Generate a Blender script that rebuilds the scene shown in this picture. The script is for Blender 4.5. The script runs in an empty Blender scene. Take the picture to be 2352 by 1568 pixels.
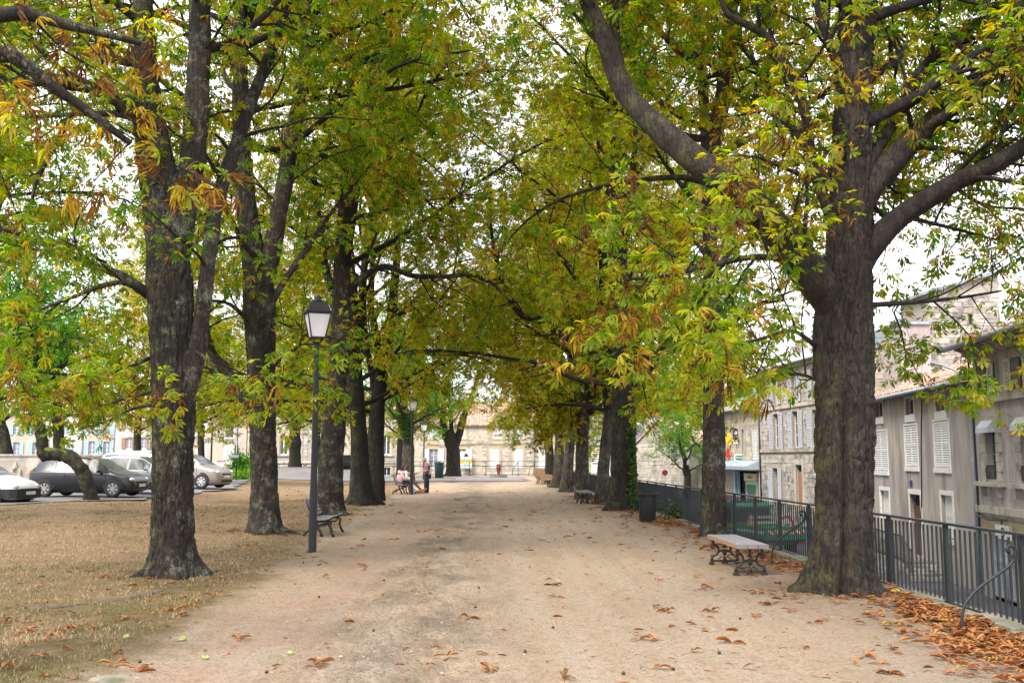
import bpy, math, random
import numpy as np
from mathutils import Vector, Matrix, Quaternion
R = math.radians
scene = bpy.context.scene
col = scene.collection

# ------------------------------------------------------------------ camera, world, sun, exposure
EYE = Vector((0.0, 0.0, 1.68))
YAW, PITCH, FPX, W, H = R(1.553), R(6.683), 2287.0, 2352.0, 1568.0
cam_d = bpy.data.cameras.new('camera')
cam = bpy.data.objects.new('camera', cam_d)
col.objects.link(cam)
cam.location = EYE
cam.rotation_euler = (math.pi / 2 + PITCH, 0, -YAW)
cam_d.sensor_width = 36
cam_d.lens = FPX / W * 36
cam_d.clip_start = 0.05
cam_d.clip_end = 4000
cam_d.dof.use_dof = False
cam_d.dof.focus_distance = 22.0
cam_d.dof.aperture_fstop = 5.6
scene.camera = cam

SUN_EL, SUN_AZ = R(50), R(215)          # azimuth: clockwise from +Y, where the light comes from
world = bpy.data.worlds.new('World')
scene.world = world
world.use_nodes = True
wn = world.node_tree
wn.nodes.clear()
w_out = wn.nodes.new('ShaderNodeOutputWorld')
w_bg = wn.nodes.new('ShaderNodeBackground')
w_sky = wn.nodes.new('ShaderNodeTexSky')
w_sky.sky_type = 'NISHITA'
w_sky.sun_disc = False
w_sky.sun_elevation = SUN_EL
w_sky.sun_rotation = SUN_AZ
w_sky.air_density = 1.0
w_sky.dust_density = 3.0
w_mix = wn.nodes.new('ShaderNodeMix')
w_mix.data_type = 'RGBA'
w_noise = wn.nodes.new('ShaderNodeTexNoise')
w_noise.inputs['Scale'].default_value = 2.2
w_noise.inputs['Detail'].default_value = 5
w_co = wn.nodes.new('ShaderNodeTexCoord')
w_mr = wn.nodes.new('ShaderNodeMapRange')
w_mr.inputs['From Min'].default_value = 0.3
w_mr.inputs['From Max'].default_value = 0.7
w_mr.inputs['To Min'].default_value = 0.80
w_mr.inputs['To Max'].default_value = 0.95
wn.links.new(w_co.outputs['Generated'], w_noise.inputs['Vector'])
wn.links.new(w_noise.outputs['Fac'], w_mr.inputs['Value'])
wn.links.new(w_mr.outputs['Result'], w_mix.inputs['Factor'])
wn.links.new(w_sky.outputs['Color'], w_mix.inputs['A'])
w_mix.inputs['B'].default_value = (7.3, 7.2, 7.7, 1)      # thin bright overcast
wn.links.new(w_mix.outputs['Result'], w_bg.inputs['Color'])
w_bg.inputs['Strength'].default_value = 0.15
wn.links.new(w_bg.outputs['Background'], w_out.inputs['Surface'])

sun_d = bpy.data.lights.new('sun', 'SUN')
sun_d.energy = 2.3
sun_d.angle = R(22)
sun_d.color = (1.0, 0.93, 0.82)
sun = bpy.data.objects.new('sun', sun_d)
col.objects.link(sun)
sdir = Vector((math.sin(SUN_AZ) * math.cos(SUN_EL), math.cos(SUN_AZ) * math.cos(SUN_EL), math.sin(SUN_EL)))
sun.rotation_euler = sdir.to_track_quat('Z', 'Y').to_euler()

vs = scene.view_settings
vs.view_transform = 'Standard'
vs.look = 'None'
vs.gamma = 1
vs.exposure = 1.28
vs.use_curve_mapping = False
cy = scene.cycles
cy.max_bounces = 8
cy.diffuse_bounces = 5
cy.glossy_bounces = 2
cy.transmission_bounces = 5
cy.transparent_max_bounces = 6
cy.caustics_reflective = False
cy.caustics_refractive = False
cy.sample_clamp_indirect = 6
cy.use_denoising = True

# ------------------------------------------------------------------ photograph pixel -> place
_f = Vector((math.sin(YAW) * math.cos(PITCH), math.cos(YAW) * math.cos(PITCH), math.sin(PITCH)))
_r = Vector((math.cos(YAW), -math.sin(YAW), 0))
_u = _r.cross(_f)
def ray(px, py):
    return (_f + _r * ((px - W / 2) / FPX) - _u * ((py - H / 2) / FPX))
def at(px, py, z=0.0):
    d = ray(px, py)
    return EYE + d * ((z - EYE.z) / d.z)
def atY(px, py, Y):
    d = ray(px, py)
    return EYE + d * (Y / d.y)
def m_per_px(Y):
    return Y / FPX

# ------------------------------------------------------------------ noise
def vnoise(p, seed=0):
    p = np.asarray(p, dtype=np.float64)
    i = np.floor(p).astype(np.int64)
    f = p - i
    f = f * f * (3 - 2 * f)
    def h(a, b, c):
        n = (a * 73856093) ^ (b * 19349663) ^ (c * 83492791) ^ (seed * 2654435761 & 0xffffffff)
        n = (n ^ (n >> 13)) * 1274126177 & 0xffffffff
        n = (n ^ (n >> 16)) & 0xffff
        return n / 65535.0
    x, y, z = i[..., 0], i[..., 1], i[..., 2]
    fx, fy, fz = f[..., 0], f[..., 1], f[..., 2]
    def L(a, b, t): return a + (b - a) * t
    return L(L(L(h(x, y, z), h(x + 1, y, z), fx), L(h(x, y + 1, z), h(x + 1, y + 1, z), fx), fy),
             L(L(h(x, y, z + 1), h(x + 1, y, z + 1), fx), L(h(x, y + 1, z + 1), h(x + 1, y + 1, z + 1), fx), fy), fz)

# ------------------------------------------------------------------ materials
MATS = {}
def newmat(name):
    m = bpy.data.materials.new(name)
    m.use_nodes = True
    nt = m.node_tree
    nt.nodes.clear()
    o = nt.nodes.new('ShaderNodeOutputMaterial')
    b = nt.nodes.new('ShaderNodeBsdfPrincipled')
    nt.links.new(b.outputs[0], o.inputs[0])
    MATS[name] = m
    return m, nt, b, o
def nd(nt, t, **kw):
    n = nt.nodes.new('ShaderNode' + t)
    for k, v in kw.items():
        if k in ('operation', 'data_type', 'blend_type', 'feature', 'distance', 'noise_dimensions', 'wave_type', 'bands_direction'):
            setattr(n, k, v)
        else:
            n.inputs[k.replace('_', ' ')].default_value = v
    return n
def ramp(nt, fac, stops):
    n = nt.nodes.new('ShaderNodeValToRGB')
    e = n.color_ramp.elements
    while len(e) > 1: e.remove(e[-1])
    e[0].position = stops[0][0]; e[0].color = tuple(stops[0][1]) + (1,)
    for p, c in stops[1:]:
        k = e.new(p); k.color = tuple(c) + (1,)
    nt.links.new(fac, n.inputs[0])
    return n.outputs[0]
def mixc(nt, fac, a, b, mode='MIX'):
    n = nd(nt, 'Mix', data_type='RGBA', blend_type=mode)
    for s, v in (('Factor', fac), ('A', a), ('B', b)):
        if hasattr(v, 'is_linked'): nt.links.new(v, n.inputs[s])
        elif isinstance(v, (int, float)): n.inputs[s].default_value = v
        else: n.inputs[s].default_value = tuple(v) + (1,)
    return n.outputs['Result']
def mathn(nt, op, a, b=None, c=None):
    n = nd(nt, 'Math', operation=op)
    for i, v in enumerate((a, b, c)):
        if v is None: continue
        if hasattr(v, 'is_linked'): nt.links.new(v, n.inputs[i])
        else: n.inputs[i].default_value = v
    return n.outputs[0]
def maprange(nt, v, a, b, c=0.0, d=1.0):
    n = nd(nt, 'MapRange')
    nt.links.new(v, n.inputs['Value'])
    n.inputs['From Min'].default_value = a; n.inputs['From Max'].default_value = b
    n.inputs['To Min'].default_value = c; n.inputs['To Max'].default_value = d
    return n.outputs[0]
def noise(nt, vec, scale, detail=4, rough=0.55, stretch=None):
    if stretch:
        mp = nt.nodes.new('ShaderNodeMapping')
        mp.inputs['Scale'].default_value = stretch
        nt.links.new(vec, mp.inputs[0]); vec = mp.outputs[0]
    n = nt.nodes.new('ShaderNodeTexNoise')
    n.inputs['Scale'].default_value = scale
    n.inputs['Detail'].default_value = detail
    n.inputs['Roughness'].default_value = rough
    nt.links.new(vec, n.inputs['Vector'])
    return n.outputs['Fac']
def bump(nt, b, h, strength, dist):
    n = nt.nodes.new('ShaderNodeBump')
    n.inputs['Strength'].default_value = strength
    n.inputs['Distance'].default_value = dist
    nt.links.new(h, n.inputs['Height'])
    nt.links.new(n.outputs[0], b.inputs['Normal'])
def pm(name, c1, c2=None, scale=6, rough=0.7, bstr=0.25, bdist=0.01, bscale=None, metallic=0.0, stretch=None, detail=5, spec=None, coat=0, grime=None, contrast=(0.35, 0.65), rand=0.0):
    """a plain procedural surface: two colours broken up by noise, fine relief, and optional grime"""
    m, nt, b, o = newmat(name)
    co = nt.nodes.new('ShaderNodeTexCoord').outputs['Object']
    c2 = c2 or tuple(v * 0.75 for v in c1)
    f = noise(nt, co, scale, detail, 0.6, stretch)
    f = maprange(nt, f, contrast[0], contrast[1])
    c = mixc(nt, f, c1, c2)
    if grime:
        g = noise(nt, co, grime[1], 6, 0.65, grime[2] if len(grime) > 2 else None)
        c = mixc(nt, maprange(nt, g, 0.47, 0.70), c, grime[0])
    if rand:
        oi = nt.nodes.new('ShaderNodeObjectInfo')
        k = maprange(nt, oi.outputs['Random'], 0, 1, 1 - rand, 1 + rand)
        hs = nt.nodes.new('ShaderNodeHueSaturation')
        nt.links.new(k, hs.inputs['Value']); nt.links.new(c, hs.inputs['Color']); c = hs.outputs[0]
    nt.links.new(c, b.inputs['Base Color'])
    b.inputs['Roughness'].default_value = rough
    b.inputs['Metallic'].default_value = metallic
    if coat: b.inputs['Coat Weight'].default_value = coat; b.inputs['Coat Roughness'].default_value = 0.12
    if spec is not None: b.inputs['Specular IOR Level'].default_value = spec
    if bstr: bump(nt, b, noise(nt, co, bscale or scale * 4, 4, 0.6, stretch), bstr, bdist)
    return m

def leaf_mat(name, stops, transl=0.5, varies=True):
    m, nt, b, o = newmat(name)
    a = nt.nodes.new('ShaderNodeAttribute'); a.attribute_name = 't'
    oi = nt.nodes.new('ShaderNodeObjectInfo')
    sx = nt.nodes.new('ShaderNodeSeparateColor'); nt.links.new(oi.outputs['Color'], sx.inputs[0])
    sh = mathn(nt, 'SUBTRACT', sx.outputs[0], 0.5)
    co = nt.nodes.new('ShaderNodeNewGeometry')
    nz = noise(nt, co.outputs['Position'], 0.45, 3)
    nz2 = noise(nt, co.outputs['Position'], 28, 3)
    t = mathn(nt, 'ADD', a.outputs['Fac'], sh)
    t = mathn(nt, 'ADD', t, maprange(nt, nz, 0.3, 0.7, -0.13, 0.13))
    t = mathn(nt, 'ADD', t, maprange(nt, nz2, 0.3, 0.7, -0.10, 0.10))
    c = ramp(nt, t, stops)
    nt.links.new(c, b.inputs['Base Color'])
    b.inputs['Roughness'].default_value = 0.55
    b.inputs['Specular IOR Level'].default_value = 0.3
    tr = nt.nodes.new('ShaderNodeBsdfTranslucent')
    hs = nt.nodes.new('ShaderNodeHueSaturation'); hs.inputs['Saturation'].default_value = 1.1; hs.inputs['Value'].default_value = 1.75
    nt.links.new(c, hs.inputs['Color']); nt.links.new(hs.outputs[0], tr.inputs['Color'])
    mx = nt.nodes.new('ShaderNodeMixShader'); mx.inputs[0].default_value = transl
    nt.links.new(b.outputs[0], mx.inputs[1]); nt.links.new(tr.outputs[0], mx.inputs[2])
    nt.links.new(mx.outputs[0], o.inputs[0])
    return m
CHEST = [(0.0, (0.06, 0.14, 0.012)), (0.28, (0.165, 0.245, 0.018)), (0.48, (0.30, 0.32, 0.026)), (0.66, (0.44, 0.35, 0.03)),
         (0.80, (0.30, 0.155, 0.03)), (0.92, (0.14, 0.056, 0.02)), (1.0, (0.08, 0.032, 0.014))]
leaf_mat('chestnut_leaf', CHEST, 0.62)
leaf_mat('maple_leaf', [(0.0, (0.045, 0.16, 0.012)), (0.6, (0.13, 0.30, 0.02)), (1.0, (0.36, 0.36, 0.03))], 0.5)
leaf_mat('ivy_leaf', [(0.0, (0.02, 0.06, 0.012)), (0.6, (0.05, 0.10, 0.02)), (1.0, (0.10, 0.14, 0.03))], 0.2)
leaf_mat('dead_leaf', [(0.0, (0.38, 0.19, 0.075)), (0.35, (0.29, 0.115, 0.042)), (0.7, (0.20, 0.075, 0.028)), (0.9, (0.09, 0.038, 0.018)), (1.0, (0.42, 0.30, 0.06))], 0.15)
leaf_mat('dry_grass', [(0.0, (0.40, 0.30, 0.185)), (0.6, (0.32, 0.235, 0.14)), (0.8, (0.19, 0.165, 0.07)), (1.0, (0.09, 0.11, 0.03))], 0.25)

def bark_mat(name, dark, mid, lichen, lich_amt=0.5, moss_low=0.0, plate=1.0):
    m, nt, b, o = newmat(name)
    co = nt.nodes.new('ShaderNodeTexCoord').outputs['Object']
    r1 = noise(nt, co, 13 * plate, 5, 0.6, (1, 1, 0.17))
    r2 = noise(nt, co, 30 * plate, 4, 0.65, (1, 1, 0.35))
    ridge = mathn(nt, 'ABSOLUTE', mathn(nt, 'SUBTRACT', r1, 0.5))
    ridge2 = mathn(nt, 'ABSOLUTE', mathn(nt, 'SUBTRACT', r2, 0.5))
    crack = mathn(nt, 'MULTIPLY', maprange(nt, ridge, 0.0, 0.035, 0.0, 1.0), maprange(nt, ridge2, 0.0, 0.03, 0.45, 1.0))
    n1 = noise(nt, co, 3, 6, 0.65, (1, 1, 0.5))
    n2 = noise(nt, co, 40, 5, 0.75, (1, 1, 0.6))
    c = mixc(nt, maprange(nt, n2, 0.35, 0.65), dark, mid)
    c = mixc(nt, maprange(nt, n1, 0.42, 0.66), c, tuple(x * 0.5 for x in dark))
    l1 = noise(nt, co, 3.2, 7, 0.75)
    l2 = noise(nt, co, 60, 3, 0.7)
    lm = mathn(nt, 'MULTIPLY', maprange(nt, l1, 0.62 - 0.2 * lich_amt, 0.74 - 0.2 * lich_amt), maprange(nt, l2, 0.38, 0.58))
    c = mixc(nt, mathn(nt, 'MULTIPLY', lm, 0.75), c, lichen)
    if moss_low:
        sp = nt.nodes.new('ShaderNodeSeparateXYZ'); nt.links.new(co, sp.inputs[0])
        ml = mathn(nt, 'MULTIPLY', maprange(nt, noise(nt, co, 4.2, 5), 0.45, 0.62), maprange(nt, sp.outputs[0], 0.1, -0.25))
        c = mixc(nt, mathn(nt, 'MULTIPLY', ml, moss_low), c, (0.09, 0.10, 0.02))
    c = mixc(nt, crack, tuple(x * 0.22 for x in dark), c)
    nt.links.new(c, b.inputs['Base Color'])
    b.inputs['Roughness'].default_value = 0.9
    h = mathn(nt, 'ADD', mathn(nt, 'MULTIPLY', crack, 0.6), mathn(nt, 'MULTIPLY', n2, 0.9))
    bump(nt, b, h, 0.9, 0.02)
    return m
bark_mat('bark_chestnut', (0.024, 0.018, 0.015), (0.062, 0.048, 0.035), (0.33, 0.34, 0.25), 0.55, 0.4)
bark_mat('bark_plated', (0.020, 0.015, 0.012), (0.072, 0.051, 0.036), (0.15, 0.15, 0.10), 0.15, 0.45, 0.75)
bark_mat('bark_pale', (0.055, 0.046, 0.038), (0.14, 0.118, 0.092), (0.30, 0.30, 0.24), 0.6, 0.2)
bark_mat('bark_dark', (0.014, 0.011, 0.010), (0.034, 0.026, 0.022), (0.14, 0.15, 0.10), 0.15, 0.6)

PM = dict(
    iron=((0.008, 0.012, 0.015), (0.016, 0.02, 0.024), 30, 0.6), green_iron=((0.012, 0.035, 0.035), (0.02, 0.05, 0.048), 20, 0.4),
    cast_iron=((0.022, 0.017, 0.013), (0.045, 0.03, 0.02), 30, 0.6), black=((0.012, 0.012, 0.013), (0.02, 0.02, 0.022), 10, 0.5),
    rubber=((0.018, 0.018, 0.019), (0.03, 0.03, 0.03), 20, 0.85), white_paint=((0.75, 0.75, 0.76), (0.62, 0.62, 0.62), 8, 0.6),
    shutter_white=((0.74, 0.74, 0.75), (0.58, 0.58, 0.58), 9, 0.65), shutter_grey=((0.52, 0.55, 0.62), (0.42, 0.45, 0.5), 7, 0.65),
    shutter_blue=((0.35, 0.55, 0.66), (0.28, 0.45, 0.55), 8, 0.65), shutter_brown=((0.38, 0.20, 0.12), (0.30, 0.15, 0.09), 8, 0.65),
    zinc=((0.36, 0.42, 0.50), (0.28, 0.32, 0.38), 6, 0.5), brown_door=((0.14, 0.05, 0.03), (0.09, 0.03, 0.02), 8, 0.5),
    red_stone=((0.20, 0.035, 0.03), (0.12, 0.02, 0.02), 14, 0.35), concrete_brown=((0.30, 0.20, 0.12), (0.22, 0.14, 0.09), 12, 0.8),
    interior=((0.012, 0.012, 0.014), (0.02, 0.02, 0.022), 3, 0.9), orange_lens=((0.75, 0.18, 0.02), (0.6, 0.14, 0.02), 4, 0.3),
    red=((0.55, 0.025, 0.03), (0.42, 0.02, 0.025), 6, 0.45), yellow=((0.80, 0.55, 0.02), (0.7, 0.48, 0.03), 6, 0.5),
    navy=((0.02, 0.025, 0.14), (0.02, 0.02, 0.11), 6, 0.5), sign_green=((0.01, 0.20, 0.13), (0.01, 0.17, 0.11), 6, 0.4),
    cream=((0.72, 0.66, 0.38), (0.65, 0.6, 0.36), 6, 0.6), pale_green=((0.42, 0.62, 0.46), (0.35, 0.55, 0.4), 6, 0.6),
    truck_green=((0.01, 0.30, 0.17), (0.012, 0.25, 0.14), 3, 0.35), skin=((0.45, 0.26, 0.18), (0.40, 0.22, 0.15), 10, 0.55),
    dark_skin=((0.10, 0.055, 0.035), (0.08, 0.045, 0.03), 10, 0.55), pink_cloth=((0.72, 0.45, 0.46), (0.62, 0.38, 0.40), 12, 0.9),
    dark_cloth=((0.03, 0.025, 0.06), (0.02, 0.018, 0.04), 12, 0.9), blue_cloth=((0.12, 0.28, 0.5), (0.1, 0.22, 0.42), 12, 0.85),
    grey_hair=((0.25, 0.24, 0.23), (0.14, 0.13, 0.13), 60, 0.8), dark_hair=((0.02, 0.014, 0.012), (0.035, 0.025, 0.02), 60, 0.7),
    conker=((0.03, 0.012, 0.008), (0.05, 0.02, 0.01), 20, 0.25), husk=((0.32, 0.38, 0.12), (0.25, 0.28, 0.1), 30, 0.7),
    brown_fur=((0.32, 0.2, 0.1), (0.22, 0.13, 0.07), 30, 0.9), gold_cap=((0.5, 0.38, 0.05), (0.4, 0.3, 0.04), 5, 0.5),
)
for k, v in PM.items(): pm(k, v[0], v[1], v[2], v[3], 0.15, 0.003)
pm('bench_wood', (0.25, 0.235, 0.25), (0.16, 0.148, 0.155), 6, 0.6, 0.4, 0.004, 30, stretch=(12, 1, 12))
pm('bench_edge', (0.36, 0.19, 0.115), (0.26, 0.13, 0.08), 6, 0.6, 0.4, 0.004, 30, stretch=(12, 1, 12))
pm('render_grey', (0.35, 0.315, 0.29), (0.43, 0.39, 0.355), 0.7, 0.9, 0.3, 0.01, 14, grime=((0.14, 0.125, 0.12), 1.3, (1, 1, 0.16)))
pm('render_lilac', (0.44, 0.405, 0.41), (0.54, 0.49, 0.48), 0.9, 0.9, 0.3, 0.01, 14, grime=((0.17, 0.155, 0.155), 1.6, (1, 1, 0.16)))
pm('render_pink', (0.50, 0.44, 0.43), (0.43, 0.38, 0.375), 0.9, 0.9, 0.3, 0.01, 14, grime=((0.30, 0.26, 0.26), 1.2, (1, 1, 0.22)))
pm('render_beige', (0.44, 0.38, 0.30), (0.52, 0.46, 0.37), 0.5, 0.9, 0.3, 0.01, 12, grime=((0.33, 0.28, 0.24), 0.9, (1, 1, 0.25)))
pm('render_white', (0.62, 0.59, 0.54), (0.52, 0.49, 0.45), 0.7, 0.9, 0.3, 0.01, 12, grime=((0.36, 0.34, 0.32), 0.9, (1, 1, 0.25)))
pm('mortar', (0.40, 0.36, 0.31), (0.32, 0.29, 0.25), 2, 0.95, 0.4, 0.01, 20)
pm('stone_grey', (0.46, 0.43, 0.395), (0.30, 0.275, 0.25), 2.6, 0.9, 0.5, 0.015, 18, rand=0.25, grime=((0.10, 0.09, 0.085), 1.3))
pm('stone_warm', (0.56, 0.49, 0.38), (0.46, 0.40, 0.31), 2.2, 0.9, 0.5, 0.012, 16, rand=0.2, grime=((0.28, 0.23, 0.17), 1.1))
pm('stone_dressed', (0.55, 0.50, 0.43), (0.44, 0.40, 0.34), 1.6, 0.85, 0.35, 0.01, 18, rand=0.12, grime=((0.22, 0.195, 0.175), 1.7, (1, 1, 0.5)))
pm('stone_yellow', (0.52, 0.42, 0.27), (0.44, 0.36, 0.24), 1.6, 0.85, 0.3, 0.008, 18)
pm('roof_tile', (0.40, 0.215, 0.155), (0.52, 0.37, 0.29), 3.5, 0.85, 0.4, 0.01, 25, rand=0.3, grime=((0.16, 0.11, 0.09), 2.4))
pm('slate', (0.22, 0.24, 0.29), (0.30, 0.33, 0.38), 3, 0.6, 0.3, 0.01, 20)
pm('asphalt', (0.055, 0.055, 0.065), (0.085, 0.085, 0.095), 0.6, 0.9, 0.5, 0.006, 90, contrast=(0.3, 0.7), grime=((0.12, 0.115, 0.115), 0.35))
pm('pale_asphalt', (0.13, 0.125, 0.135), (0.18, 0.175, 0.185), 0.7, 0.9, 0.5, 0.006, 90, contrast=(0.3, 0.7), grime=((0.24, 0.21, 0.18), 0.45))
pm('kerb_stone', (0.24, 0.22, 0.18), (0.15, 0.145, 0.11), 3, 0.9, 0.6, 0.02, 18, grime=((0.07, 0.08, 0.025), 1.6))
pm('root_bark', (0.13, 0.10, 0.07), (0.08, 0.065, 0.045), 12, 0.9, 0.6, 0.01, 40)
pm('pebble', (0.42, 0.36, 0.30), (0.30, 0.27, 0.24), 9, 0.85, 0.3, 0.004, 60)
pm('hill_green', (0.10, 0.15, 0.06), (0.16, 0.20, 0.10), 0.05, 0.95, 0.6, 0.5, 0.6)
for nm, c in (('car_white', (0.66, 0.68, 0.70)), ('car_black', (0.008, 0.009, 0.016)), ('car_silver', (0.42, 0.43, 0.46)), ('car_beige', (0.30, 0.27, 0.25)), ('car_blue', (0.16, 0.25, 0.36)), ('car_green', (0.03, 0.045, 0.04))):
    pm(nm, c, tuple(x * 0.93 for x in c), 2, 0.38, 0, coat=0.35, metallic=0.0 if nm in ('car_white', 'car_black') else 0.4)
def glass_mat(name, c, rough=0.06):
    m, nt, b, o = newmat(name)
    co = nt.nodes.new('ShaderNodeTexCoord').outputs['Object']
    nt.links.new(mixc(nt, noise(nt, co, 1.5, 2), c, tuple(x * 1.8 for x in c)), b.inputs['Base Color'])
    b.inputs['Roughness'].default_value = rough
    b.inputs['Specular IOR Level'].default_value = 0.8
    return m
glass_mat('glass', (0.02, 0.024, 0.03)); glass_mat('car_glass', (0.02, 0.03, 0.034), 0.16); glass_mat('curtain_glass', (0.16, 0.17, 0.2), 0.1)
glass_mat('headlight', (0.5, 0.5, 0.48), 0.1); glass_mat('frosted', (0.62, 0.62, 0.66), 0.35)
pm('chrome', (0.6, 0.6, 0.62), (0.5, 0.5, 0.52), 3, 0.3, 0, metallic=0.8)
def stripes(name, c1, c2, period, frac, axis=2, slant=0.0):
    m, nt, b, o = newmat(name)
    sp = nt.nodes.new('ShaderNodeSeparateXYZ'); nt.links.new(nt.nodes.new('ShaderNodeTexCoord').outputs['Object'], sp.inputs[0])
    v = sp.outputs[axis]
    if slant: v = mathn(nt, 'ADD', v, mathn(nt, 'MULTIPLY', sp.outputs[2], slant))
    k = mathn(nt, 'LESS_THAN', mathn(nt, 'FRACT', mathn(nt, 'DIVIDE', v, period)), frac)
    nt.links.new(mixc(nt, k, c1, c2), b.inputs['Base Color']); b.inputs['Roughness'].default_value = 0.8
stripes('striped_shirt', (0.20, 0.02, 0.035), (0.7, 0.62, 0.62), 0.075, 0.22)
stripes('hazard', (0.75, 0.75, 0.72), (0.6, 0.03, 0.03), 0.36, 0.5, 0, 1.0)

# ---- ground of the terrace: dirt walk, straw coloured lawn, moss along the seam
m, nt, b, o = newmat('terrace_ground')
pos = nt.nodes.new('ShaderNodeNewGeometry').outputs['Position']
sp = nt.nodes.new('ShaderNodeSeparateXYZ'); nt.links.new(pos, sp.inputs[0])
X_, Y_ = sp.outputs[0], sp.outputs[1]
big = noise(nt, pos, 0.5, 5, 0.6); med = noise(nt, pos, 2.6, 6, 0.65); fine = noise(nt, pos, 24, 5, 0.7); grit = noise(nt, pos, 110, 3, 0.7)
streak = noise(nt, pos, 1.6, 5, 0.6, (1.6, 0.12, 1))
speck = noise(nt, pos, 55, 2, 0.6)
edge = mathn(nt, 'ADD', maprange(nt, Y_, 12, 34, 3.1, 4.1), mathn(nt, 'MULTIPLY', mathn(nt, 'SUBTRACT', med, 0.5), 1.3))
edge = mathn(nt, 'ADD', edge, mathn(nt, 'MULTIPLY', mathn(nt, 'SUBTRACT', big, 0.5), 1.4))
side = mathn(nt, 'ADD', X_, edge)                      # > 0 on the walk
walk = maprange(nt, side, -0.25, 0.25)
dirt = mixc(nt, maprange(nt, big, 0.35, 0.65), (0.53, 0.40, 0.28), (0.46, 0.345, 0.245))
dirt = mixc(nt, maprange(nt, streak, 0.42, 0.62), dirt, (0.52, 0.42, 0.32))
pinkband = mathn(nt, 'MULTIPLY', maprange(nt, mathn(nt, 'ABSOLUTE', mathn(nt, 'ADD', X_, 2.1)), 1.1, 0.2), maprange(nt, noise(nt, pos, 0.8, 4, 0.6), 0.42, 0.62))
dirt = mixc(nt, mathn(nt, 'MULTIPLY', pinkband, 0.5), dirt, (0.50, 0.30, 0.225))
gband = mathn(nt, 'MULTIPLY', maprange(nt, mathn(nt, 'ABSOLUTE', mathn(nt, 'ADD', X_, 0.75)), 1.3, 0.3), maprange(nt, noise(nt, pos, 1.3, 6, 0.75, (1, 0.5, 1)), 0.42, 0.60))
dirt = mixc(nt, mathn(nt, 'MULTIPLY', gband, 0.5), dirt, (0.19, 0.165, 0.13))
gb2 = mathn(nt, 'MULTIPLY', maprange(nt, noise(nt, pos, 0.9, 7, 0.8, (1, 0.35, 1)), 0.52, 0.68), 0.32)
dirt = mixc(nt, gb2, dirt, (0.22, 0.165, 0.12))
dirt = mixc(nt, mathn(nt, 'MULTIPLY', maprange(nt, noise(nt, pos, 8, 6, 0.8), 0.50, 0.70), 0.55), dirt, (0.23, 0.175, 0.13))
dirt = mixc(nt, mathn(nt, 'MULTIPLY', maprange(nt, fine, 0.5, 0.68), 0.6), dirt, (0.17, 0.13, 0.098))
dirt = mixc(nt, mathn(nt, 'MULTIPLY', maprange(nt, speck, 0.62, 0.68), 0.7), dirt, (0.09, 0.06, 0.042))
dirt = mixc(nt, mathn(nt, 'MULTIPLY', maprange(nt, X_, 2.6, 4.8), 0.5), dirt, (0.19, 0.13, 0.09))
lawn = mixc(nt, maprange(nt, med, 0.35, 0.65), (0.36, 0.26, 0.155), (0.27, 0.19, 0.115))
lawn = mixc(nt, maprange(nt, noise(nt, pos, 1.1, 6, 0.7), 0.55, 0.72), lawn, (0.15, 0.14, 0.055))
lawn = mixc(nt, mathn(nt, 'MULTIPLY', maprange(nt, noise(nt, pos, 7, 6, 0.75), 0.52, 0.68), 0.6), lawn, (0.28, 0.12, 0.065))
lawn = mixc(nt, mathn(nt, 'MULTIPLY', maprange(nt, fine, 0.48, 0.7), 0.6), lawn, (0.14, 0.10, 0.06))
c = mixc(nt, walk, lawn, dirt)
seam = mathn(nt, 'MULTIPLY', maprange(nt, mathn(nt, 'ABSOLUTE', mathn(nt, 'ADD', side, 0.75)), 1.3, 0.1), maprange(nt, Y_, 26, 13))
seam = mathn(nt, 'MULTIPLY', seam, maprange(nt, noise(nt, pos, 1.7, 6, 0.75), 0.36, 0.58))
verge = mathn(nt, 'MULTIPLY', maprange(nt, side, 0.0, -1.2), maprange(nt, Y_, 17, 10))
verge = mathn(nt, 'MULTIPLY', verge, maprange(nt, noise(nt, pos, 1.0, 6, 0.7), 0.40, 0.60))
c = mixc(nt, mathn(nt, 'MULTIPLY', verge, 0.7), c, (0.13, 0.115, 0.045))
c = mixc(nt, mathn(nt, 'MULTIPLY', seam, 0.85), c, (0.115, 0.105, 0.03))
nt.links.new(c, b.inputs['Base Color']); b.inputs['Roughness'].default_value = 0.95; b.inputs['Specular IOR Level'].default_value = 0.15
hgt = mathn(nt, 'ADD', mathn(nt, 'MULTIPLY', fine, 1.0), mathn(nt, 'MULTIPLY', grit, 0.35))
hgt = mathn(nt, 'ADD', hgt, mathn(nt, 'MULTIPLY', mathn(nt, 'MULTIPLY', gband, speck), 1.0))
bump(nt, b, hgt, 1.0, 0.07)
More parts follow.
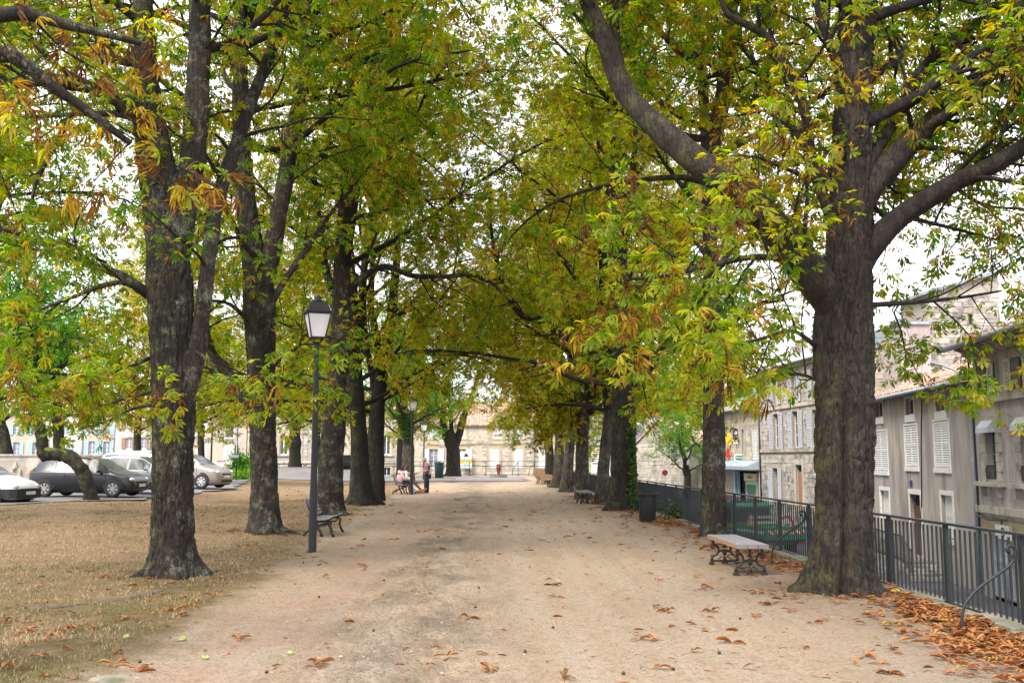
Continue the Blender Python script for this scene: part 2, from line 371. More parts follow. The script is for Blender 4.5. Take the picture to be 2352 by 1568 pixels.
# ------------------------------------------------------------------ mesh helpers
class MB:
    def __init__(s): s.v = []; s.f = []; s.m = []; s.s = []
    def add(s, vs, fs, mi=0, smooth=False):
        k = len(s.v); s.v.extend([tuple(x) for x in vs])
        for f in fs: s.f.append(tuple(i + k for i in f)); s.m.append(mi); s.s.append(smooth)
        return s
    def box(s, x0, x1, y0, y1, z0, z1, mi=0, M=None):
        vs = [(x0, y0, z0), (x1, y0, z0), (x1, y1, z0), (x0, y1, z0), (x0, y0, z1), (x1, y0, z1), (x1, y1, z1), (x0, y1, z1)]
        if M is not None: vs = [M @ Vector(v) for v in vs]
        return s.add(vs, [(0, 3, 2, 1), (4, 5, 6, 7), (0, 1, 5, 4), (1, 2, 6, 5), (2, 3, 7, 6), (3, 0, 4, 7)], mi)
    def tube(s, pts, r, seg=8, mi=0, cap=True, flat=1.0, smooth=True, up=None):
        pts = [Vector(p) for p in pts]; n = len(pts)
        rs = r if hasattr(r, '__len__') else [r] * n
        vs = []; ref = Vector(up) if up else None
        for i, p in enumerate(pts):
            t = (pts[min(i + 1, n - 1)] - pts[max(i - 1, 0)])
            t = t.normalized() if t.length > 1e-9 else Vector((0, 0, 1))
            if ref is None:
                a = Vector((0, 0, 1)) if abs(t.z) < 0.8 else Vector((1, 0, 0)); ref = t.cross(a).normalized()
            A = (ref - t * ref.dot(t))
            A = A.normalized() if A.length > 1e-6 else t.orthogonal().normalized()
            if not up: ref = A
            B = t.cross(A)
            for k in range(seg):
                an = 2 * math.pi * k / seg
                vs.append(p + A * (math.cos(an) * rs[i] * flat) + B * (math.sin(an) * rs[i]))
        fs = [(i * seg + k, i * seg + (k + 1) % seg, (i + 1) * seg + (k + 1) % seg, (i + 1) * seg + k) for i in range(n - 1) for k in range(seg)]
        s.add(vs, fs, mi, smooth)
        if cap:
            k0 = len(s.v) - n * seg
            s.f.append(tuple(k0 + i for i in reversed(range(seg)))); s.m.append(mi); s.s.append(False)
            s.f.append(tuple(k0 + (n - 1) * seg + i for i in range(seg))); s.m.append(mi); s.s.append(False)
        return s
    def lathe(s, prof, seg=16, mi=0, c=(0, 0, 0), smooth=True, ang0=0.0):
        vs = [(c[0] + r * math.cos(2 * math.pi * k / seg + ang0), c[1] + r * math.sin(2 * math.pi * k / seg + ang0), c[2] + z) for r, z in prof for k in range(seg)]
        fs = [(i * seg + k, i * seg + (k + 1) % seg, (i + 1) * seg + (k + 1) % seg, (i + 1) * seg + k) for i in range(len(prof) - 1) for k in range(seg)]
        fs.append(tuple(reversed(range(seg)))); fs.append(tuple((len(prof) - 1) * seg + k for k in range(seg)))
        return s.add(vs, fs, mi, smooth)
    def prism(s, poly, a, b, axis='y', mi=0, smooth=False):
        """polygon in the plane across AXIS (x,z for y; y,z for x; x,y for z), extruded from a to b"""
        def P(p, t): return (p[0], t, p[1]) if axis == 'y' else ((t, p[0], p[1]) if axis == 'x' else (p[0], p[1], t))
        n = len(poly); vs = [P(p, a) for p in poly] + [P(p, b) for p in poly]
        fs = [tuple(range(n)), tuple(reversed(range(n, 2 * n)))] + [(i, i + n, (i + 1) % n + n, (i + 1) % n) for i in range(n)]
        return s.add(vs, fs, mi, smooth)
    def ball(s, c, r, mi=0, seg=10, rings=6, sq=(1, 1, 1)):
        pr = [(math.sin(math.pi * i / rings), -math.cos(math.pi * i / rings)) for i in range(rings + 1)]
        vs = [(c[0] + sq[0] * r * max(a, 0.02) * math.cos(2 * math.pi * k / seg), c[1] + sq[1] * r * max(a, 0.02) * math.sin(2 * math.pi * k / seg), c[2] + sq[2] * r * z) for a, z in pr for k in range(seg)]
        fs = [(i * seg + k, i * seg + (k + 1) % seg, (i + 1) * seg + (k + 1) % seg, (i + 1) * seg + k) for i in range(rings) for k in range(seg)]
        return s.add(vs, fs, mi, True)
    def build(s, name, mats, parent=None, kind=None):
        used = sorted({i for f in s.f for i in f})
        if len(used) < len(s.v):
            mp = {k: i for i, k in enumerate(used)}; s.v = [s.v[k] for k in used]; s.f = [tuple(mp[i] for i in f) for f in s.f]
        me = bpy.data.meshes.new(name); me.from_pydata(s.v, [], s.f)
        for x in ([mats] if isinstance(mats, str) else mats): me.materials.append(MATS[x])
        me.polygons.foreach_set('material_index', s.m); me.polygons.foreach_set('use_smooth', s.s); me.update()
        return link(name, me, parent, kind)
def link(name, me, parent=None, kind=None):
    o = bpy.data.objects.new(name, me); col.objects.link(o)
    if parent is not None: o.parent = parent
    if kind: o['kind'] = kind
    return o
def thing(name, label, cat, loc=(0, 0, 0), rz=0.0, group=None):
    o = bpy.data.objects.new(name, None); col.objects.link(o)
    o.location = loc; o.rotation_euler = (0, 0, rz); o.empty_display_size = 0.2
    return tag(o, label, cat, group)
def tag(o, label, cat, group=None, kind=None):
    o['label'] = label
    if cat: o['category'] = cat
    if group: o['group'] = group
    if kind: o['kind'] = kind
    return o
KIDS = {}
def copy_tree(o, parent=None):
    c = o.copy(); col.objects.link(c)
    if parent is not None: c.parent = parent
    for ch in [x for x in ALLOBJ if x.parent == o]: copy_tree(ch, c)
    return c
def npmesh(name, verts, faces_n, loops, mat, t=None, smooth=False):
    """fast mesh from arrays: faces_n = corners per face (constant), loops = flat corner indices"""
    me = bpy.data.meshes.new(name)
    nv = len(verts); nf = len(loops) // faces_n
    me.vertices.add(nv); me.vertices.foreach_set('co', np.asarray(verts, dtype=np.float32).ravel())
    me.loops.add(len(loops)); me.loops.foreach_set('vertex_index', np.asarray(loops, dtype=np.int32))
    me.polygons.add(nf); me.polygons.foreach_set('loop_start', np.arange(0, nf * faces_n, faces_n, dtype=np.int32))
    if smooth: me.polygons.foreach_set('use_smooth', np.ones(nf, dtype=bool))
    if t is not None:
        a = me.attributes.new('t', 'FLOAT', 'POINT'); a.data.foreach_set('value', np.asarray(t, dtype=np.float32))
    me.materials.append(MATS[mat]); me.update(calc_edges=True)
    return me
def text(parent, s, size, loc, rot, mat, name='lettering', extrude=0.004, align='CENTER', sx=1.0):
    c = bpy.data.curves.new(name, 'FONT'); c.body = s; c.size = size; c.extrude = extrude; c.align_x = align; c.align_y = 'CENTER'
    c.materials.append(MATS[mat]); c.resolution_u = 3
    tmp = bpy.data.objects.new('tmp', c); me = bpy.data.meshes.new_from_object(tmp); bpy.data.objects.remove(tmp)
    o = bpy.data.objects.new(name, me); col.objects.link(o); o.parent = parent; o.location = loc; o.rotation_euler = rot; o.scale = (sx, 1, 1)
    return o

# ------------------------------------------------------------------ ground
TREES_AT = [(-4.62, 14.3, 1.0), (-4.9, 22.2, 1.0), (-4.5, 28.9, 0.8), (-4.5, 36, .8), (4.31, 12.1, 1.0), (4.85, 21, .7), (4.4, 31, .9)]
def hterr(x, y):
    x = np.asarray(x, float); y = np.asarray(y, float)
    z = 0.16 * np.clip((-x - 9) / 6, 0, 1) ** 2 * (3 - 2 * np.clip((-x - 9) / 6, 0, 1)) * np.clip((y - 18) / 12, 0, 1)
    z = z + 0.75 * np.exp(-((y - 86) / 6.0) ** 2) * np.clip((-x - 8) / 6, 0, 1) * np.clip((x + 34) / 6, 0, 1)
    for tx, ty, s in TREES_AT:
        z = z + 0.09 * s * np.exp(-(((x - tx) ** 2 + (y - ty) ** 2) / 1.3))
    return z
def hrelief(x, y):
    p = np.stack([x, y, np.zeros_like(x)], -1)
    n1 = vnoise(p * 1.1, 3) - 0.5; n2 = vnoise(p * 5, 5) - 0.5; n3 = vnoise(p * 14, 7) - 0.5
    rough = np.clip(1.25 - np.abs(x + 0.75), 0, 1) * (vnoise(p * np.array([1, .5, 1]), 9) > 0.35)
    z = 0.05 * n1 + 0.014 * n2 + (0.016 + 0.05 * rough) * n3 * np.clip(30 / np.maximum(y, 1) - 0.5, 0, 1)
    z = z - 0.03 * np.exp(-((x + 2.0 + 0.25 * np.sin(y * .2)) / 0.35) ** 2) - 0.022 * np.exp(-((x - 0.25 + 0.3 * np.sin(y * .13)) / 0.3) ** 2)
    return z
def hz(x, y):
    return float(hterr(x, y) + hrelief(np.array([x], float), np.array([y], float))[0])
def axis_pts(stops):
    out = []
    for (a, b, d) in stops: out += list(np.arange(a, b, d))
    return np.array(out + [stops[-1][1]])
xs = axis_pts([(-75, -25, 2.5), (-25, -10, 0.5), (-10, -4, 0.16), (-4, 5.1, 0.07)])
ys = axis_pts([(-10, 4, 1.0), (4, 14, 0.06), (14, 26, 0.12), (26, 50, 0.25), (50, 97, 1.0)])
GX, GY = np.meshgrid(xs, ys)
GZ = hterr(GX, GY) + hrelief(GX, GY)
nx, ny = len(xs), len(ys)
ii = (np.arange(ny - 1)[:, None] * nx + np.arange(nx - 1)[None, :]).ravel()
me = npmesh('ground', np.stack([GX.ravel(), GY.ravel(), GZ.ravel()], -1), 4, np.stack([ii, ii + 1, ii + nx + 1, ii + nx], -1).ravel(), 'terrace_ground', smooth=True)
link('ground', me, None, 'structure')
# terrace edge: retaining wall outside the fence and at the far end
mb = MB()
mb.box(5.1, 5.5, -10, 97, -3.6, 0.02); mb.box(-75, 5.1, 97, 97.4, -3.6, -0.03)
o = mb.build('retaining_wall', 'kerb_stone', None, 'structure')
# lower street all the way to the horizon
def zstreet(y): return -2.75 + 1.35 * np.clip((np.asarray(y, float) - 46) / 32, 0, 1)
xs = np.array([-1500, -400, -75, 5.3, 8, 12, 16, 22, 40, 120, 400, 1500.]); ys = np.concatenate([[-600, -50], np.arange(0, 100, 4), [110, 140, 250, 600, 1500, 3000]])
GX, GY = np.meshgrid(xs, ys); nx, ny = len(xs), len(ys)
ii = (np.arange(ny - 1)[:, None] * nx + np.arange(nx - 1)[None, :]).ravel()
me = npmesh('street', np.stack([GX.ravel(), GY.ravel(), zstreet(GY).ravel()], -1), 4, np.stack([ii, ii + 1, ii + nx + 1, ii + nx], -1).ravel(), 'asphalt')
link('street', me, None, 'structure')
def drape(name, poly, mat, dz, n=60, kind='structure'):
    """a sheet over the terrace between two edge lines (lists of (x0,x1) by y)"""
    vs = []; k = 24
    for (y, x0, x1) in poly:
        for j in range(k + 1):
            x = x0 + (x1 - x0) * j / k
            vs.append((x, y, hz(x, y) * 0.0 + float(hterr(x, y)) + dz))
    m_ = len(poly); ii = (np.arange(m_ - 1)[:, None] * (k + 1) + np.arange(k)[None, :]).ravel()
    me = npmesh(name, vs, 4, np.stack([ii, ii + 1, ii + k + 2, ii + k + 1], -1).ravel(), mat, smooth=True)
    return link(name, me, None, kind)
rg = np.random.default_rng(5)
def lot_edge(y):
    e = -15.2 - max(0, 33 - y) * 1.3 if y < 34 else -15.2 + min(1, (y - 34) / 4) * 2.3
    return e - max(0, y - 52) * 0.18 + 0.2 * math.sin(y * 1.7)
drape('car_park', [(y, -60, lot_edge(y)) for y in np.arange(29, 72, 0.5)], 'pale_asphalt', 0.045)
drape('cross_path', [(y, -58, 3.2 + 0.4 * math.sin(y)) for y in np.arange(72.6, 90, 1.2)], 'pale_asphalt', 0.04)
# kerb under the fence, stone by stone
kr = thing('fence_kerb', 'low mossy stone kerb running along the foot of the dark railings', 'kerb', (5.12, 8, 0))
y = 6.0; i = 0; rnd = random.Random(4)
rest = MB()
while y < 62:
    L = rnd.uniform(0.55, 1.0)
    mb = rest if y > 40 else MB()
    mb.box(-0.16 + rnd.uniform(-.015, .015), 0.2, y - 8, y + L - 0.015 - 8, -0.15, 0.075 + rnd.uniform(-.02, .02))
    if y <= 40: mb.build('stone', 'kerb_stone', kr)
    y += L
rest.build('stone', 'kerb_stone', kr, 'stuff')

# ------------------------------------------------------------------ tubes of wood
class Wood:
    """collects branch tubes as arrays"""
    def __init__(s): s.v = []; s.l = []; s.n = 0
    def tube(s, pts, rad, seg, rough=0.0, seed=0, noise_scale=3.0):
        P = np.asarray(pts, float); n = len(P)
        T = np.gradient(P, axis=0); T /= np.maximum(np.linalg.norm(T, axis=1, keepdims=True), 1e-9)
        a = np.array([0.31, 0.95, 0.05]) if abs(T[0, 1]) < 0.85 else np.array([1.0, 0, 0])
        A = a - T * (T @ a)[:, None]; A /= np.maximum(np.linalg.norm(A, axis=1, keepdims=True), 1e-9)
        B = np.cross(T, A)
        th = np.arange(seg) * 2 * math.pi / seg
        d = A[:, None, :] * np.cos(th)[None, :, None] + B[:, None, :] * np.sin(th)[None, :, None]
        r = np.asarray(rad, float)[:, None] * np.ones(seg)[None]
        if rough:
            q = P[:, None, :] + d * r[..., None]
            r = r * (1 + rough * 2 * (vnoise(q * noise_scale, seed) - 0.5) + rough * 1.2 * (vnoise(q * noise_scale * 3.1, seed + 1) - 0.5))
        V = P[:, None, :] + d * r[..., None]
        s.v.append(V.reshape(-1, 3))
        i = np.arange(n - 1)[:, None] * seg; k = np.arange(seg)[None]; k2 = (k + 1) % seg
        s.l.append((np.stack([i + k, i + k2, i + seg + k2, i + seg + k], -1).reshape(-1)) + s.n)
        s.n += n * seg
    def mesh(s, name, mat):
        return npmesh(name, np.concatenate(s.v), 4, np.concatenate(s.l), mat, smooth=True)

def resample(pts, rad, step):
    """smooth curve through control points"""
    P = np.asarray(pts, float); r = np.asarray(rad, float)
    out = []; rr = []
    n = len(P)
    for i in range(n - 1):
        p0 = P[max(i - 1, 0)]; p1 = P[i]; p2 = P[i + 1]; p3 = P[min(i + 2, n - 1)]
        k = max(1, int(np.linalg.norm(p2 - p1) / step))
        for j in range(k):
            t = j / k
            out.append(0.5 * ((2 * p1) + (-p0 + p2) * t + (2 * p0 - 5 * p1 + 4 * p2 - p3) * t * t + (-p0 + 3 * p1 - 3 * p2 + p3) * t ** 3))
            rr.append(r[i] + (r[i + 1] - r[i]) * t)
    out.append(P[-1]); rr.append(r[-1])
    return np.array(out), np.array(rr)

def trunk_mesh(pts, rad, step, seg, seed, flare=0.75, lobes=5, groove=None, rough=0.05, fiss=0.012, mat='bark_chestnut', extra=None):
    """trunk swept along pts with root flare at the base, lobes, an optional deep groove and bark relief"""
    P, r = resample(pts, rad, step); n = len(P); rng = np.random.default_rng(seed)
    zrel = P[:, 2] - P[0, 2]
    th = np.arange(seg) * 2 * math.pi / seg
    ph = rng.uniform(0, 6.28, 4)
    lob = (np.maximum(0, np.cos(th[None] * lobes / 2 + ph[0] + zrel[:, None] * 0.3)) ** 3 * 0.9 + 0.5 * np.maximum(0, np.cos(th[None] * (lobes + 1) / 2 + ph[1])) ** 4)
    fl = np.exp(-zrel / 0.26)[:, None] * flare * (0.25 + lob) + np.exp(-zrel / 0.9)[:, None] * 0.12
    body = 0.07 * np.cos(th[None] * 2 + ph[2] + zrel[:, None] * 0.5) + 0.05 * np.cos(th[None] * 3 + ph[3] + zrel[:, None] * 0.9)
    m = 1 + fl + body
    if groove:
        ga, gz, gd = groove
        dd = np.abs((th[None] - ga - 0.06 * np.sin(zrel[:, None] * 2.1) + math.pi) % (2 * math.pi) - math.pi)
        m = m - gd * np.exp(-(dd / 0.13) ** 2) * np.clip((gz - zrel[:, None]) / 0.8, 0, 1) + 0.3 * gd * np.exp(-((dd - 0.5) / 0.3) ** 2) * np.clip((gz - zrel[:, None]) / 0.8, 0, 1)
    D = np.stack([np.cos(th), np.sin(th), 0 * th], -1)[None] * np.ones((n, 1, 1))
    rr = r[:, None] * m
    q = P[:, None, :] + D * r[:, None, None]
    rr = rr * (1 + rough * 2 * (vnoise(q * 2.2, seed) - 0.5) + rough * (vnoise(q * np.array([6, 6, 3]), seed + 1) - 0.5) * 2)
    f1 = np.abs(vnoise(q * np.array([26, 26, 7]) + vnoise(q * 6, seed + 9)[..., None] * 1.2, seed + 2) - 0.5) * 2
    f2 = np.abs(vnoise(q * np.array([60, 60, 22]), seed + 3) - 0.5) * 2
    rr = rr - fiss * (1 - np.clip(f1 * 2.4, 0, 1)) * 1.4 + fiss * 0.6 * f2
    V = P[:, None, :] + D * rr[..., None]
    V[0, :, 2] -= 0.25
    w = Wood(); w.v.append(V.reshape(-1, 3))
    i = np.arange(n - 1)[:, None] * seg; k = np.arange(seg)[None]; k2 = (k + 1) % seg
    w.l.append(np.stack([i + k, i + k2, i + seg + k2, i + seg + k], -1).reshape(-1)); w.n = n * seg
    rngr = np.random.default_rng(seed + 50)
    if flare > 0.56:                                    # surface roots
        for a in rngr.uniform(0, 6.28, 7):
            d = np.array([math.cos(a), math.sin(a), 0]); L = rngr.uniform(0.3, 0.9) * min(1.0, r[0] / 0.4)
            pp = [P[0] + d * (r[0] * 0.9 + L * s) + np.array([-d[1], d[0], 0]) * 0.18 * L * math.sin(s * 3 + a) + np.array([0, 0, 0.10 * (1 - s) ** 2 - 0.075 * s]) for s in np.linspace(0, 1, 9)]
            w.tube(pp, np.linspace(0.09, 0.03, 9) * r[0] / 0.35, 8, 0.2, seed)
    for (ep, er, es) in (extra or []):
        a_, b_ = resample(ep, er, max(step * 1.5, 0.05)); w.tube(a_, b_, es, 0.10, seed + 20, 2.5)
        
    return w.mesh('trunk', mat)

# ------------------------------------------------------------------ branching and leaves
def nrm(v):
    return v / max(1e-9, math.sqrt(v[0] * v[0] + v[1] * v[1] + v[2] * v[2]))
class Grow:
    def __init__(s, seed, dens=1.0, leaf=0.17, leaflen=1.0, zmin=None):
        s.rng = np.random.default_rng(seed); s.w = Wood(); s.lv = []; s.dens = dens; s.leaf = leaf; s.zmin = zmin; s.seed = seed
    def branch(s, p, d, L, r, lvl):
        rng = s.rng
        n = (10, 6, 4)[lvl]; wob = (0.10, 0.20, 0.22)[lvl]; trop = (0.02, -0.02, -0.05)[lvl]
        pts = [p]; st = L / n
        W_ = rng.normal(0, wob, (n, 3)); bend = rng.normal(0, 0.05, 3)
        for i in range(n):
            k = i / n
            up = trop + (0.10 * (1 - k) - 0.13 * k if lvl == 0 else 0)
            d = nrm(d + W_[i] + bend + np.array([0, 0, up]))
            if s.zmin is not None and pts[-1][2] < s.zmin: d = nrm(d + np.array([0, 0, 0.5]))
            p = p + d * st; pts.append(p)
        rad = r * (1 - 0.78 * np.linspace(0, 1, n + 1) ** 0.8)
        P = np.array(pts); s.w.tube(P, rad, (7, 4, 3)[lvl])
        s.kids(P, rad, lvl, 0.22 if lvl == 0 else 0.12)
    def kids(s, P, rad, lvl, start, L=None, spacing=None):
        rng = s.rng; seg = np.linalg.norm(np.diff(P, axis=0), axis=1); cum = np.concatenate([[0], np.cumsum(seg)]); L = cum[-1]
        if lvl < 2:
            sp = spacing or (0.34, 0.19)[lvl] / s.dens; x = L * start + rng.uniform(0, sp)
            while x < L:
                i = min(int(np.searchsorted(cum, x)) - 1, len(seg) - 1); i = max(i, 0); f = (x - cum[i]) / max(seg[i], 1e-6)
                p = P[i] + (P[i + 1] - P[i]) * f; t = nrm(P[i + 1] - P[i])
                a = rng.uniform(0, 6.283); o = nrm(np.cross(t, np.array([math.cos(a), math.sin(a), rng.uniform(-.6, .6)])))
                if lvl == 0 and o[2] < -0.3: o[2] *= 0.5
                ang = rng.uniform(0.6, 1.15)
                d = nrm(t * math.cos(ang) + o * math.sin(ang))
                rr = rad[i] * 0.5
                ln = (rng.uniform(1.3, 2.9), rng.uniform(0.45, 1.1))[lvl] * (1 - 0.35 * x / L)
                s.branch(p, d, ln, min(rr, (0.035, 0.010)[lvl]) , lvl + 1)
                x += sp * rng.uniform(0.6, 1.4)
            if lvl == 1: s.leafy(P[-1], nrm(P[-1] - P[-2]), 5)
        else:
            m = max(3, int(L / 0.085))
            for q in range(m):
                x = L * (q + 0.6) / m; i = min(int(x / (L / len(seg))), len(seg) - 1)
                s.leafy(P[i] + (P[i + 1] - P[i]) * rng.uniform(0, 1), nrm(P[i + 1] - P[i]), 1)
            s.leafy(P[-1], nrm(P[-1] - P[-2]), 3)
    def leafy(s, p, t, n):
        rng = s.rng
        for _ in range(n):
            a = rng.normal(0, 1, 3); a = nrm(a - t * 0.5 * a.dot(t) + t * 0.4); a[2] -= 0.25; a = nrm(a)
            s.lv.append((p[0] + a[0] * 0.11, p[1] + a[1] * 0.11, p[2] + a[2] * 0.11 - 0.02, a[0], a[1], a[2]))

ANG7 = np.array([-2.05, -1.35, -0.68, 0.0, 0.68, 1.35, 2.05]); LEN7 = np.array([0.5, 0.78, 0.95, 1.0, 0.95, 0.78, 0.5])
ANG5 = np.array([-1.5, -0.75, 0.0, 0.75, 1.5]); LEN5 = np.array([0.62, 0.92, 1.0, 0.92, 0.62])
def leaf_arrays(lv, size, seed, five=False, brown=0.14, wide=0.36):
    """palmate leaves of flat kites -> verts, quad loops, t per vertex"""
    rng = np.random.default_rng(seed); L = np.asarray(lv, float); N = len(L)
    c = L[:, :3]; a = L[:, 3:6].copy()
    nrmv = rng.normal(0, 0.55, (N, 3)) + np.array([0, 0, 1.0])
    a = a - nrmv * (np.sum(a * nrmv, 1) / np.sum(nrmv * nrmv, 1))[:, None] * rng.uniform(0.4, 1.0, (N, 1))
    a /= np.linalg.norm(a, axis=1, keepdims=True); nrmv = nrmv - a * np.sum(a * nrmv, 1)[:, None]; nrmv /= np.linalg.norm(nrmv, axis=1, keepdims=True)
    b = np.cross(nrmv, a)
    A, LL = (ANG5, LEN5) if five else (ANG7, LEN7); K = len(A)
    sz = size * rng.uniform(0.7, 1.25, N)
    hue = 0.30 + 0.16 * rng.normal(0, 1, N) + 0.5 * (vnoise(c * 0.9, seed + 1) - 0.5)
    br = rng.random(N) < brown * (0.4 + 1.6 * vnoise(c * 0.6, seed + 2)); hue = np.where(br, rng.uniform(0.68, 1.0, N), hue)
    droop = np.where(br, rng.uniform(0.6, 1.3, N), rng.uniform(0.25, 1.0, N))
    al = A[None] + rng.normal(0, 0.10, (N, K))
    d = a[:, None] * np.cos(al)[..., None] + b[:, None] * np.sin(al)[..., None] - nrmv[:, None] * (droop[:, None, None] * 0.6)
    d /= np.linalg.norm(d, axis=2, keepdims=True)
    side = np.cross(nrmv[:, None] * np.ones((1, K, 1)), d); side /= np.linalg.norm(side, axis=2, keepdims=True)
    ln = (sz[:, None] * LL[None] * rng.uniform(0.8, 1.15, (N, K)))[..., None]
    w = ln * wide * np.where(br, 0.6, 1.0)[:, None, None] * 0.5
    dn = nrmv[:, None] * ln * droop[:, None, None]
    C = c[:, None]
    v0 = C + d * 0.05 * ln; v1 = C + d * 0.72 * ln + side * w - dn * 0.12 ; v2 = C + d * ln - dn * 0.34; v3 = C + d * 0.72 * ln - side * w - dn * 0.12
    V = np.stack([v0, v1, v2, v3], 2).reshape(-1, 3)
    t = hue[:, None] + rng.normal(0, 0.05, (N, K)); t = np.stack([t - .03, t + rng.uniform(0, .12, (N, K)), t + rng.uniform(0, 0.3, (N, K)), t + rng.uniform(0, .12, (N, K))], 2).reshape(-1)
    return V, np.arange(len(V)), np.clip(t, 0, 1), hue
def one_leaf(name, seed, hue, curl, mat='chestnut_leaf', size=0.17, five=False):
    """one leaf with bent, creased leaflets on a stalk, for the leaves seen largest"""
    rng = np.random.default_rng(seed); vs = []; fs = []; t = []
    A, LL = (ANG5, LEN5) if five else (ANG7, LEN7)
    for a, l in zip(A + rng.normal(0, .1, len(A)), LL):
        L = size * l * rng.uniform(.85, 1.1); d = np.array([math.cos(a), math.sin(a), 0.0]); s = np.array([-d[1], d[0], 0]); k0 = len(vs); bend = rng.uniform(.5, 1.3) * curl
        for (u, w) in ((0.04, 0.01), (0.38, 0.075), (0.74, 0.165), (1.0, 0.0)):
            z = -L * bend * u * u * 0.95
            base = d * L * u * (1 - .15 * bend * u) + np.array([0, 0, z])
            for q in (-1, 0, 1):
                vs.append(base + s * (q * w * L * (1 - .25 * curl)) + np.array([0, 0, (0.05 + .05 * curl) * L * abs(q) * (1 if w else 0)])); t.append(min(1, max(0, hue + 0.18 * u * abs(q) + rng.normal(0, .04))))
        for i in range(3):
            for q in range(2):
                e = k0 + i * 3 + q; fs += [e, e + 1, e + 4, e + 3]
    k0 = len(vs); vs += [np.array([0, .003, 0]), np.array([0, -.003, 0]), np.array([-.11, -.002, -.01]), np.array([-.11, .002, -.01])]; t += [hue] * 4; fs += [k0, k0 + 1, k0 + 2, k0 + 3]
    return npmesh(name, vs, 4, fs, mat, t)
LEAF_VARS = [(h, one_leaf('leaf', 100 + i, h, cu)) for i, (h, cu) in enumerate(((0.12, .4), (0.22, .6), (0.30, .5), (0.36, .8), (0.45, .7), (0.55, .9), (0.66, 1.1), (0.8, 1.6), (0.92, 1.8)))]

def put_leaves(root, lv, seed, size, n_single=0, five=False, brown=0.14, mat='chestnut_leaf', name='crown', wide=0.36, tint=0.5):
    """crown part; the n_single leaves seen largest become parts of their own (lv in world coordinates minus root location)"""
    L = np.asarray(lv, float); loc = np.array(root.location)
    if n_single:
        wp = L[:, :3] + loc - np.array(EYE)
        f = np.array(_f); r_ = np.array(_r); u_ = np.array(_u)
        dep = wp @ f; px = wp @ r_ / np.maximum(dep, .1); py = wp @ u_ / np.maximum(dep, .1)
        ok = (dep > 0.5) & (np.abs(px) < 0.53) & (np.abs(py) < 0.36)
        idx = np.where(ok)[0]; idx = idx[np.argsort(dep[idx])][:n_single]
        rng = np.random.default_rng(seed + 7); pick = np.zeros(len(L), bool); pick[idx] = True
        for i in idx:
            a = L[i, 3:6]; up = nrm(rng.normal(0, .6, 3) + np.array([0, 0, 1])); a = nrm(a - up * a.dot(up) * 0.5); up = nrm(up - a * up.dot(a)); b = np.cross(up, a)
            hv = (rng.uniform(0.62, 1.0) if rng.random() < brown * 1.6 else np.clip(0.33 + rng.normal(0, .14) + tint - .5, 0.1, .62))
            k = int(np.argmin([abs(h - hv) for h, _ in LEAF_VARS])); s = rng.uniform(.8, 1.3) * size / 0.17
            o = bpy.data.objects.new('leaf', LEAF_VARS[k][1] if mat == 'chestnut_leaf' else LEAF_VARS[k][1]); col.objects.link(o); o.parent = root; o.color = (0.5, .5, .5, 1)
            o.matrix_local = Matrix(((a[0] * s, b[0] * s, up[0] * s, L[i, 0]), (a[1] * s, b[1] * s, up[1] * s, L[i, 1]), (a[2] * s, b[2] * s, up[2] * s, L[i, 2]), (0, 0, 0, 1)))
        L = L[~pick]
    V, lo, t, _h = leaf_arrays(L, size, seed, five, brown, wide)
    o = link(name, npmesh(name, V, 4, lo, mat, t), root, 'stuff'); o.color = (tint, .5, .5, 1)
    return o
# ------------------------------------------------------------------ shared crowns (branches + leaves), anchored 3.3 m up the trunk
def crown_variant(seed, Rr=7.2, Hc=13.5, nl=22, dens=0.95, size=0.145, brown=0.14, zmin=-0.9, low=0.0, five=True, mat='chestnut_leaf'):
    g = Grow(seed, dens, size, zmin=zmin); rng = g.rng
    P = [np.array([0, 0, 0.])]
    for i in range(9): P.append(P[-1] + np.array([rng.normal(0, .16), rng.normal(0, .16), Hc / 9]))
    P = np.array(P); rad = 0.2 * (1 - 0.85 * np.linspace(0, 1, 10)); g.w.tube(P, rad, 8)
    for i in range(nl):
        k = (i + 0.5) / nl; z = low + (Hc - low) * k ** 1.15 * 0.93; az = i * 2.39996 + rng.uniform(-.4, .4)
        el = R(8) + R(55) * k + rng.uniform(-.15, .15)
        L = Rr * (0.98 - 0.55 * max(0, k - 0.3) / 0.7) * rng.uniform(.8, 1.12)
        j = min(int(z / Hc * 9), 8); f = z / Hc * 9 - j; p = P[j] + (P[j + 1] - P[j]) * f
        d = np.array([math.cos(az) * math.cos(el), math.sin(az) * math.cos(el), math.sin(el)])
        g.branch(p, d, L, 0.10 * (1 - 0.5 * k), 0)
    V, lo, t, _h = leaf_arrays(g.lv, size, seed, five, brown)
    return g.w.mesh('bough', 'bark_dark'), npmesh('crown', V, 4, lo, mat, t)
CROWNS = [crown_variant(11), crown_variant(12, 7.6, 13, 21), crown_variant(13, 7.0, 14, 23), ]
for _c in CROWNS: print('CROWN tris', len(_c[1].polygons) * 2, len(_c[0].polygons) * 2)
CROWN_FAR = crown_variant(14, 5.4, 9.0, 16, 0.9, 0.22, five=True)
CROWN_MAPLE = crown_variant(15, 3.8, 5.5, 12, 1.0, 0.13, 0.02, -0.9, 0.2, True, 'maple_leaf')

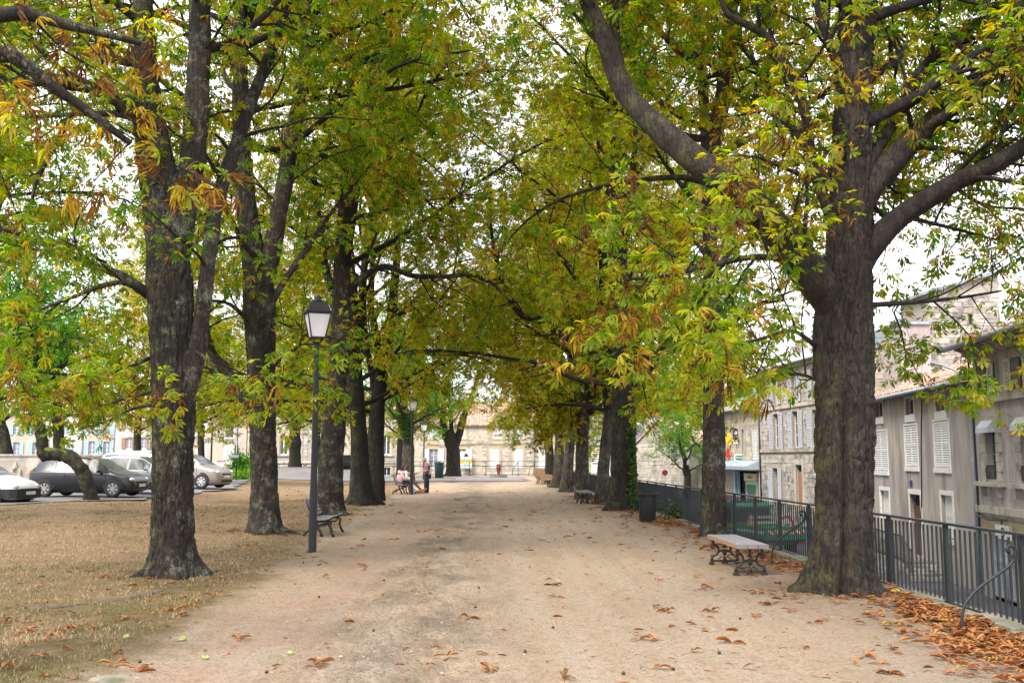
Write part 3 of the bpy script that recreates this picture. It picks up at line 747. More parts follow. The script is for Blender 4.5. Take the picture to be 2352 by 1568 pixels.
def px_path(pts, Y, base=None):
    out = []; rad = []
    for p in pts:
        dy = p[3] if len(p) > 3 else 0.0
        q = atY(p[0], p[1], Y + dy); out.append(np.array(q)); rad.append(p[2] * 0.5 * (Y + dy) / FPX)
    return out, rad
def tree(label, base_px, Y, trunk, seed, limbs=(), seg=24, step=0.25, flare=0.6, groove=None, mat='bark_chestnut', crown=None, own=None, tint=0.5, group='horse chestnut trees lining the walk', cat='tree', name='chestnut_tree', rough=0.05, fiss=0.012, n_single=0, crown_s=1.0, crown_rz=0.0, crown_dz=0.0, brown=0.14, zbase=0.0, lift=3.3):
    """trunk: [(px,py,width_px,(dy))] from the foot up.  limbs: the same, each a bough read off the photograph."""
    P, r = px_path(trunk, Y)
    b = P[0].copy(); b[2] = zbase if zbase else hz(b[0], b[1]); P[0] = b
    t = thing(name, label, cat, tuple(b), 0, group)
    loc = b
    ex = [([q - loc for q in px_path(l, Y)[0]], px_path(l, Y)[1], 12 if l[0][2] * Y > 300 else 8) for l in limbs]
    me = trunk_mesh([q - loc for q in P], r, step, seg, seed, flare=flare, groove=groove, rough=rough, fiss=fiss, mat=mat, extra=ex)
    link('trunk', me, t)
    if own:
        g = Grow(seed + 500, own.get('dens', 1.0), zmin=own.get('zmin', 2.2))
        lo = own.get('from', 0.2)
        srcs = [(e[0], e[1], own.get('bare', lo) if k == 0 else lo) for k, e in enumerate(ex)]
        tp = [q - loc for q in P]
        tk = own.get('trunk', 0)
        if tk: srcs.append((tp, r, tk))
        for (pp, rr, s0) in srcs:
            A, B = resample(pp, rr, 0.35); g.kids(A, B, 0, s0)
        for (p, d, L, rr) in own.get('add', ()):
            g.branch(np.array(p) - loc, nrm(np.array(d, float)), L, rr, 0)
        # twigs out of the trunk
        link('bough', g.w.mesh('bough', 'bark_dark'), t)
        L = np.array(g.lv)
        put_leaves(t, L, seed, own.get('size', 0.15), n_single, brown=brown, tint=tint, five=True)
    if crown is not None:
        bm, cm = crown if isinstance(crown, tuple) else CROWNS[crown % 3]
        A, B = resample([q - loc for q in P], r, 0.1)
        zt = lift + crown_dz
        i = int(np.argmin(np.abs(A[:, 2] - zt))); a = A[i]
        for nm, mesh in (('bough', bm), ('crown', cm)):
            o = link(nm, mesh, t, 'stuff' if nm == 'crown' else None); o.location = a; o.rotation_euler = (0, 0, crown_rz); o.scale = (crown_s,) * 3; o.color = (tint, .5, .5, 1)
    return t
def wp(px, py, Y): return np.array(atY(px, py, Y))

# --- right row
tree('thick chestnut trunk with a deep cleft at its foot, nearest the railings', None, 12.1,
     [(1934, 1372, 128), (1936, 1200, 124), (1940, 1000, 130), (1940, 850, 130), (1942, 740, 126), (1945, 650, 118), (1950, 560, 100), (1953, 450, 92), (1956, 300, 84), (1962, 150, 80), (1970, 0, 84), (1975, -200, 70), (1985, -500, 55), (1990, -1000, 30)],
     21, limbs=[
      [(1925, 720, 70), (1880, 655, 88, -.1), (1810, 560, 82, -.3), (1710, 450, 72, -.5), (1600, 368, 66, -.5), (1500, 285, 58, -.3), (1430, 200, 50, -.1), (1388, 90, 44, -.2), (1345, -10, 38, -.3), (1300, -200, 28, -.3), (1240, -420, 15, -.3)],
      [(1420, 190, 40, -.1), (1412, 120, 34, .1), (1408, 40, 30, .3), (1402, -60, 24, .5), (1390, -220, 14, .7)],
      [(1960, 640, 60), (2010, 555, 56), (2080, 490, 50), (2190, 422, 46, -.3), (2290, 375, 42, -.6), (2400, 310, 34, -.9), (2560, 250, 18, -1.2)],
      [(1955, 520, 60), (2000, 430, 60), (2060, 360, 62), (2160, 262, 56), (2260, 175, 44), (2380, 90, 34), (2520, -20, 16)],
      [(1965, 430, 26), (2010, 350, 28), (2050, 285, 28, .3), (2120, 160, 28, .6), (2220, 66, 22, 1), (2360, 0, 14, 1.4)],
      [(2110, 305, 30), (2200, 250, 26, -.4), (2290, 200, 20, -.8), (2400, 170, 10, -1.2)],
      [(1950, 480, 20), (1901, 420, 22), (1851, 340, 22, .5), (1801, 270, 20, .8), (1758, 190, 18, 1.1), (1715, 120, 14, 1.4), (1651, 60, 10, 1.7)],
      [(1945, 560, 30), (1900, 480, 26), (1868, 380, 24), (1846, 250, 24, -.3), (1806, 150, 20, -.5), (1754, 80, 22, -.6), (1700, 50, 18, -.7), (1663, 20, 14, -.8), (1650, -80, 10, -.9)],
      [(1935, 200, 20), (1912, 120, 20), (1886, 50, 18), (1868, -30, 14), (1850, -160, 8)],
      [(1905, 640, 26), (1840, 605, 20, -.4), (1740, 590, 15, -.8), (1620, 612, 12, -1.1), (1540, 632, 9, -1.3), (1450, 640, 6, -1.5)],
      [(2000, 700, 14), (2100, 694, 10, .3), (2200, 684, 7, .6), (2300, 668, 5, .8)],
      [(2090, 500, 14), (2150, 515, 9, .3), (2230, 535, 7, .5), (2320, 560, 4, .6)],
      [(1890, 880, 9), (1840, 860, 8, .8), (1780, 862, 6, 1.6), (1715, 880, 4, 2.2), (1680, 885, 3, 2.6)],
      [(1880, 800, 12), (1820, 760, 9, -.5), (1740, 780, 7, -1), (1660, 800, 4, -1.5)],
      [(2180, 420, 12), (2260, 470, 8, .4), (2360, 480, 5, .8)]],
     seg=112, step=0.032, flare=0.55, groove=(-1.90, 2.5, 0.42), mat='bark_plated', own=dict(dens=1.05, size=0.13, zmin=2.7, bare=0.55, **{'from': .12}, add=[(wp(1955, 300, 12.1), (1, -.1, .15), 4.5, .09), (wp(1960, 180, 12.1), (.9, .5, .25), 4.5, .08), (wp(1965, 60, 12.1), (1, -.5, .2), 4.2, .08), (wp(1965, 20, 12.1), (-1, .1, .2), 4.5, .08), (wp(1952, 420, 12.1), (.8, .7, .15), 4.5, .07), (wp(2220, 410, 12.0), (.6, .3, .35), 3.0, .05), (wp(1970, -60, 12.1), (1, .3, .3), 4.5, .08)]), rough=0.035, fiss=0.026, n_single=300, crown=1, lift=9.5, tint=0.43, brown=0.2)
tree('slim upright chestnut trunk behind the ornate backless bench', None, 21.2,
     [(1640, 1236, 50), (1640, 1050, 48), (1638, 900, 46), (1636, 780, 44), (1632, 600, 38), (1628, 450, 34), (1620, 300, 28), (1612, 150, 22), (1605, 0, 18), (1600, -200, 12)], 22,
     limbs=[[(1636, 890, 20), (1600, 840, 20), (1560, 803, 15), (1500, 803, 11), (1462, 830, 8), (1450, 860, 5)], [(1640, 800, 18), (1690, 735, 15), (1740, 700, 10), (1800, 690, 5)],
            [(1630, 500, 14), (1560, 420, 11, .8), (1500, 330, 8, 1.4), (1460, 220, 5, 2)], [(1630, 620, 12), (1700, 560, 10, .5), (1760, 470, 7, 1), (1800, 360, 5, 1.5)],
            [(1634, 700, 12), (1560, 660, 10, -.8), (1480, 640, 7, -1.5), (1400, 650, 4, -2)],
            [(1632, 600, 12), (1580, 540, 9, 1.5), (1520, 520, 6, 3), (1450, 530, 4, 4)]],
     seg=64, step=0.05, own=dict(dens=0.9, size=0.14, zmin=2.8, add=[(wp(1620, 300, 21.2), (-1, 0, .35), 6, .09), (wp(1612, 150, 21.2), (-1, -.3, .35), 6, .08), (wp(1626, 420, 21.2), (-.9, .4, .3), 5.5, .08), (wp(1615, 180, 21.2), (1, .1, .3), 5, .07)]), n_single=200, crown=2, lift=8.0, tint=0.50, fiss=0.012)
tree('stout dark chestnut trunk beside the slatted litter bin, ivy on its foot', None, 31.2,
     [(1434, 1172, 56), (1432, 1050, 55), (1434, 950, 54), (1430, 850, 50), (1425, 750, 40), (1420, 600, 30), (1415, 450, 22), (1412, 300, 14)], 23,
     limbs=[[(1428, 870, 36), (1360, 800, 28), (1290, 765, 24), (1240, 735, 20), (1193, 720, 14), (1160, 660, 11), (1140, 600, 9), (1128, 520, 7), (1125, 430, 4)],
            [(1430, 900, 22), (1480, 860, 18), (1530, 790, 14), (1570, 700, 9), (1590, 600, 5)]],
     seg=48, step=0.08, own=dict(dens=0.75, size=0.155, zmin=2.8), crown=0, crown_rz=1.0, tint=0.56, flare=0.7, n_single=60, mat='bark_dark')
tree('thin leaning chestnut trunk left of the ivied one', None, 37.3, [(1381, 1155, 30), (1388, 1050, 27), (1398, 960, 25), (1412, 870, 22), (1425, 760, 18), (1430, 640, 14)], 24, seg=32, step=0.12, crown=1, crown_rz=2.2, tint=0.58, mat='bark_pale', flare=0.4)
tree('chestnut trunk with yellow leaf sprays growing out of it, over the second backless bench', None, 42, [(1338, 1143, 33), (1338, 1040, 30), (1340, 950, 30), (1343, 860, 24), (1345, 760, 18)], 25, seg=32, step=0.12, crown=2, crown_rz=0.3, tint=0.62, mat='bark_pale', flare=0.6,
     limbs=[[(1338, 980, 10), (1320, 950, 8), (1305, 930, 4)], [(1340, 960, 10), (1365, 940, 8), (1375, 915, 4)], [(1338, 1000, 5), (1318, 990, 3)]], own=dict(dens=1.6, size=0.17, zmin=2.0, **{'from': 0.1}))
tree('twin stemmed grey chestnut trunk, fourth from the concrete bench', None, 50.8, [(1300, 1127, 26), (1306, 1050, 22), (1312, 980, 18), (1316, 900, 15), (1318, 800, 12)], 26, seg=24, step=0.15, crown=0, crown_rz=4.0, tint=0.62, mat='bark_pale', groove=(-1.3, 3, .3))
tree('smooth grey chestnut trunk just right of the concrete bench', None, 58, [(1280, 1117, 25), (1285, 1040, 22), (1283, 960, 19), (1281, 880, 14), (1280, 780, 10)], 27, seg=24, step=0.15, crown=1, crown_rz=5.0, crown_dz=-.5, tint=0.68, mat='bark_pale')
tree('dark forking chestnut trunk behind the concrete bench', None, 68, [(1262, 1108, 22), (1262, 1040, 19), (1254, 985, 18), (1238, 945, 14), (1222, 900, 10)], 28, seg=24, step=0.15, crown=2, crown_rz=1.7, crown_dz=-.6, tint=0.66, mat='bark_dark', limbs=[[(1256, 1000, 12), (1272, 960, 10), (1284, 900, 6)]])
# --- left row
tree('thick lichened chestnut trunk with spreading roots, nearest on the lawn side', None, 14.3,
     [(395, 1318, 84), (397, 1150, 80), (396, 1000, 84), (394, 850, 90), (390, 700, 94), (382, 560, 92), (368, 430, 88), (347, 300, 76), (336, 180, 60), (330, 60, 50), (325, -150, 45), (320, -600, 25)], 31,
     limbs=[
      [(402, 600, 60), (425, 480, 60), (446, 330, 56), (456, 170, 54), (460, 0, 50), (465, -300, 42), (470, -700, 26)],
      [(425, 920, 40), (448, 830, 40), (462, 740, 38), (474, 640, 34), (495, 480, 34, .3), (538, 345, 32, .6), (582, 220, 30, .9), (626, 110, 26, 1.2), (668, -20, 22, 1.5), (720, -220, 14, 1.8)],
      [(370, 700, 26), (325, 664, 24), (267, 628, 20), (173, 596, 15), (100, 560, 13), (17, 530, 9), (-90, 520, 4)],
      [(350, 690, 14), (300, 655, 13, -.3), (250, 652, 12, -.6), (160, 685, 9, -.8), (90, 712, 5, -1)],
      [(350, 330, 26), (300, 268, 20, .4), (197, 262, 12, .8), (90, 268, 9, 1.1), (-40, 272, 6, 1.4)],
      [(345, 300, 26), (290, 250, 22, -.4), (200, 205, 16, -.8), (113, 190, 20, -1.1), (0, 196, 18, -1.4), (-120, 200, 10, -1.7)],
      [(165, 262, 12, .9), (127, 333, 12, .9), (92, 400, 10, .9), (77, 440, 8, .9), (67, 510, 5, .9)],
      [(335, 240, 20), (260, 215, 16, -.3), (143, 160, 14, -.6), (60, 80, 10, -.8), (0, 20, 8, -1)],
      [(350, 820, 9), (270, 850, 8, -.5), (170, 860, 6, -1), (70, 850, 4, -1.4)],
      [(350, 900, 8), (270, 920, 6, .5), (190, 948, 5, .9), (120, 960, 3, 1.2)],
      [(350, 930, 8), (300, 940, 6, .6), (250, 965, 4, 1.0), (180, 985, 3, 1.3)],
      [(440, 800, 9), (480, 830, 7, -.4), (520, 880, 5, -.8), (560, 900, 3, -1)]],
     seg=104, step=0.04, flare=0.9, groove=(-2.3, 1.1, 0.22), own=dict(dens=0.95, size=0.13, zmin=2.4, add=[(wp(340, 150, 14.3), (-1, .3, .3), 4.5, .08), (wp(458, 120, 14.3), (.9, .3, .4), 4.0, .07), (wp(336, 60, 14.3), (-.7, -.5, .3), 4.0, .07), (wp(460, 0, 14.3), (1, -.1, .3), 4.5, .07)]), n_single=300, crown=0, lift=10.0, tint=0.40, rough=0.06, fiss=0.022, brown=0.12)
tree('second chestnut trunk from the lawn edge, dark, beside the tall lamp post', None, 22.2,
     [(612, 1222, 64), (607, 1080, 62), (602, 950, 60), (598, 820, 64), (595, 720, 70), (593, 640, 66), (575, 540, 48), (560, 400, 42), (552, 200, 36), (548, 0, 28), (545, -200, 18)], 32,
     limbs=[[(600, 700, 40), (622, 590, 44), (646, 460, 40), (668, 330, 38), (690, 220, 36), (705, 100, 32), (715, -20, 26), (725, -200, 16)],
            [(585, 960, 26), (560, 912, 28), (520, 850, 24), (482, 800, 20), (468, 720, 15), (478, 640, 10)],
            [(610, 720, 18), (650, 650, 16), (710, 565, 14, .4), (760, 490, 11, .8), (820, 420, 8, 1.2), (880, 340, 5, 1.6)],
            [(560, 450, 16), (500, 380, 12, .5), (430, 330, 9, 1), (380, 300, 5, 1.5)],
            [(590, 760, 12), (530, 700, 9, -.8), (470, 690, 6, -1.4)], [(615, 850, 10), (680, 800, 8, -.4), (720, 790, 6, -.7), (760, 800, 3, -1)],
            [(600, 600, 16), (560, 560, 12, -1), (520, 470, 9, -2), (500, 380, 6, -3)], [(610, 900, 8), (650, 890, 6, .8), (700, 850, 4, 1.5)]],
     seg=96, step=0.045, flare=0.8, own=dict(dens=0.9, size=0.14, zmin=2.6, add=[(wp(690, 220, 22.2), (1, 0, .35), 6, .09), (wp(705, 100, 22.2), (1, .3, .35), 6, .08), (wp(668, 330, 22.2), (.9, -.4, .35), 5.5, .08)]), n_single=200, crown=1, lift=8.5, tint=0.42, fiss=0.02, crown_rz=1)
tree('curving lichened chestnut trunk right behind the slatted bench', None, 28.9,
     [(757, 1182, 54), (762, 1050, 51), (772, 920, 52), (780, 800, 48), (784, 690, 46), (788, 560, 36), (795, 420, 30), (802, 300, 26), (806, 180, 20), (808, 50, 13)], 33,
     limbs=[[(786, 690, 22), (827, 642, 18), (884, 612, 14), (944, 632, 12), (1010, 635, 10), (1084, 632, 9), (1130, 650, 7), (1170, 690, 4)],
            [(780, 700, 20), (752, 630, 17), (738, 540, 14), (725, 430, 10), (720, 320, 6)], [(800, 350, 12), (850, 310, 9), (900, 250, 8), (960, 200, 6), (1020, 190, 4)],
            [(795, 430, 12), (850, 350, 9, -.6), (900, 330, 7, -1), (980, 370, 5, -1.5), (1060, 450, 4, -2)],
            [(780, 780, 12), (720, 770, 9, .6), (670, 775, 6, 1.0)], [(782, 800, 12), (720, 760, 10, -.4), (670, 750, 8, -.7), (640, 740, 4, -1)]],
     seg=64, step=0.06, own=dict(dens=0.75, size=0.155, zmin=2.8), crown=2, lift=7.0, tint=0.52, n_single=100)
tree('narrower chestnut trunk with surface roots, front one of the close pair', None, 36, [(830, 1158, 48), (826, 1050, 42), (820, 930, 40), (812, 800, 36), (806, 680, 28), (800, 560, 20), (796, 450, 14)], 34, seg=48, step=0.08, crown=0, crown_rz=0.6, tint=0.52, flare=1.0, mat='bark_dark')
tree('chestnut trunk leaning right, rear one of the close pair', None, 40, [(862, 1148, 37), (864, 1000, 36), (872, 890, 36), (892, 780, 28), (908, 640, 20), (918, 520, 12)], 35, seg=40, step=0.1, crown=1, crown_rz=3.6, tint=0.56, flare=0.4, mat='bark_dark',
     limbs=[[(866, 920, 18), (850, 840, 14), (838, 740, 10), (830, 640, 6)], [(900, 740, 14), (950, 690, 10), (1010, 640, 6)]])
tree('pale barked tree trunk behind the bench where people sit', None, 68, [(938, 1107, 29), (938, 1040, 26), (936, 960, 22), (934, 880, 16), (934, 800, 10)], 36, seg=24, step=0.2, crown=CROWN_MAPLE, crown_s=1.25, tint=0.3, mat='bark_pale', name='ivy_clad_tree', group='trees at the far end of the walk')
tree('thin dark trunk just left of the pale one', None, 88, [(918, 1094, 13), (917, 1030, 12), (921, 960, 10), (925, 880, 7)], 37, seg=16, step=0.3, crown=CROWN_FAR, tint=0.5, mat='bark_dark', group='trees at the far end of the walk')
tree('forked dark tree at the far end in the middle of the walk', None, 94, [(1041, 1094, 32), (1040, 1045, 29), (1039, 1012, 27), (1037, 990, 12)], 38, seg=24, step=0.15,
     limbs=[[(1036, 1030, 20), (1024, 1000, 18), (1017, 965, 15), (1019, 925, 12), (1024, 870, 7)], [(1042, 1030, 20), (1054, 1000, 18), (1064, 960, 16), (1080, 920, 13), (1096, 870, 9), (1110, 820, 5)]], flare=0.45,
     crown=1, crown_s=1.05, crown_rz=2.6, lift=4.0, tint=0.62, mat='bark_dark', group='trees at the far end of the walk')
# --- on the left, across the lawn and behind the wall
tree('gnarled tree trunk with a swollen burr, on the far rise', None, 86, [(676, 1083, 28), (677, 1040, 24), (676, 1018, 34), (677, 1000, 26), (682, 965, 20), (692, 925, 16), (700, 880, 10)], 41, seg=24, step=0.15, crown=CROWN_FAR, crown_s=1.1, tint=0.46, mat='bark_dark', group='trees beyond the lawn', zbase=0.62)
tree('slim straight tree trunk right of the burred one', None, 88, [(731, 1090, 9), (731, 1000, 9), (733, 920, 7), (735, 860, 5)], 42, seg=12, step=0.3, crown=CROWN_FAR, tint=0.5, group='trees beyond the lawn', zbase=0.55, mat='bark_pale')
tree('plain trunk standing left of the slim lamp beside the beige house', None, 92, [(463, 1065, 16), (461, 1000, 15), (463, 940, 12), (463, 880, 9)], 43, seg=12, step=0.3, crown=CROWN_FAR, tint=0.50, group='trees beyond the lawn', mat='bark_dark', zbase=0.6)
tree('dark trunk behind the roofs of the silver cars', None, 80, [(317, 1062, 20), (316, 1000, 16), (318, 940, 14), (318, 890, 10)], 44, seg=12, step=0.3, crown=2, crown_s=1.0, tint=0.72, group='trees beyond the lawn', mat='bark_dark', zbase=0.25)
tree('dark trunk behind the wall, half hidden by the bent tree', None, 66, [(134, 1075, 24), (135, 1000, 23), (133, 940, 20), (132, 880, 14)], 45, seg=16, step=0.3, crown=CROWN_MAPLE, crown_s=1.2, tint=0.42, group='trees beyond the lawn', mat='bark_dark', zbase=0.2)
tree('leaning grey trunk at the left edge behind the wall', None, 66, [(22, 1075, 38), (10, 1010, 28), (-4, 950, 22), (-20, 880, 16)], 46, seg=16, step=0.3, crown=CROWN_MAPLE, crown_s=1.3, tint=0.45, group='trees beyond the lawn', mat='bark_dark', zbase=0.2)
tree('chestnut whose brown green crown spreads above the silver cars', None, 58, [(392, 1085, 30), (392, 1000, 26), (392, 930, 20)], 47, seg=12, step=0.4, crown=0, crown_s=0.95, tint=0.62, group='trees beyond the lawn', mat='bark_dark', crown_dz=-0.6)
tree('green chestnut crown showing between the second and third lawn side trunks', None, 62, [(606, 1105, 26), (606, 1000, 22), (606, 930, 18)], 48, seg=12, step=0.4, crown=1, crown_s=0.9, tint=0.40, group='trees beyond the lawn', mat='bark_dark')
tree('big chestnut crown filling the sky left of the thick lichened trunk', None, 24, [(-330, 1240, 80), (-330, 1000, 70), (-330, 700, 60)], 49, seg=16, step=0.3, crown=2, crown_s=1.0, crown_rz=2, tint=0.40, lift=3.6)
# bent maple: the stem arches over to the left before it climbs
b = wp(210, 1155, 37.0); bt = thing('bent_maple_tree', 'green maple whose mossy trunk arches over in front of the black car', 'tree', (b[0], b[1], hz(b[0], b[1])))
loc = np.array(bt.location)
bp = [(212, 1157, 32), (203, 1120, 29), (190, 1085, 30), (172, 1058, 30), (148, 1045, 28), (118, 1043, 27), (99, 1040, 27), (98, 1020, 26), (92, 985, 26), (80, 950, 22), (62, 920, 20), (50, 880, 18), (48, 830, 14), (42, 760, 9)]
P, r = px_path(bp, 37.0); A, B_ = resample([p - loc for p in P], r, 0.06); w = Wood(); w.tube(A, B_, 28, 0.22, 5, 4.0); w.tube([p - loc for p in px_path([(108, 1044, 24), (96, 1052, 16), (92, 1050, 8)], 37)[0]], [.2, .13, .05], 12, .3, 2, 6)
link('trunk', w.mesh('trunk', 'bark_dark'), bt)
for sx, rz_, dz in ((0.95, 0.5, 0.0), (0.8, 2.5, -0.4)):
    for nm, mesh in (('bough', CROWN_MAPLE[0]), ('crown', CROWN_MAPLE[1])):
        o = link(nm, mesh, bt, 'stuff' if nm == 'crown' else None); o.location = Vector(wp(60 - 30 * (sx < .9), 905, 37.0) - loc) + Vector((0, (sx < .9) * 1.5, dz)); o.scale = (sx,) * 3; o.rotation_euler = (0, 0, rz_); o.color = (0.42, .5, .5, 1)
moss = Wood(); PP, rr = px_path([(186, 1080, 14), (170, 1054, 18), (148, 1040, 20), (120, 1037, 20), (104, 1032, 16)], 36.92); moss.tube([p - loc for p in PP], np.array(rr) * 0.9, 12, 0.3, 9, 9)
pm('moss', (0.07, 0.10, 0.012), (0.12, 0.15, 0.02), 20, 0.95, 0.8, 0.02, 60)
link('moss', moss.mesh('moss', 'moss'), bt, 'stuff')
# boughs of a tree that stands just outside the frame on the left, nearer to the camera
t0 = thing('chestnut_tree', 'blurred brown leaved chestnut boughs hanging into the upper left corner', 'tree', (-5.2, 7.0, 0), 0, 'horse chestnut trees lining the walk')
loc = np.array(t0.location)
link('trunk', trunk_mesh([np.array([0, 0, 0.]), np.array([.05, 0, 2.]), np.array([0, 0.1, 4.]), np.array([0, 0, 8.])], [0.36, .33, .3, .2], 0.1, 32, 61, extra=[([np.array([0, 0, 3.6]), wp(-60, 130, 7.0) - loc, wp(120, 200, 7.2) - loc, wp(300, 330, 7.4) - loc], [.10, .07, .045, .02], 8), ([np.array([0, 0, 4.2]), wp(-40, 40, 6.8) - loc, wp(160, 60, 7.0) - loc, wp(360, 110, 7.3) - loc], [.10, .06, .035, .015], 8)]), t0)
g = Grow(62, 1.0); g.w.tube([np.array([0, 0, 3.4]), np.array([.1, 0, 3.5])], [.05, .05], 5); g.kids(*resample([wp(-60, 130, 7.0) - loc, wp(120, 200, 7.2) - loc, wp(300, 330, 7.4) - loc, wp(420, 420, 7.5) - loc], [.05, .04, .02, .01], .2), 1, 0.0, spacing=.22)
g.kids(*resample([wp(-40, 40, 6.8) - loc, wp(160, 60, 7.0) - loc, wp(360, 110, 7.3) - loc], [.05, .035, .015], .2), 1, 0.0, spacing=.22)
link('bough', g.w.mesh('bough', 'bark_dark'), t0)
put_leaves(t0, g.lv, 63, 0.10, 150, brown=0.45, tint=0.48, five=True)
# ivy on the foot of the dark right hand trunk and on the pale tree
def ivy(tree_obj, Y, band, n, seed, name='ivy'):
    rng = np.random.default_rng(seed); loc = np.array(tree_obj.location); lv = []
    for _ in range(n):
        k = rng.random(); (x0, y0, w0), (x1, y1, w1) = band; px = x0 + (x1 - x0) * k + rng.normal(0, (w0 + (w1 - w0) * k) * .35); py = y0 + (y1 - y0) * k
        p = np.array(atY(px, py, Y)) + np.array([0, rng.normal(0, .05), 0]) - loc; lv.append((*p, rng.normal(0, .5), -1, rng.normal(-.6, .5)))
    V, lo, t, _h = leaf_arrays(lv, 0.075, seed, True, 0.02, 0.6); o = link(name, npmesh(name, V, 4, lo, 'ivy_leaf', t), tree_obj, 'stuff'); o.color = (.5, .5, .5, 1)
for o in [x for x in bpy.data.objects if x.get('label', '').startswith('stout dark chestnut')]: ivy(o, 30.75, ((1455, 1168, 14), (1450, 980, 12)), 900, 71)
for o in [x for x in bpy.data.objects if x.get('label', '').startswith('pale barked')]:
    ivy(o, 67.5, ((938, 1010, 14), (934, 950, 40)), 2200, 72)
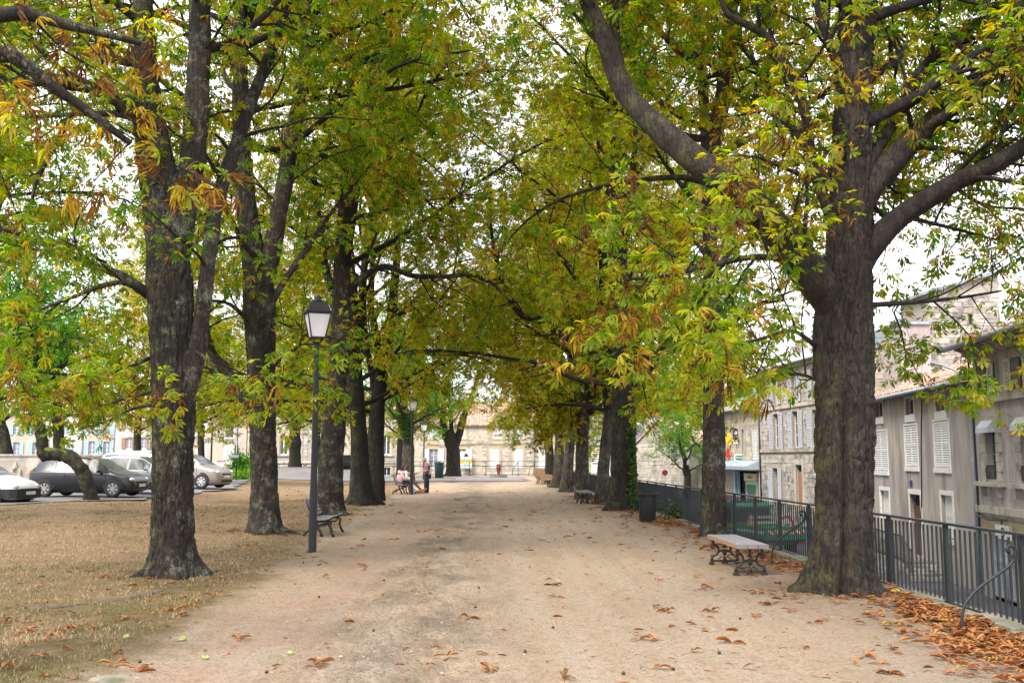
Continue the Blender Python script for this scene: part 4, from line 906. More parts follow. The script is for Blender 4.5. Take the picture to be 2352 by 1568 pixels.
# ------------------------------------------------------------------ houses
class House:
    """front wall in the vertical plane through A (left end as seen) and B (right end); local x runs A->B, local y goes into the house"""
    def __init__(s, name, label, A, B, z0, z1, depth, wall='render_beige', cat='house', group=None):
        s.A = Vector((A[0], A[1], z0)); d = Vector((B[0] - A[0], B[1] - A[1], 0)); s.L = d.length; s.h = z1 - z0; s.e = d.normalized(); s.n = Vector((-s.e.y, s.e.x, 0)); s.z0 = z0
        s.rz = math.atan2(s.e.y, s.e.x); s.root = thing(name, label, cat, s.A, s.rz, group); s.holes = []; s.wallmat = wall; s.depth = depth; s.reveal = 0.24; s.boxes = []
    def uv(s, px, py):
        d = ray(px, py); k = (s.A - EYE).dot(s.n) / d.dot(s.n); p = EYE + d * k - s.A
        return p.dot(s.e), p.z
    def rect(s, x0, y0, x1, y1):
        u0, _ = s.uv(x0, (y0 + y1) / 2); u1, _ = s.uv(x1, (y0 + y1) / 2); _, v1 = s.uv((x0 + x1) / 2, y0); _, v0 = s.uv((x0 + x1) / 2, y1)
        return u0, u1, v0, v1
    def hole(s, r): s.holes.append(r); return r
    def wall(s, gable=None):
        us = sorted({0, s.L} | {min(max(v, 0), s.L) for r in s.holes for v in r[:2]}); vs_ = sorted({0, s.h} | {min(max(v, 0), s.h) for r in s.holes for v in r[2:]})
        mb = MB(); R_ = s.reveal
        for i in range(len(us) - 1):
            for j in range(len(vs_) - 1):
                cu, cv = (us[i] + us[i + 1]) / 2, (vs_[j] + vs_[j + 1]) / 2
                if any(r[0] < cu < r[1] and r[2] < cv < r[3] for r in s.holes): continue
                mb.add([(us[i], 0, vs_[j]), (us[i + 1], 0, vs_[j]), (us[i + 1], 0, vs_[j + 1]), (us[i], 0, vs_[j + 1])], [(0, 1, 2, 3)])
        for (a, b, c, d) in s.holes:
            a, b, c, d = max(a, 0), min(b, s.L), max(c, 0), min(d, s.h)
            mb.add([(a, 0, c), (b, 0, c), (b, 0, d), (a, 0, d), (a, R_, c), (b, R_, c), (b, R_, d), (a, R_, d)], [(0, 4, 5, 1), (1, 5, 6, 2), (2, 6, 7, 3), (3, 7, 4, 0)])
            mb.add([(a, R_, c), (b, R_, c), (b, R_, d), (a, R_, d)], [(0, 1, 2, 3)], 1)
        L, h, D = s.L, s.h, s.depth
        mb.add([(0, 0, 0), (0, 0, h), (0, D, h), (0, D, 0), (L, 0, 0), (L, 0, h), (L, D, h), (L, D, 0)], [(0, 1, 2, 3), (4, 7, 6, 5), (3, 2, 6, 7), (1, 5, 6, 2)])
        if gable: mb.add([(0, 0, h), (L, 0, h), (gable[0] * L, 0, h + gable[1]), (0, D, h), (L, D, h), (gable[0] * L, D, h + gable[1])], [(0, 1, 2), (3, 5, 4)])
        return mb.build('wall', [s.wallmat, 'interior'], s.root)
    def window(s, r, frame='white_paint', glass='glass', cols=2, rows=3, surround=None, sill=None, name='window', sw=0.13, fw=0.05):
        a, b, c, d = s.hole(r); mb = MB(); y0, y1 = s.reveal - 0.09, s.reveal - 0.04
        mb.box(a, a + fw, y0, y1, c, d); mb.box(b - fw, b, y0, y1, c, d); mb.box(a + fw, b - fw, y0, y1, c, c + fw); mb.box(a + fw, b - fw, y0, y1, d - fw, d)
        for i in range(1, cols): x = a + (b - a) * i / cols; mb.box(x - fw * .6, x + fw * .6, y0 + .003, y1, c + fw, d - fw)
        for j in range(1, rows):
            z = c + (d - c) * j / rows
            for i in range(cols): mb.box(a + (b - a) * i / cols + fw * .6, a + (b - a) * (i + 1) / cols - fw * .6, y0 + .006, y1, z - fw * .35, z + fw * .35)
        w = mb.build('window', frame, s.root)
        MB().box(a + .01, b - .01, y1 - .02, y1 - .012, c + .01, d - .01).build('pane', glass, w)
        if surround: s.surround(r, surround, sw)
        if sill: s.sill(r, sill)
        return w
    def surround(s, r, mat, sw=0.13, bottom=False):
        a, b, c, d = r; mb = MB(); p = -0.025
        mb.box(a - sw, a, p, .05, c, d); mb.box(b, b + sw, p, .05, c, d); mb.box(a - sw, b + sw, p, .05, d, d + sw * 1.2)
        mb.build('surround', mat, s.root)
    def sill(s, r, mat, th=0.14, out=0.09, ov=0.1):
        a, b, c, d = r; MB().box(a - ov, b + ov, -out, 0.12, c - th, c).build('sill', mat, s.root)
    def shutter(s, u0, u1, v0, v1, mat='shutter_white', y=-0.05, slats=True, split=0.5, panel_low=0.0, gap=0.09):
        mb = MB(); st = 0.055; t = 0.035
        mb.box(u0, u0 + st, y - t, y, v0, v1); mb.box(u1 - st, u1, y - t, y, v0, v1)
        zs = [v0, v0 + (v1 - v0) * split, v1]
        for z in (v0, zs[1] - .045, v1 - .09): mb.box(u0 + st, u1 - st, y - t, y, z, z + .09)
        for a, b in ((v0 + .09, zs[1] - .045), (zs[1] + .045, v1 - .09)):
            if panel_low and a < v0 + (v1 - v0) * panel_low and b <= zs[1] + .01: mb.box(u0 + st, u1 - st, y - .02, y - .008, a, b); continue
            if not slats: mb.box(u0 + st, u1 - st, y - .02, y - .008, a, b); continue
            mb.box(u0 + st, u1 - st, y - .008, y - .004, a, b, 1)
            n = max(2, int((b - a) / gap))
            for i in range(n):
                z = a + (b - a) * (i + .5) / n; mb.add([(u0 + st, y - t + .002, z - gap * .33), (u1 - st, y - t + .002, z - gap * .33), (u1 - st, y - .006, z + gap * .33), (u0 + st, y - .006, z + gap * .33)], [(0, 1, 2, 3)])
        return mb.build('shutter', [mat, 'render_grey'], s.root)
    def course(s, v0, v1, out=0.05, mat='stone_dressed', name='string_course', u0=0, u1=None):
        return MB().box(u0, s.L if u1 is None else u1, -out, .1, v0, v1).build(name, mat, s.root)
    def masonry(s, mat, sx, sz, u0=0.0, u1=None, v0=0.0, v1=None, single=0, seed=1, proud=0.02, avoid=0.0):
        rnd = random.Random(seed); u1 = s.L if u1 is None else u1; v1 = s.h if v1 is None else v1; z = v0; rest = MB(); n = 0; cells = []
        while z < v1 - .05:
            h = min(sz * rnd.uniform(.75, 1.25), v1 - z); x = u0 - rnd.uniform(0, sx)
            while x < u1:
                w = sx * rnd.uniform(.6, 1.5); a, b = max(x, u0), min(x + w, u1)
                if b - a > .06: cells.append((a + .012, b - .012, z + .01, z + h - .01))
                x += w
            z += h
        for (a, b, c, d) in cells:
            if any(a < r[1] + avoid and b > r[0] - avoid and c < r[3] + avoid and d > r[2] - avoid for r in s.holes + s.boxes): continue
            p = proud * rnd.uniform(.2, 1.3); j = lambda: rnd.uniform(-.008, .008)
            f = MB() if n < single else rest
            f.add([(a, 0, c), (b, 0, c), (b, 0, d), (a, 0, d), (a + .015 + j(), -p + j() * .5, c + .015 + j()), (b - .015 + j(), -p + j() * .5, c + .015 + j()), (b - .015 + j(), -p + j() * .5, d - .015 + j()), (a + .015 + j(), -p + j() * .5, d - .015 + j())],
                  [(4, 5, 6, 7), (0, 1, 5, 4), (1, 2, 6, 5), (2, 3, 7, 6), (3, 0, 4, 7)])
            if f is not rest: f.build('stone', mat, s.root)
            n += 1
        if rest.v: rest.build('stone', mat, s.root, 'stuff')
    def roof(s, rise, run, mat='roof_tile', over=0.35, tiles=True, pitch_u=0.26, course=0.42, single=0, u0=0, u1=None, rows=None):
        """front slope of a tiled roof, tile by tile where it shows"""
        u1 = s.L if u1 is None else u1; sl = math.hypot(rise, run + over); ey, ez = (run + over) / sl, rise / sl; h = s.h
        rf = MB().add([(u0 - .1, -over, h), (u1 + .1, -over, h), (u1 + .1, run, h + rise), (u0 - .1, run, h + rise), (u0 - .1, s.depth, h - .02), (u1 + .1, s.depth, h - .02), (u0 - .1, -over, h - .07), (u1 + .1, -over, h - .07)],
                      [(0, 1, 2, 3), (3, 2, 5, 4), (0, 3, 4), (1, 5, 2), (6, 7, 1, 0), (6, 4, 5, 7)]).build('roof', mat, s.root)
        if not tiles: return rf
        def tile_mesh():
            mb = MB(); k = 5; pts = []
            for (v, r0) in ((0, .115), (course * 1.18, .095)):
                pts += [(r0 * math.cos(math.pi * q / k), v * ey, v * ez + r0 * .75 * math.sin(math.pi * q / k) + (.03 if v == 0 else 0.0)) for q in range(k + 1)]
            mb.add(pts, [(q, q + 1, q + k + 2, q + k + 1) for q in range(k)], 0, True); mb.add(pts[:k + 1], [tuple(range(k + 1))]); return mb
        tm = tile_mesh(); base = tm.build('tile', mat, rf); me = base.data; first = True
        rnd = random.Random(5); rest = MB(); n = 0
        for j in range(rows or int(sl / course)):
            for i in range(int((u1 - u0) / pitch_u)):
                x = u0 + pitch_u * (i + .5) + rnd.uniform(-.015, .015); v = j * course + rnd.uniform(-.04, .04) - .02; y, z = -over + v * ey, h + v * ez + rnd.uniform(0, .02)
                if n < single:
                    o = base if first else base.copy(); 
                    if not first: col.objects.link(o)
                    first = False; o.location = (x, y, z); o.rotation_euler = (0, 0, rnd.uniform(-.05, .05))
                else: rest.add([(p[0] + x, p[1] + y, p[2] + z) for p in tm.v], tm.f, 0, True)
                n += 1
        if first: bpy.data.objects.remove(base)
        if rest.v: rest.build('tile', mat, rf, 'stuff')
        return rf
    def gutter(s, mat='zinc', over=0.35, r=0.08, u0=-.1, u1=None, down=None):
        u1 = s.L + .1 if u1 is None else u1
        MB().tube([(u0, -over - .06, s.h - .07), (u1, -over - .06, s.h - .07)], r, 10).build('gutter', mat, s.root)
        if down is not None: MB().tube([(down, -over - .06, s.h - .1), (down + .02, -over * .6, s.h - .35), (down + .03, -.09, s.h - .6), (down + .03, -.09, s.h - 2.5), (down + .03, -.09, 0.2)], .055, 8).build('downpipe', mat, s.root)

def on_line(P0, vpx, px):
    """where the horizontal ray through column px meets the line from P0 towards vanishing column vpx"""
    d = ray(px, 1052); d = Vector((d.x, d.y)); v = ray(vpx, 1052); v = Vector((v.x, v.y)).normalized(); P0 = Vector((P0[0], P0[1]))
    # d*k = P0 + v*t
    det = d.x * -v.y + v.x * d.y; k = (P0.x * -v.y + v.x * P0.y) / det
    return (d.x * k, d.y * k)

# --- grey rendered house with closed shutters
G0 = atY(2247, 1052, 33.0); G0 = (G0.x, G0.y); VPG = 1392
hg = House('grey_house', 'grey rendered house with white louvred shutters, brown door and red tiled roof', on_line(G0, VPG, 1950), G0, -2.75, 0, 7.0, 'render_grey')
hg.h = hg.uv(2212, 874)[1]
for r in ((2011, 923, 2028, 958), (2080, 914, 2099, 952), (2149, 902, 2170, 944)):
    q = hg.rect(*r); hg.window(q, 'white_paint', cols=1, rows=1); hg.surround(q, 'white_paint', .07); hg.sill(q, 'white_paint', .3, .04, .1)
for r in ((2008, 990, 2039, 1080), (2079, 976, 2108, 1070), (2146, 966, 2181, 1073)):
    u0, u1, v0, v1 = hg.hole(hg.rect(*r)); um = (u0 + u1) / 2
    hg.surround((u0, u1, v0, v1), 'white_paint', .06); hg.sill((u0, u1, v0, v1), 'white_paint', .2, .06, .08)
    for a, b in ((u0 + .02, um - .01), (um + .01, u1 - .02)): hg.shutter(a, b, v0 + .02, v1 - .02, y=0.03, gap=.085)
for r in ((2024, 1126, 2044, 1228), (2164, 1137, 2190, 1236)):
    u0, u1, v0, v1 = hg.hole(hg.rect(*r)); um = (u0 + u1) / 2; hg.surround((u0, u1, v0, v1), 'white_paint', .14); hg.sill((u0, u1, v0, v1), 'white_paint', .18, .06, .12)
    for a, b in ((u0 + .02, um - .01), (um + .01, u1 - .02)): hg.shutter(a, b, v0 + .02, v1 - .02, y=0.16, slats=False)
q = hg.hole(hg.rect(2093, 1135, 2117, 1275)); hg.surround(q, 'white_paint', .17)
dd = MB(); dd.box(q[0], q[1], .15, .2, q[2], q[3] - .45); dd.box(q[0] + .12, q[1] - .12, .13, .15, q[2] + .2, q[2] + .9); dd.box(q[0] + .12, q[1] - .12, .13, .15, q[2] + 1.0, q[3] - .6)
do = dd.build('door', 'brown_door', hg.root); MB().ball((q[1] - .12, .11, q[2] + 1.0), .035).build('handle', 'chrome', do)
dn = MB().box(q[0] + .2, q[0] + .45, -.05, -.02, q[3] + .3, q[3] + .55).build('number_plate', 'navy', hg.root)
hg.wall(); hg.roof(1.5, 3.6, single=300, course=.4, pitch_u=.24); hg.gutter('zinc', down=hg.L - .25)
cb = []
for k in range(12): u_ = hg.uv(2118, 890 + k * 29)[0]; cb.append((u_ + .03 * math.sin(k), -.03, hg.uv(2118, 890 + k * 29)[1]))
cb += [(cb[-1][0] - .1, -.03, cb[-1][2] - .1), (cb[-1][0] - .35, -.03, cb[-1][2] + .05)]
MB().tube(cb, .022, 5).build('cable', 'black', hg.root)
# raised landing with iron rail, steps
st = thing('stone_landing', 'stone landing with iron rail and steps in front of the grey house door', 'landing', hg.A, hg.rz)
ua, _ = hg.uv(1965, 1290); ub, _ = hg.uv(2150, 1300); zt = hg.uv(2105, 1275)[1]
wl = MB().box(ua, ub, -1.3, -.002, 0, zt).build('wall', 'kerb_stone', st)
rnd = random.Random(3); sb = 0
for row in range(3):
    x = ua
    while x < ub:
        L = rnd.uniform(.4, .8); L = min(L, ub - x); MB().box(x + .01, x + L - .01, -1.3 - .03 * rnd.uniform(.3, 1), -1.29, row * zt / 3 + .01, (row + 1) * zt / 3 - .01).build('stone', 'stone_grey', wl); x += L
for i in range(4): MB().box(ub + i * .34, ub + (i + 1) * .34 + .04, -1.3, -.003, 0, zt * (1 - (i + 1) / 5)).build('step', 'stone_grey', st)
ra = MB(); 
ra.tube([(ua, -1.22, zt + .95), (ub, -1.22, zt + .95)], .025, 6); ra.tube([(ua, -1.22, zt + .08), (ub, -1.22, zt + .08)], .018, 6)
ra.tube([(ub, -1.22, zt + .95), (ub + 1.4, -1.22, .95)], .025, 6); ra.build('rail', 'iron', st)
n = int((ub - ua) / .14)
for i in range(n + 1): x = ua + (ub - ua) * i / n; MB().tube([(x, -1.22, zt), (x, -1.22, zt + .95)], .011, 5, up=(1, 0, 0)).build('baluster', 'iron', st)
for i in range(1, 10): x = ub + i * .14; MB().tube([(x, -1.22, max(0, zt * (1 - (i * .14) / 1.7))), (x, -1.22, zt + .95 - zt * i * .14 / 1.4)], .011, 5, up=(1, 0, 0)).build('baluster', 'iron', st)

# --- ornate house at the right edge
Rr0 = on_line(G0, VPG, 2249); v_ = Vector((ray(VPG, 1052).x, ray(VPG, 1052).y)).normalized()
Rend = (Rr0[0] - v_.x * 13.0, Rr0[1] - v_.y * 13.0)
hr = House('ornate_house', 'lilac rendered townhouse at the right edge with bracketed cornice and quoined windows', (Rr0[0] - v_.x * .15, Rr0[1] - v_.y * .15), Rend, -2.75, 0, 8.0, 'render_lilac')
hr.A = hr.A - hr.n * 0.10; hr.root.location = hr.A
hr.h = hr.uv(2240, 826)[1] + .45
w1 = hr.rect(2249, 838, 2272, 905); du = hr.rect(2304, 838, 2327, 905)[0] - w1[0]; du = (hr.uv(2327, 860)[0] - hr.uv(2249, 870)[0])
for k in range(3):
    o_ = k * du; q = (w1[0] + o_, w1[1] + o_, w1[2], w1[3]); hr.window(q, 'zinc', cols=2, rows=3); hr.surround(q, 'stone_dressed', .22)
    wsh = (q[1] - q[0]) * .52; hr.shutter(q[0] - wsh - .06, q[0] - .03, q[2], q[3], y=-.06, gap=.075); hr.shutter(q[1] + .03, q[1] + wsh + .06, q[2], q[3], y=-.06, gap=.075)
    MB().tube([(q[0], -.05, q[2] + .5), (q[1], -.05, q[2] + .5)], .015, 5).build('guard_bar', 'zinc', hr.root)
w2 = hr.rect(2268, 985, 2291, 1100)
for k in range(3):
    o_ = k * du; q = (w2[0] + o_, w2[1] + o_, w2[2], w2[3]); hr.window(q, 'zinc', cols=2, rows=2)
    hr.boxes.append(q)
    for j in range(7):                                         # quoins, long and short
        hh = (q[3] - q[2] + .5) / 7; zz = q[2] - .05 + j * hh; ww = .42 if j % 2 else .27
        for sgn, e in ((-1, q[0]), (1, q[1])): MB().box(min(e, e + sgn * ww), max(e, e + sgn * ww), -.06, .02, zz + .01, zz + hh - .01).build('quoin', 'stone_dressed', hr.root)
    MB().box(q[0], q[1], -.055, .02, q[3], q[3] + .42).build('lintel', 'stone_dressed', hr.root)
    MB().prism([(-.02, q[3] - .1), (-.32, q[3] - .12), (-.30, q[3] + .05), (-.12, q[3] + .28), (-.062, q[3] + .28)], q[0] - .08, q[1] + .08, 'x').build('awning_box', 'shutter_grey', hr.root)
    MB().box(q[0] - .55, q[1] + .55, -.28, .0, q[2] - .22, q[2] - .08).build('sill', 'stone_dressed', hr.root)
    for sgn in (q[0] - .35, q[1] + .2): MB().box(sgn, sgn + .15, -.18, .0, q[2] - .55, q[2] - .222).build('bracket', 'stone_dressed', hr.root)
    gr = MB()
    for i in range(9): x = q[0] + (q[1] - q[0]) * (i + .5) / 9; gr.tube([(x - .03, -.07, q[2]), (x + .04, -.10, q[2] + .15), (x - .04, -.10, q[2] + .3), (x + .02, -.07, q[2] + .42)], .012, 4)
    gr.tube([(q[0], -.08, q[2] + .44), (q[1], -.08, q[2] + .44)], .018, 5); gr.build('balcony_grille', 'iron', hr.root)
vg = hr.uv(2290, 912)[1]; hr.course(vg - .14, vg, .14); vc = hr.uv(2290, 1163)[1]; hr.course(vc - .22, vc, .16); hr.course(vc - .34, vc - .223, .08)
vt = hr.uv(2300, 1195)[1]; hr.course(vt - .3, vt, .05, 'stone_yellow', 'frieze')
q = hr.hole((hr.uv(2272, 1230)[0], hr.uv(2335, 1230)[0], 0.0, vt - .32)); gt = MB()
for i in range(12): x = q[0] + (q[1] - q[0]) * (i + .5) / 12; gt.box(x - .03, x + .03, .06, .1, .1, q[3] - .05)
for z in (.1, 1.2, q[3] - .15): gt.box(q[0], q[1], .055, .105, z, z + .1)
gt.build('gate', 'shutter_grey', hr.root); hr.surround(q, 'stone_dressed', .18)
hr.wall()
hr.course(hr.h - .35, hr.h, .12, name='cornice')
x = 0.1
while x < hr.L: MB().prism([(-.122, hr.h), (-.62, hr.h), (-.62, hr.h - .14), (-.40, hr.h - .22), (-.36, hr.h - .34), (-.16, hr.h - .42), (-.122, hr.h - .42)], x, x + .2, 'x').build('bracket', 'stone_dressed', hr.root); x += .58
hr.roof(1.9, 4.6, over=.85, single=150, rows=3); hr.gutter('slate', over=.85, r=.11)
MB().tube([(.18, -.2, hr.h - .4), (.2, -.14, 5.5), (.25, -.14, 2.8), (.3, -.14, .2)], .035, 6).build('cable', 'black', hr.root)
MB().tube([(.3, -.18, vc - .35), (1.2, -.17, vc - .42), (2.2, -.18, vc - .38), (2.3, -.2, vc - .7), (2.5, -.2, vc - .9), (2.7, -.2, vc - .72), (2.55, -.2, vc - .5)], .03, 6).build('cable', 'black', hr.root)
# parking sign on the gate pier
sg = thing('road_sign', 'square white sign with a dark ring and black arrow beside the garage gate', 'sign', hr.A, hr.rz)
q = hr.rect(2306, 1206, 2343, 1238); pl = MB().box(q[0], q[1], -.26, -.24, q[2], q[3]).build('plate', 'white_paint', sg)
cx, cz = (q[0] + q[1]) / 2, (q[2] + q[3]) / 2; s_ = (q[3] - q[2])
def ringpoly(mb, cx, cz, r0, r1, y, mi=0, n=24):
    for i in range(n):
        a, b = 2 * math.pi * i / n, 2 * math.pi * (i + 1) / n
        mb.add([(cx + r0 * math.cos(a), y, cz + r0 * math.sin(a)), (cx + r1 * math.cos(a), y, cz + r1 * math.sin(a)), (cx + r1 * math.cos(b), y, cz + r1 * math.sin(b)), (cx + r0 * math.cos(b), y, cz + r0 * math.sin(b))], [(0, 1, 2, 3)], mi)
rb = MB(); ringpoly(rb, cx, cz, s_ * .2, s_ * .36, -.264); rb.build('ring', 'black', sg)
MB().prism([(q[1] - .25 * s_, q[3] - .04 * s_), (q[1] - .03 * s_, q[3] - .04 * s_), (q[1] - .03 * s_, q[3] - .4 * s_), (q[1] - .14 * s_, q[3] - .2 * s_)], -.268, -.262).build('arrow', 'black', sg)
MB().tube([(cx, -.2, 0), (cx, -.2, q[3])], .03, 8).build('post', 'zinc', sg)
# lamp on the house corner
wlp = thing('wall_lamp', 'grey street lamp on a curved arm at the corner between the tiled roofs', 'street lamp', hr.A, hr.rz)
ul, vl = hr.uv(2225, 880); 
def hp(px, py, off): 
    a, b = hr.uv(px, py); return (a, off, b)
MB().tube([hp(2222, 905, -.15), hp(2222, 870, -.2), hp(2217, 850, -.35), hp(2205, 838, -.6), hp(2192, 832, -.8)], .035, 8).build('arm', 'zinc', wlp)
h0, h1 = Vector(hp(2192, 830, -.8)), Vector(hp(2150, 820, -.9)); mid = (h0 + h1) / 2
MB().ball(mid, .5 * min(1.0, (h1 - h0).length), 0, 14, 8, (1, .45, .32)).build('head', 'zinc', wlp); MB().ball(mid - Vector((0, 0, .07)), .42 * min(1.0, (h1 - h0).length), 0, 14, 8, (1, .4, .3)).build('lens', 'frosted', wlp)
# --- stone gable house rising behind
def block(name, label, px0, px1, pyt, Y, depth, mat, z0=-2.75, cat='house'):
    a, b = atY(px0, 1052, Y), atY(px1, 1052, Y); h = House(name, label, (a.x, a.y), (b.x, b.y), z0, 0, depth, mat); h.h = h.uv((px0 + px1) / 2, pyt)[1]; return h
hb = block('rear_stone_house', 'tall rubble stone house with one slot window rising behind the tiled roofs', 2147, 2316, 672, 46, 3, 'mortar')
q = hb.rect(2224, 721, 2235, 745); hb.window(q, 'iron', cols=1, rows=1)
hb.wall(gable=(1.0, 1.0)); hb.masonry('stone_grey', .42, .24, v0=6.5, single=260, seed=3, proud=.03)
MB().add([(-.3, -.2, hb.h - .15), (hb.L + .2, -.2, hb.h + .98), (hb.L + .2, 3, hb.h + .98), (-.3, 3, hb.h - .15), (-.3, -.2, hb.h), (hb.L + .2, -.2, hb.h + 1.13), (hb.L + .2, 3, hb.h + 1.13), (-.3, 3, hb.h)], [(0, 3, 2, 1), (4, 5, 6, 7), (0, 1, 5, 4), (1, 2, 6, 5), (2, 3, 7, 6), (3, 0, 4, 7)]).build('roof', 'slate', hb.root)
hb2 = block('pink_rendered_house', 'blank pinkish rendered wall standing behind the grey house roof', 2080, 2150, 745, 44, 2, 'render_pink'); hb2.wall(); MB().box(-.1, hb2.L + .1, -.1, 2, hb2.h, hb2.h + .12).build('coping', 'zinc', hb2.root)
hb3 = block('low_rubble_house', 'pale rubble wall behind the left end of the grey house roof', 1985, 2082, 800, 47, 1.2, 'mortar'); hb3.wall(); hb3.masonry('stone_dressed', .45, .26, v0=5.2, single=60, seed=4, proud=.03); MB().box(-.1, hb3.L + .1, -.1, 1.2, hb3.h, hb3.h + .12).build('coping', 'zinc', hb3.root)

# --- stone house with open grey shutters, and the cafe
S0 = atY(1945, 1052, 50.5); S0 = (S0.x, S0.y); VPS = 1010
Sm = on_line(S0, VPS, 1747); Sc = on_line(S0, VPS, 1662)
hs = House('stone_house', 'weathered rubble stone house with open pale grey shutters', Sm, S0, -2.2, 0, 9, 'mortar')
hs.h = hs.uv(1835, 828)[1]
def open_window(h, r, mats, sw_frac=.95, left=True, right=True, **kw):
    q = h.rect(*r); h.window(q, 'white_paint', **kw); w = (q[1] - q[0]) * .62
    if left: h.shutter(q[0] - w - .04, q[0] - .02, q[2] - .03, q[3], mats, gap=.085); h.boxes.append((q[0] - w - .04, q[0], q[2], q[3]))
    if right: h.shutter(q[1] + .02, q[1] + w + .04, q[2] - .03, q[3], mats, gap=.085); h.boxes.append((q[1], q[1] + w + .04, q[2], q[3]))
    h.surround(q, 'stone_dressed', .16); h.sill(q, 'stone_dressed', .12, .1, .2); h.boxes.append((q[0] - .2, q[1] + .2, q[2] - .15, q[3] + .2)); return q
for r in ((1776, 862, 1786, 928), (1819, 853, 1831, 922), (1865, 845, 1880, 916)): open_window(hs, r, 'shutter_grey')
for r in ((1777, 950, 1790, 1029), (1821, 944, 1835, 1027), (1867, 940, 1885, 1024)): open_window(hs, r, 'shutter_grey')
q = hs.hole(hs.rect(1777, 1075, 1789, 1160)); hs.surround(q, 'stone_dressed', .2); hs.shutter(q[0] - .75, q[0] - .02, q[2], q[3], 'shutter_grey', panel_low=.6, split=.6); hs.shutter(q[1] + .02, q[1] + .6, q[2], q[3], 'shutter_grey', panel_low=.6, split=.6)
q2 = hs.hole(hs.rect(1829, 1067, 1843, 1165)); hs.surround(q2, 'stone_dressed', .28); MB().box(q2[0] + .02, q2[1] - .02, .14, .2, q2[2], q2[3] - .4).build('door', 'shutter_brown', hs.root)
hs.boxes += [(q[0] - .8, q[1] + .7, q[2], q[3] + .2), (q2[0] - .3, q2[1] + .3, q2[2], q2[3] + .3)]
for py in (1034, 934): v = hs.uv(1803, py)[1]; hs.course(v - .1, v + .1, .09); hs.boxes.append((0, hs.L, v - .12, v + .12))
hs.wall(); hs.masonry('stone_grey', .42, .26, single=300, seed=8, proud=.03)
hs.course(hs.h - .3, hs.h, .16, name='cornice'); hs.roof(2.2, 4.5, 'slate', .3, tiles=False); hs.gutter('zinc', .3)
for kk in range(4): MB().box(hs.L * (.2 + .2 * kk), hs.L * (.2 + .2 * kk) + .7, 1.5 + .1 * kk, 2.3, hs.h + .3, hs.h + 1.7 + .25 * (kk % 2)).build('chimney', 'stone_grey', hs.root)
MB().tube([(.12, -.08, hs.h - .3), (.12, -.08, 3.5), (.14, -.08, .3)], .05, 6).build('downpipe', 'black', hs.root)
hc = House('cafe', 'pale stone cafe with zinc canopy, pale green door and bar signs', Sc, Sm, -2.2, 0, 9, 'mortar', 'cafe')
hc.h = hc.uv(1720, 935)[1]
q = hc.rect(1704, 986, 1709, 1040); hc.window(q, 'white_paint', cols=1, rows=2); hc.surround(q, 'stone_dressed', .15)
q = hc.rect(1729, 986, 1741, 1056); hc.hole(q); m_ = (q[0] + q[1]) / 2; hc.shutter(q[0], m_ - .01, q[2], q[3], 'shutter_white', y=.02); hc.shutter(m_ + .01, q[1], q[2], q[3], 'shutter_white', y=.02); hc.surround(q, 'stone_dressed', .15)
vcan = hc.uv(1710, 1069)[1]
ca = MB(); ca.prism([(-.95, vcan - .25), (-.95, vcan - .02), (-.05, vcan + .35), (-.05, vcan - .25)], .3, hc.L - .05, 'x'); ca.build('canopy', 'zinc', hc.root)
s0 = hc.uv(1687, 1110)[0]; sf = hc.hole((s0, hc.L - .1, 0.05, vcan - .35))
d0, d1 = hc.uv(1713, 1110)[0], hc.uv(1739, 1110)[0]; vb = hc.uv(1725, 1087)[1]; vb2 = hc.uv(1725, 1104)[1]
mb = MB(); mb.box(s0, s0 + .35, -.06, .1, 0, vcan - .35); mb.box(s0 + .9, s0 + 1.05, -.05, .1, 0, vcan - .35); mb.box(hc.L - .3, hc.L - .1, -.06, .1, 0, vcan - .35); mb.box(s0 + .35, s0 + .9, .04, .1, 0, .7); mb.build('shop_front', 'shutter_blue', hc.root)
MB().box(d1 + .1, d1 + .32, -.05, .08, 0, vcan - .4).build('post', 'shutter_brown', hc.root)
MB().box(s0 + .36, s0 + .89, .08, .1, .72, vcan - .45).build('pane', 'glass', hc.root)
dr = MB(); dr.box(d0, d0 + .16, -.02, .08, 0, vb2 - .03); dr.box(d1 - .16, d1, -.02, .08, 0, vb2 - .03); dr.box(d0 + .16, d1 - .16, -.02, .08, 0, .5); dr.box(d0 + .16, d1 - .16, -.02, .08, vb2 - .25, vb2 - .03); dr.build('door', 'pale_green', hc.root)
MB().box(d0 + .17, d1 - .17, .03, .05, .5, vb2 - .26).build('pane', 'curtain_glass', hc.root)
MB().box(d0 + .2, d1 - .2, .0, .02, vb2 - .75, vb2 - .3).build('poster', 'sign_green', hc.root)
bd = MB().box(d0 - .1, d1 + .05, -.09, -.03, vb2, vb).build('name_board', 'cream', hc.root)
text(bd, 'LE BALTO', (vb - vb2) * .62, ((d0 + d1) / 2, -.095, (vb + vb2) / 2), (R(90), 0, 0), 'dark_cloth', sx=.75)
hc.wall(); hc.masonry('stone_warm', .7, .34, single=120, seed=9, proud=.012, avoid=.2, v0=vcan); hc.course(hc.h - .25, hc.h, .14, name='cornice'); hc.roof(1.6, 4.0, single=90); hc.gutter('zinc')
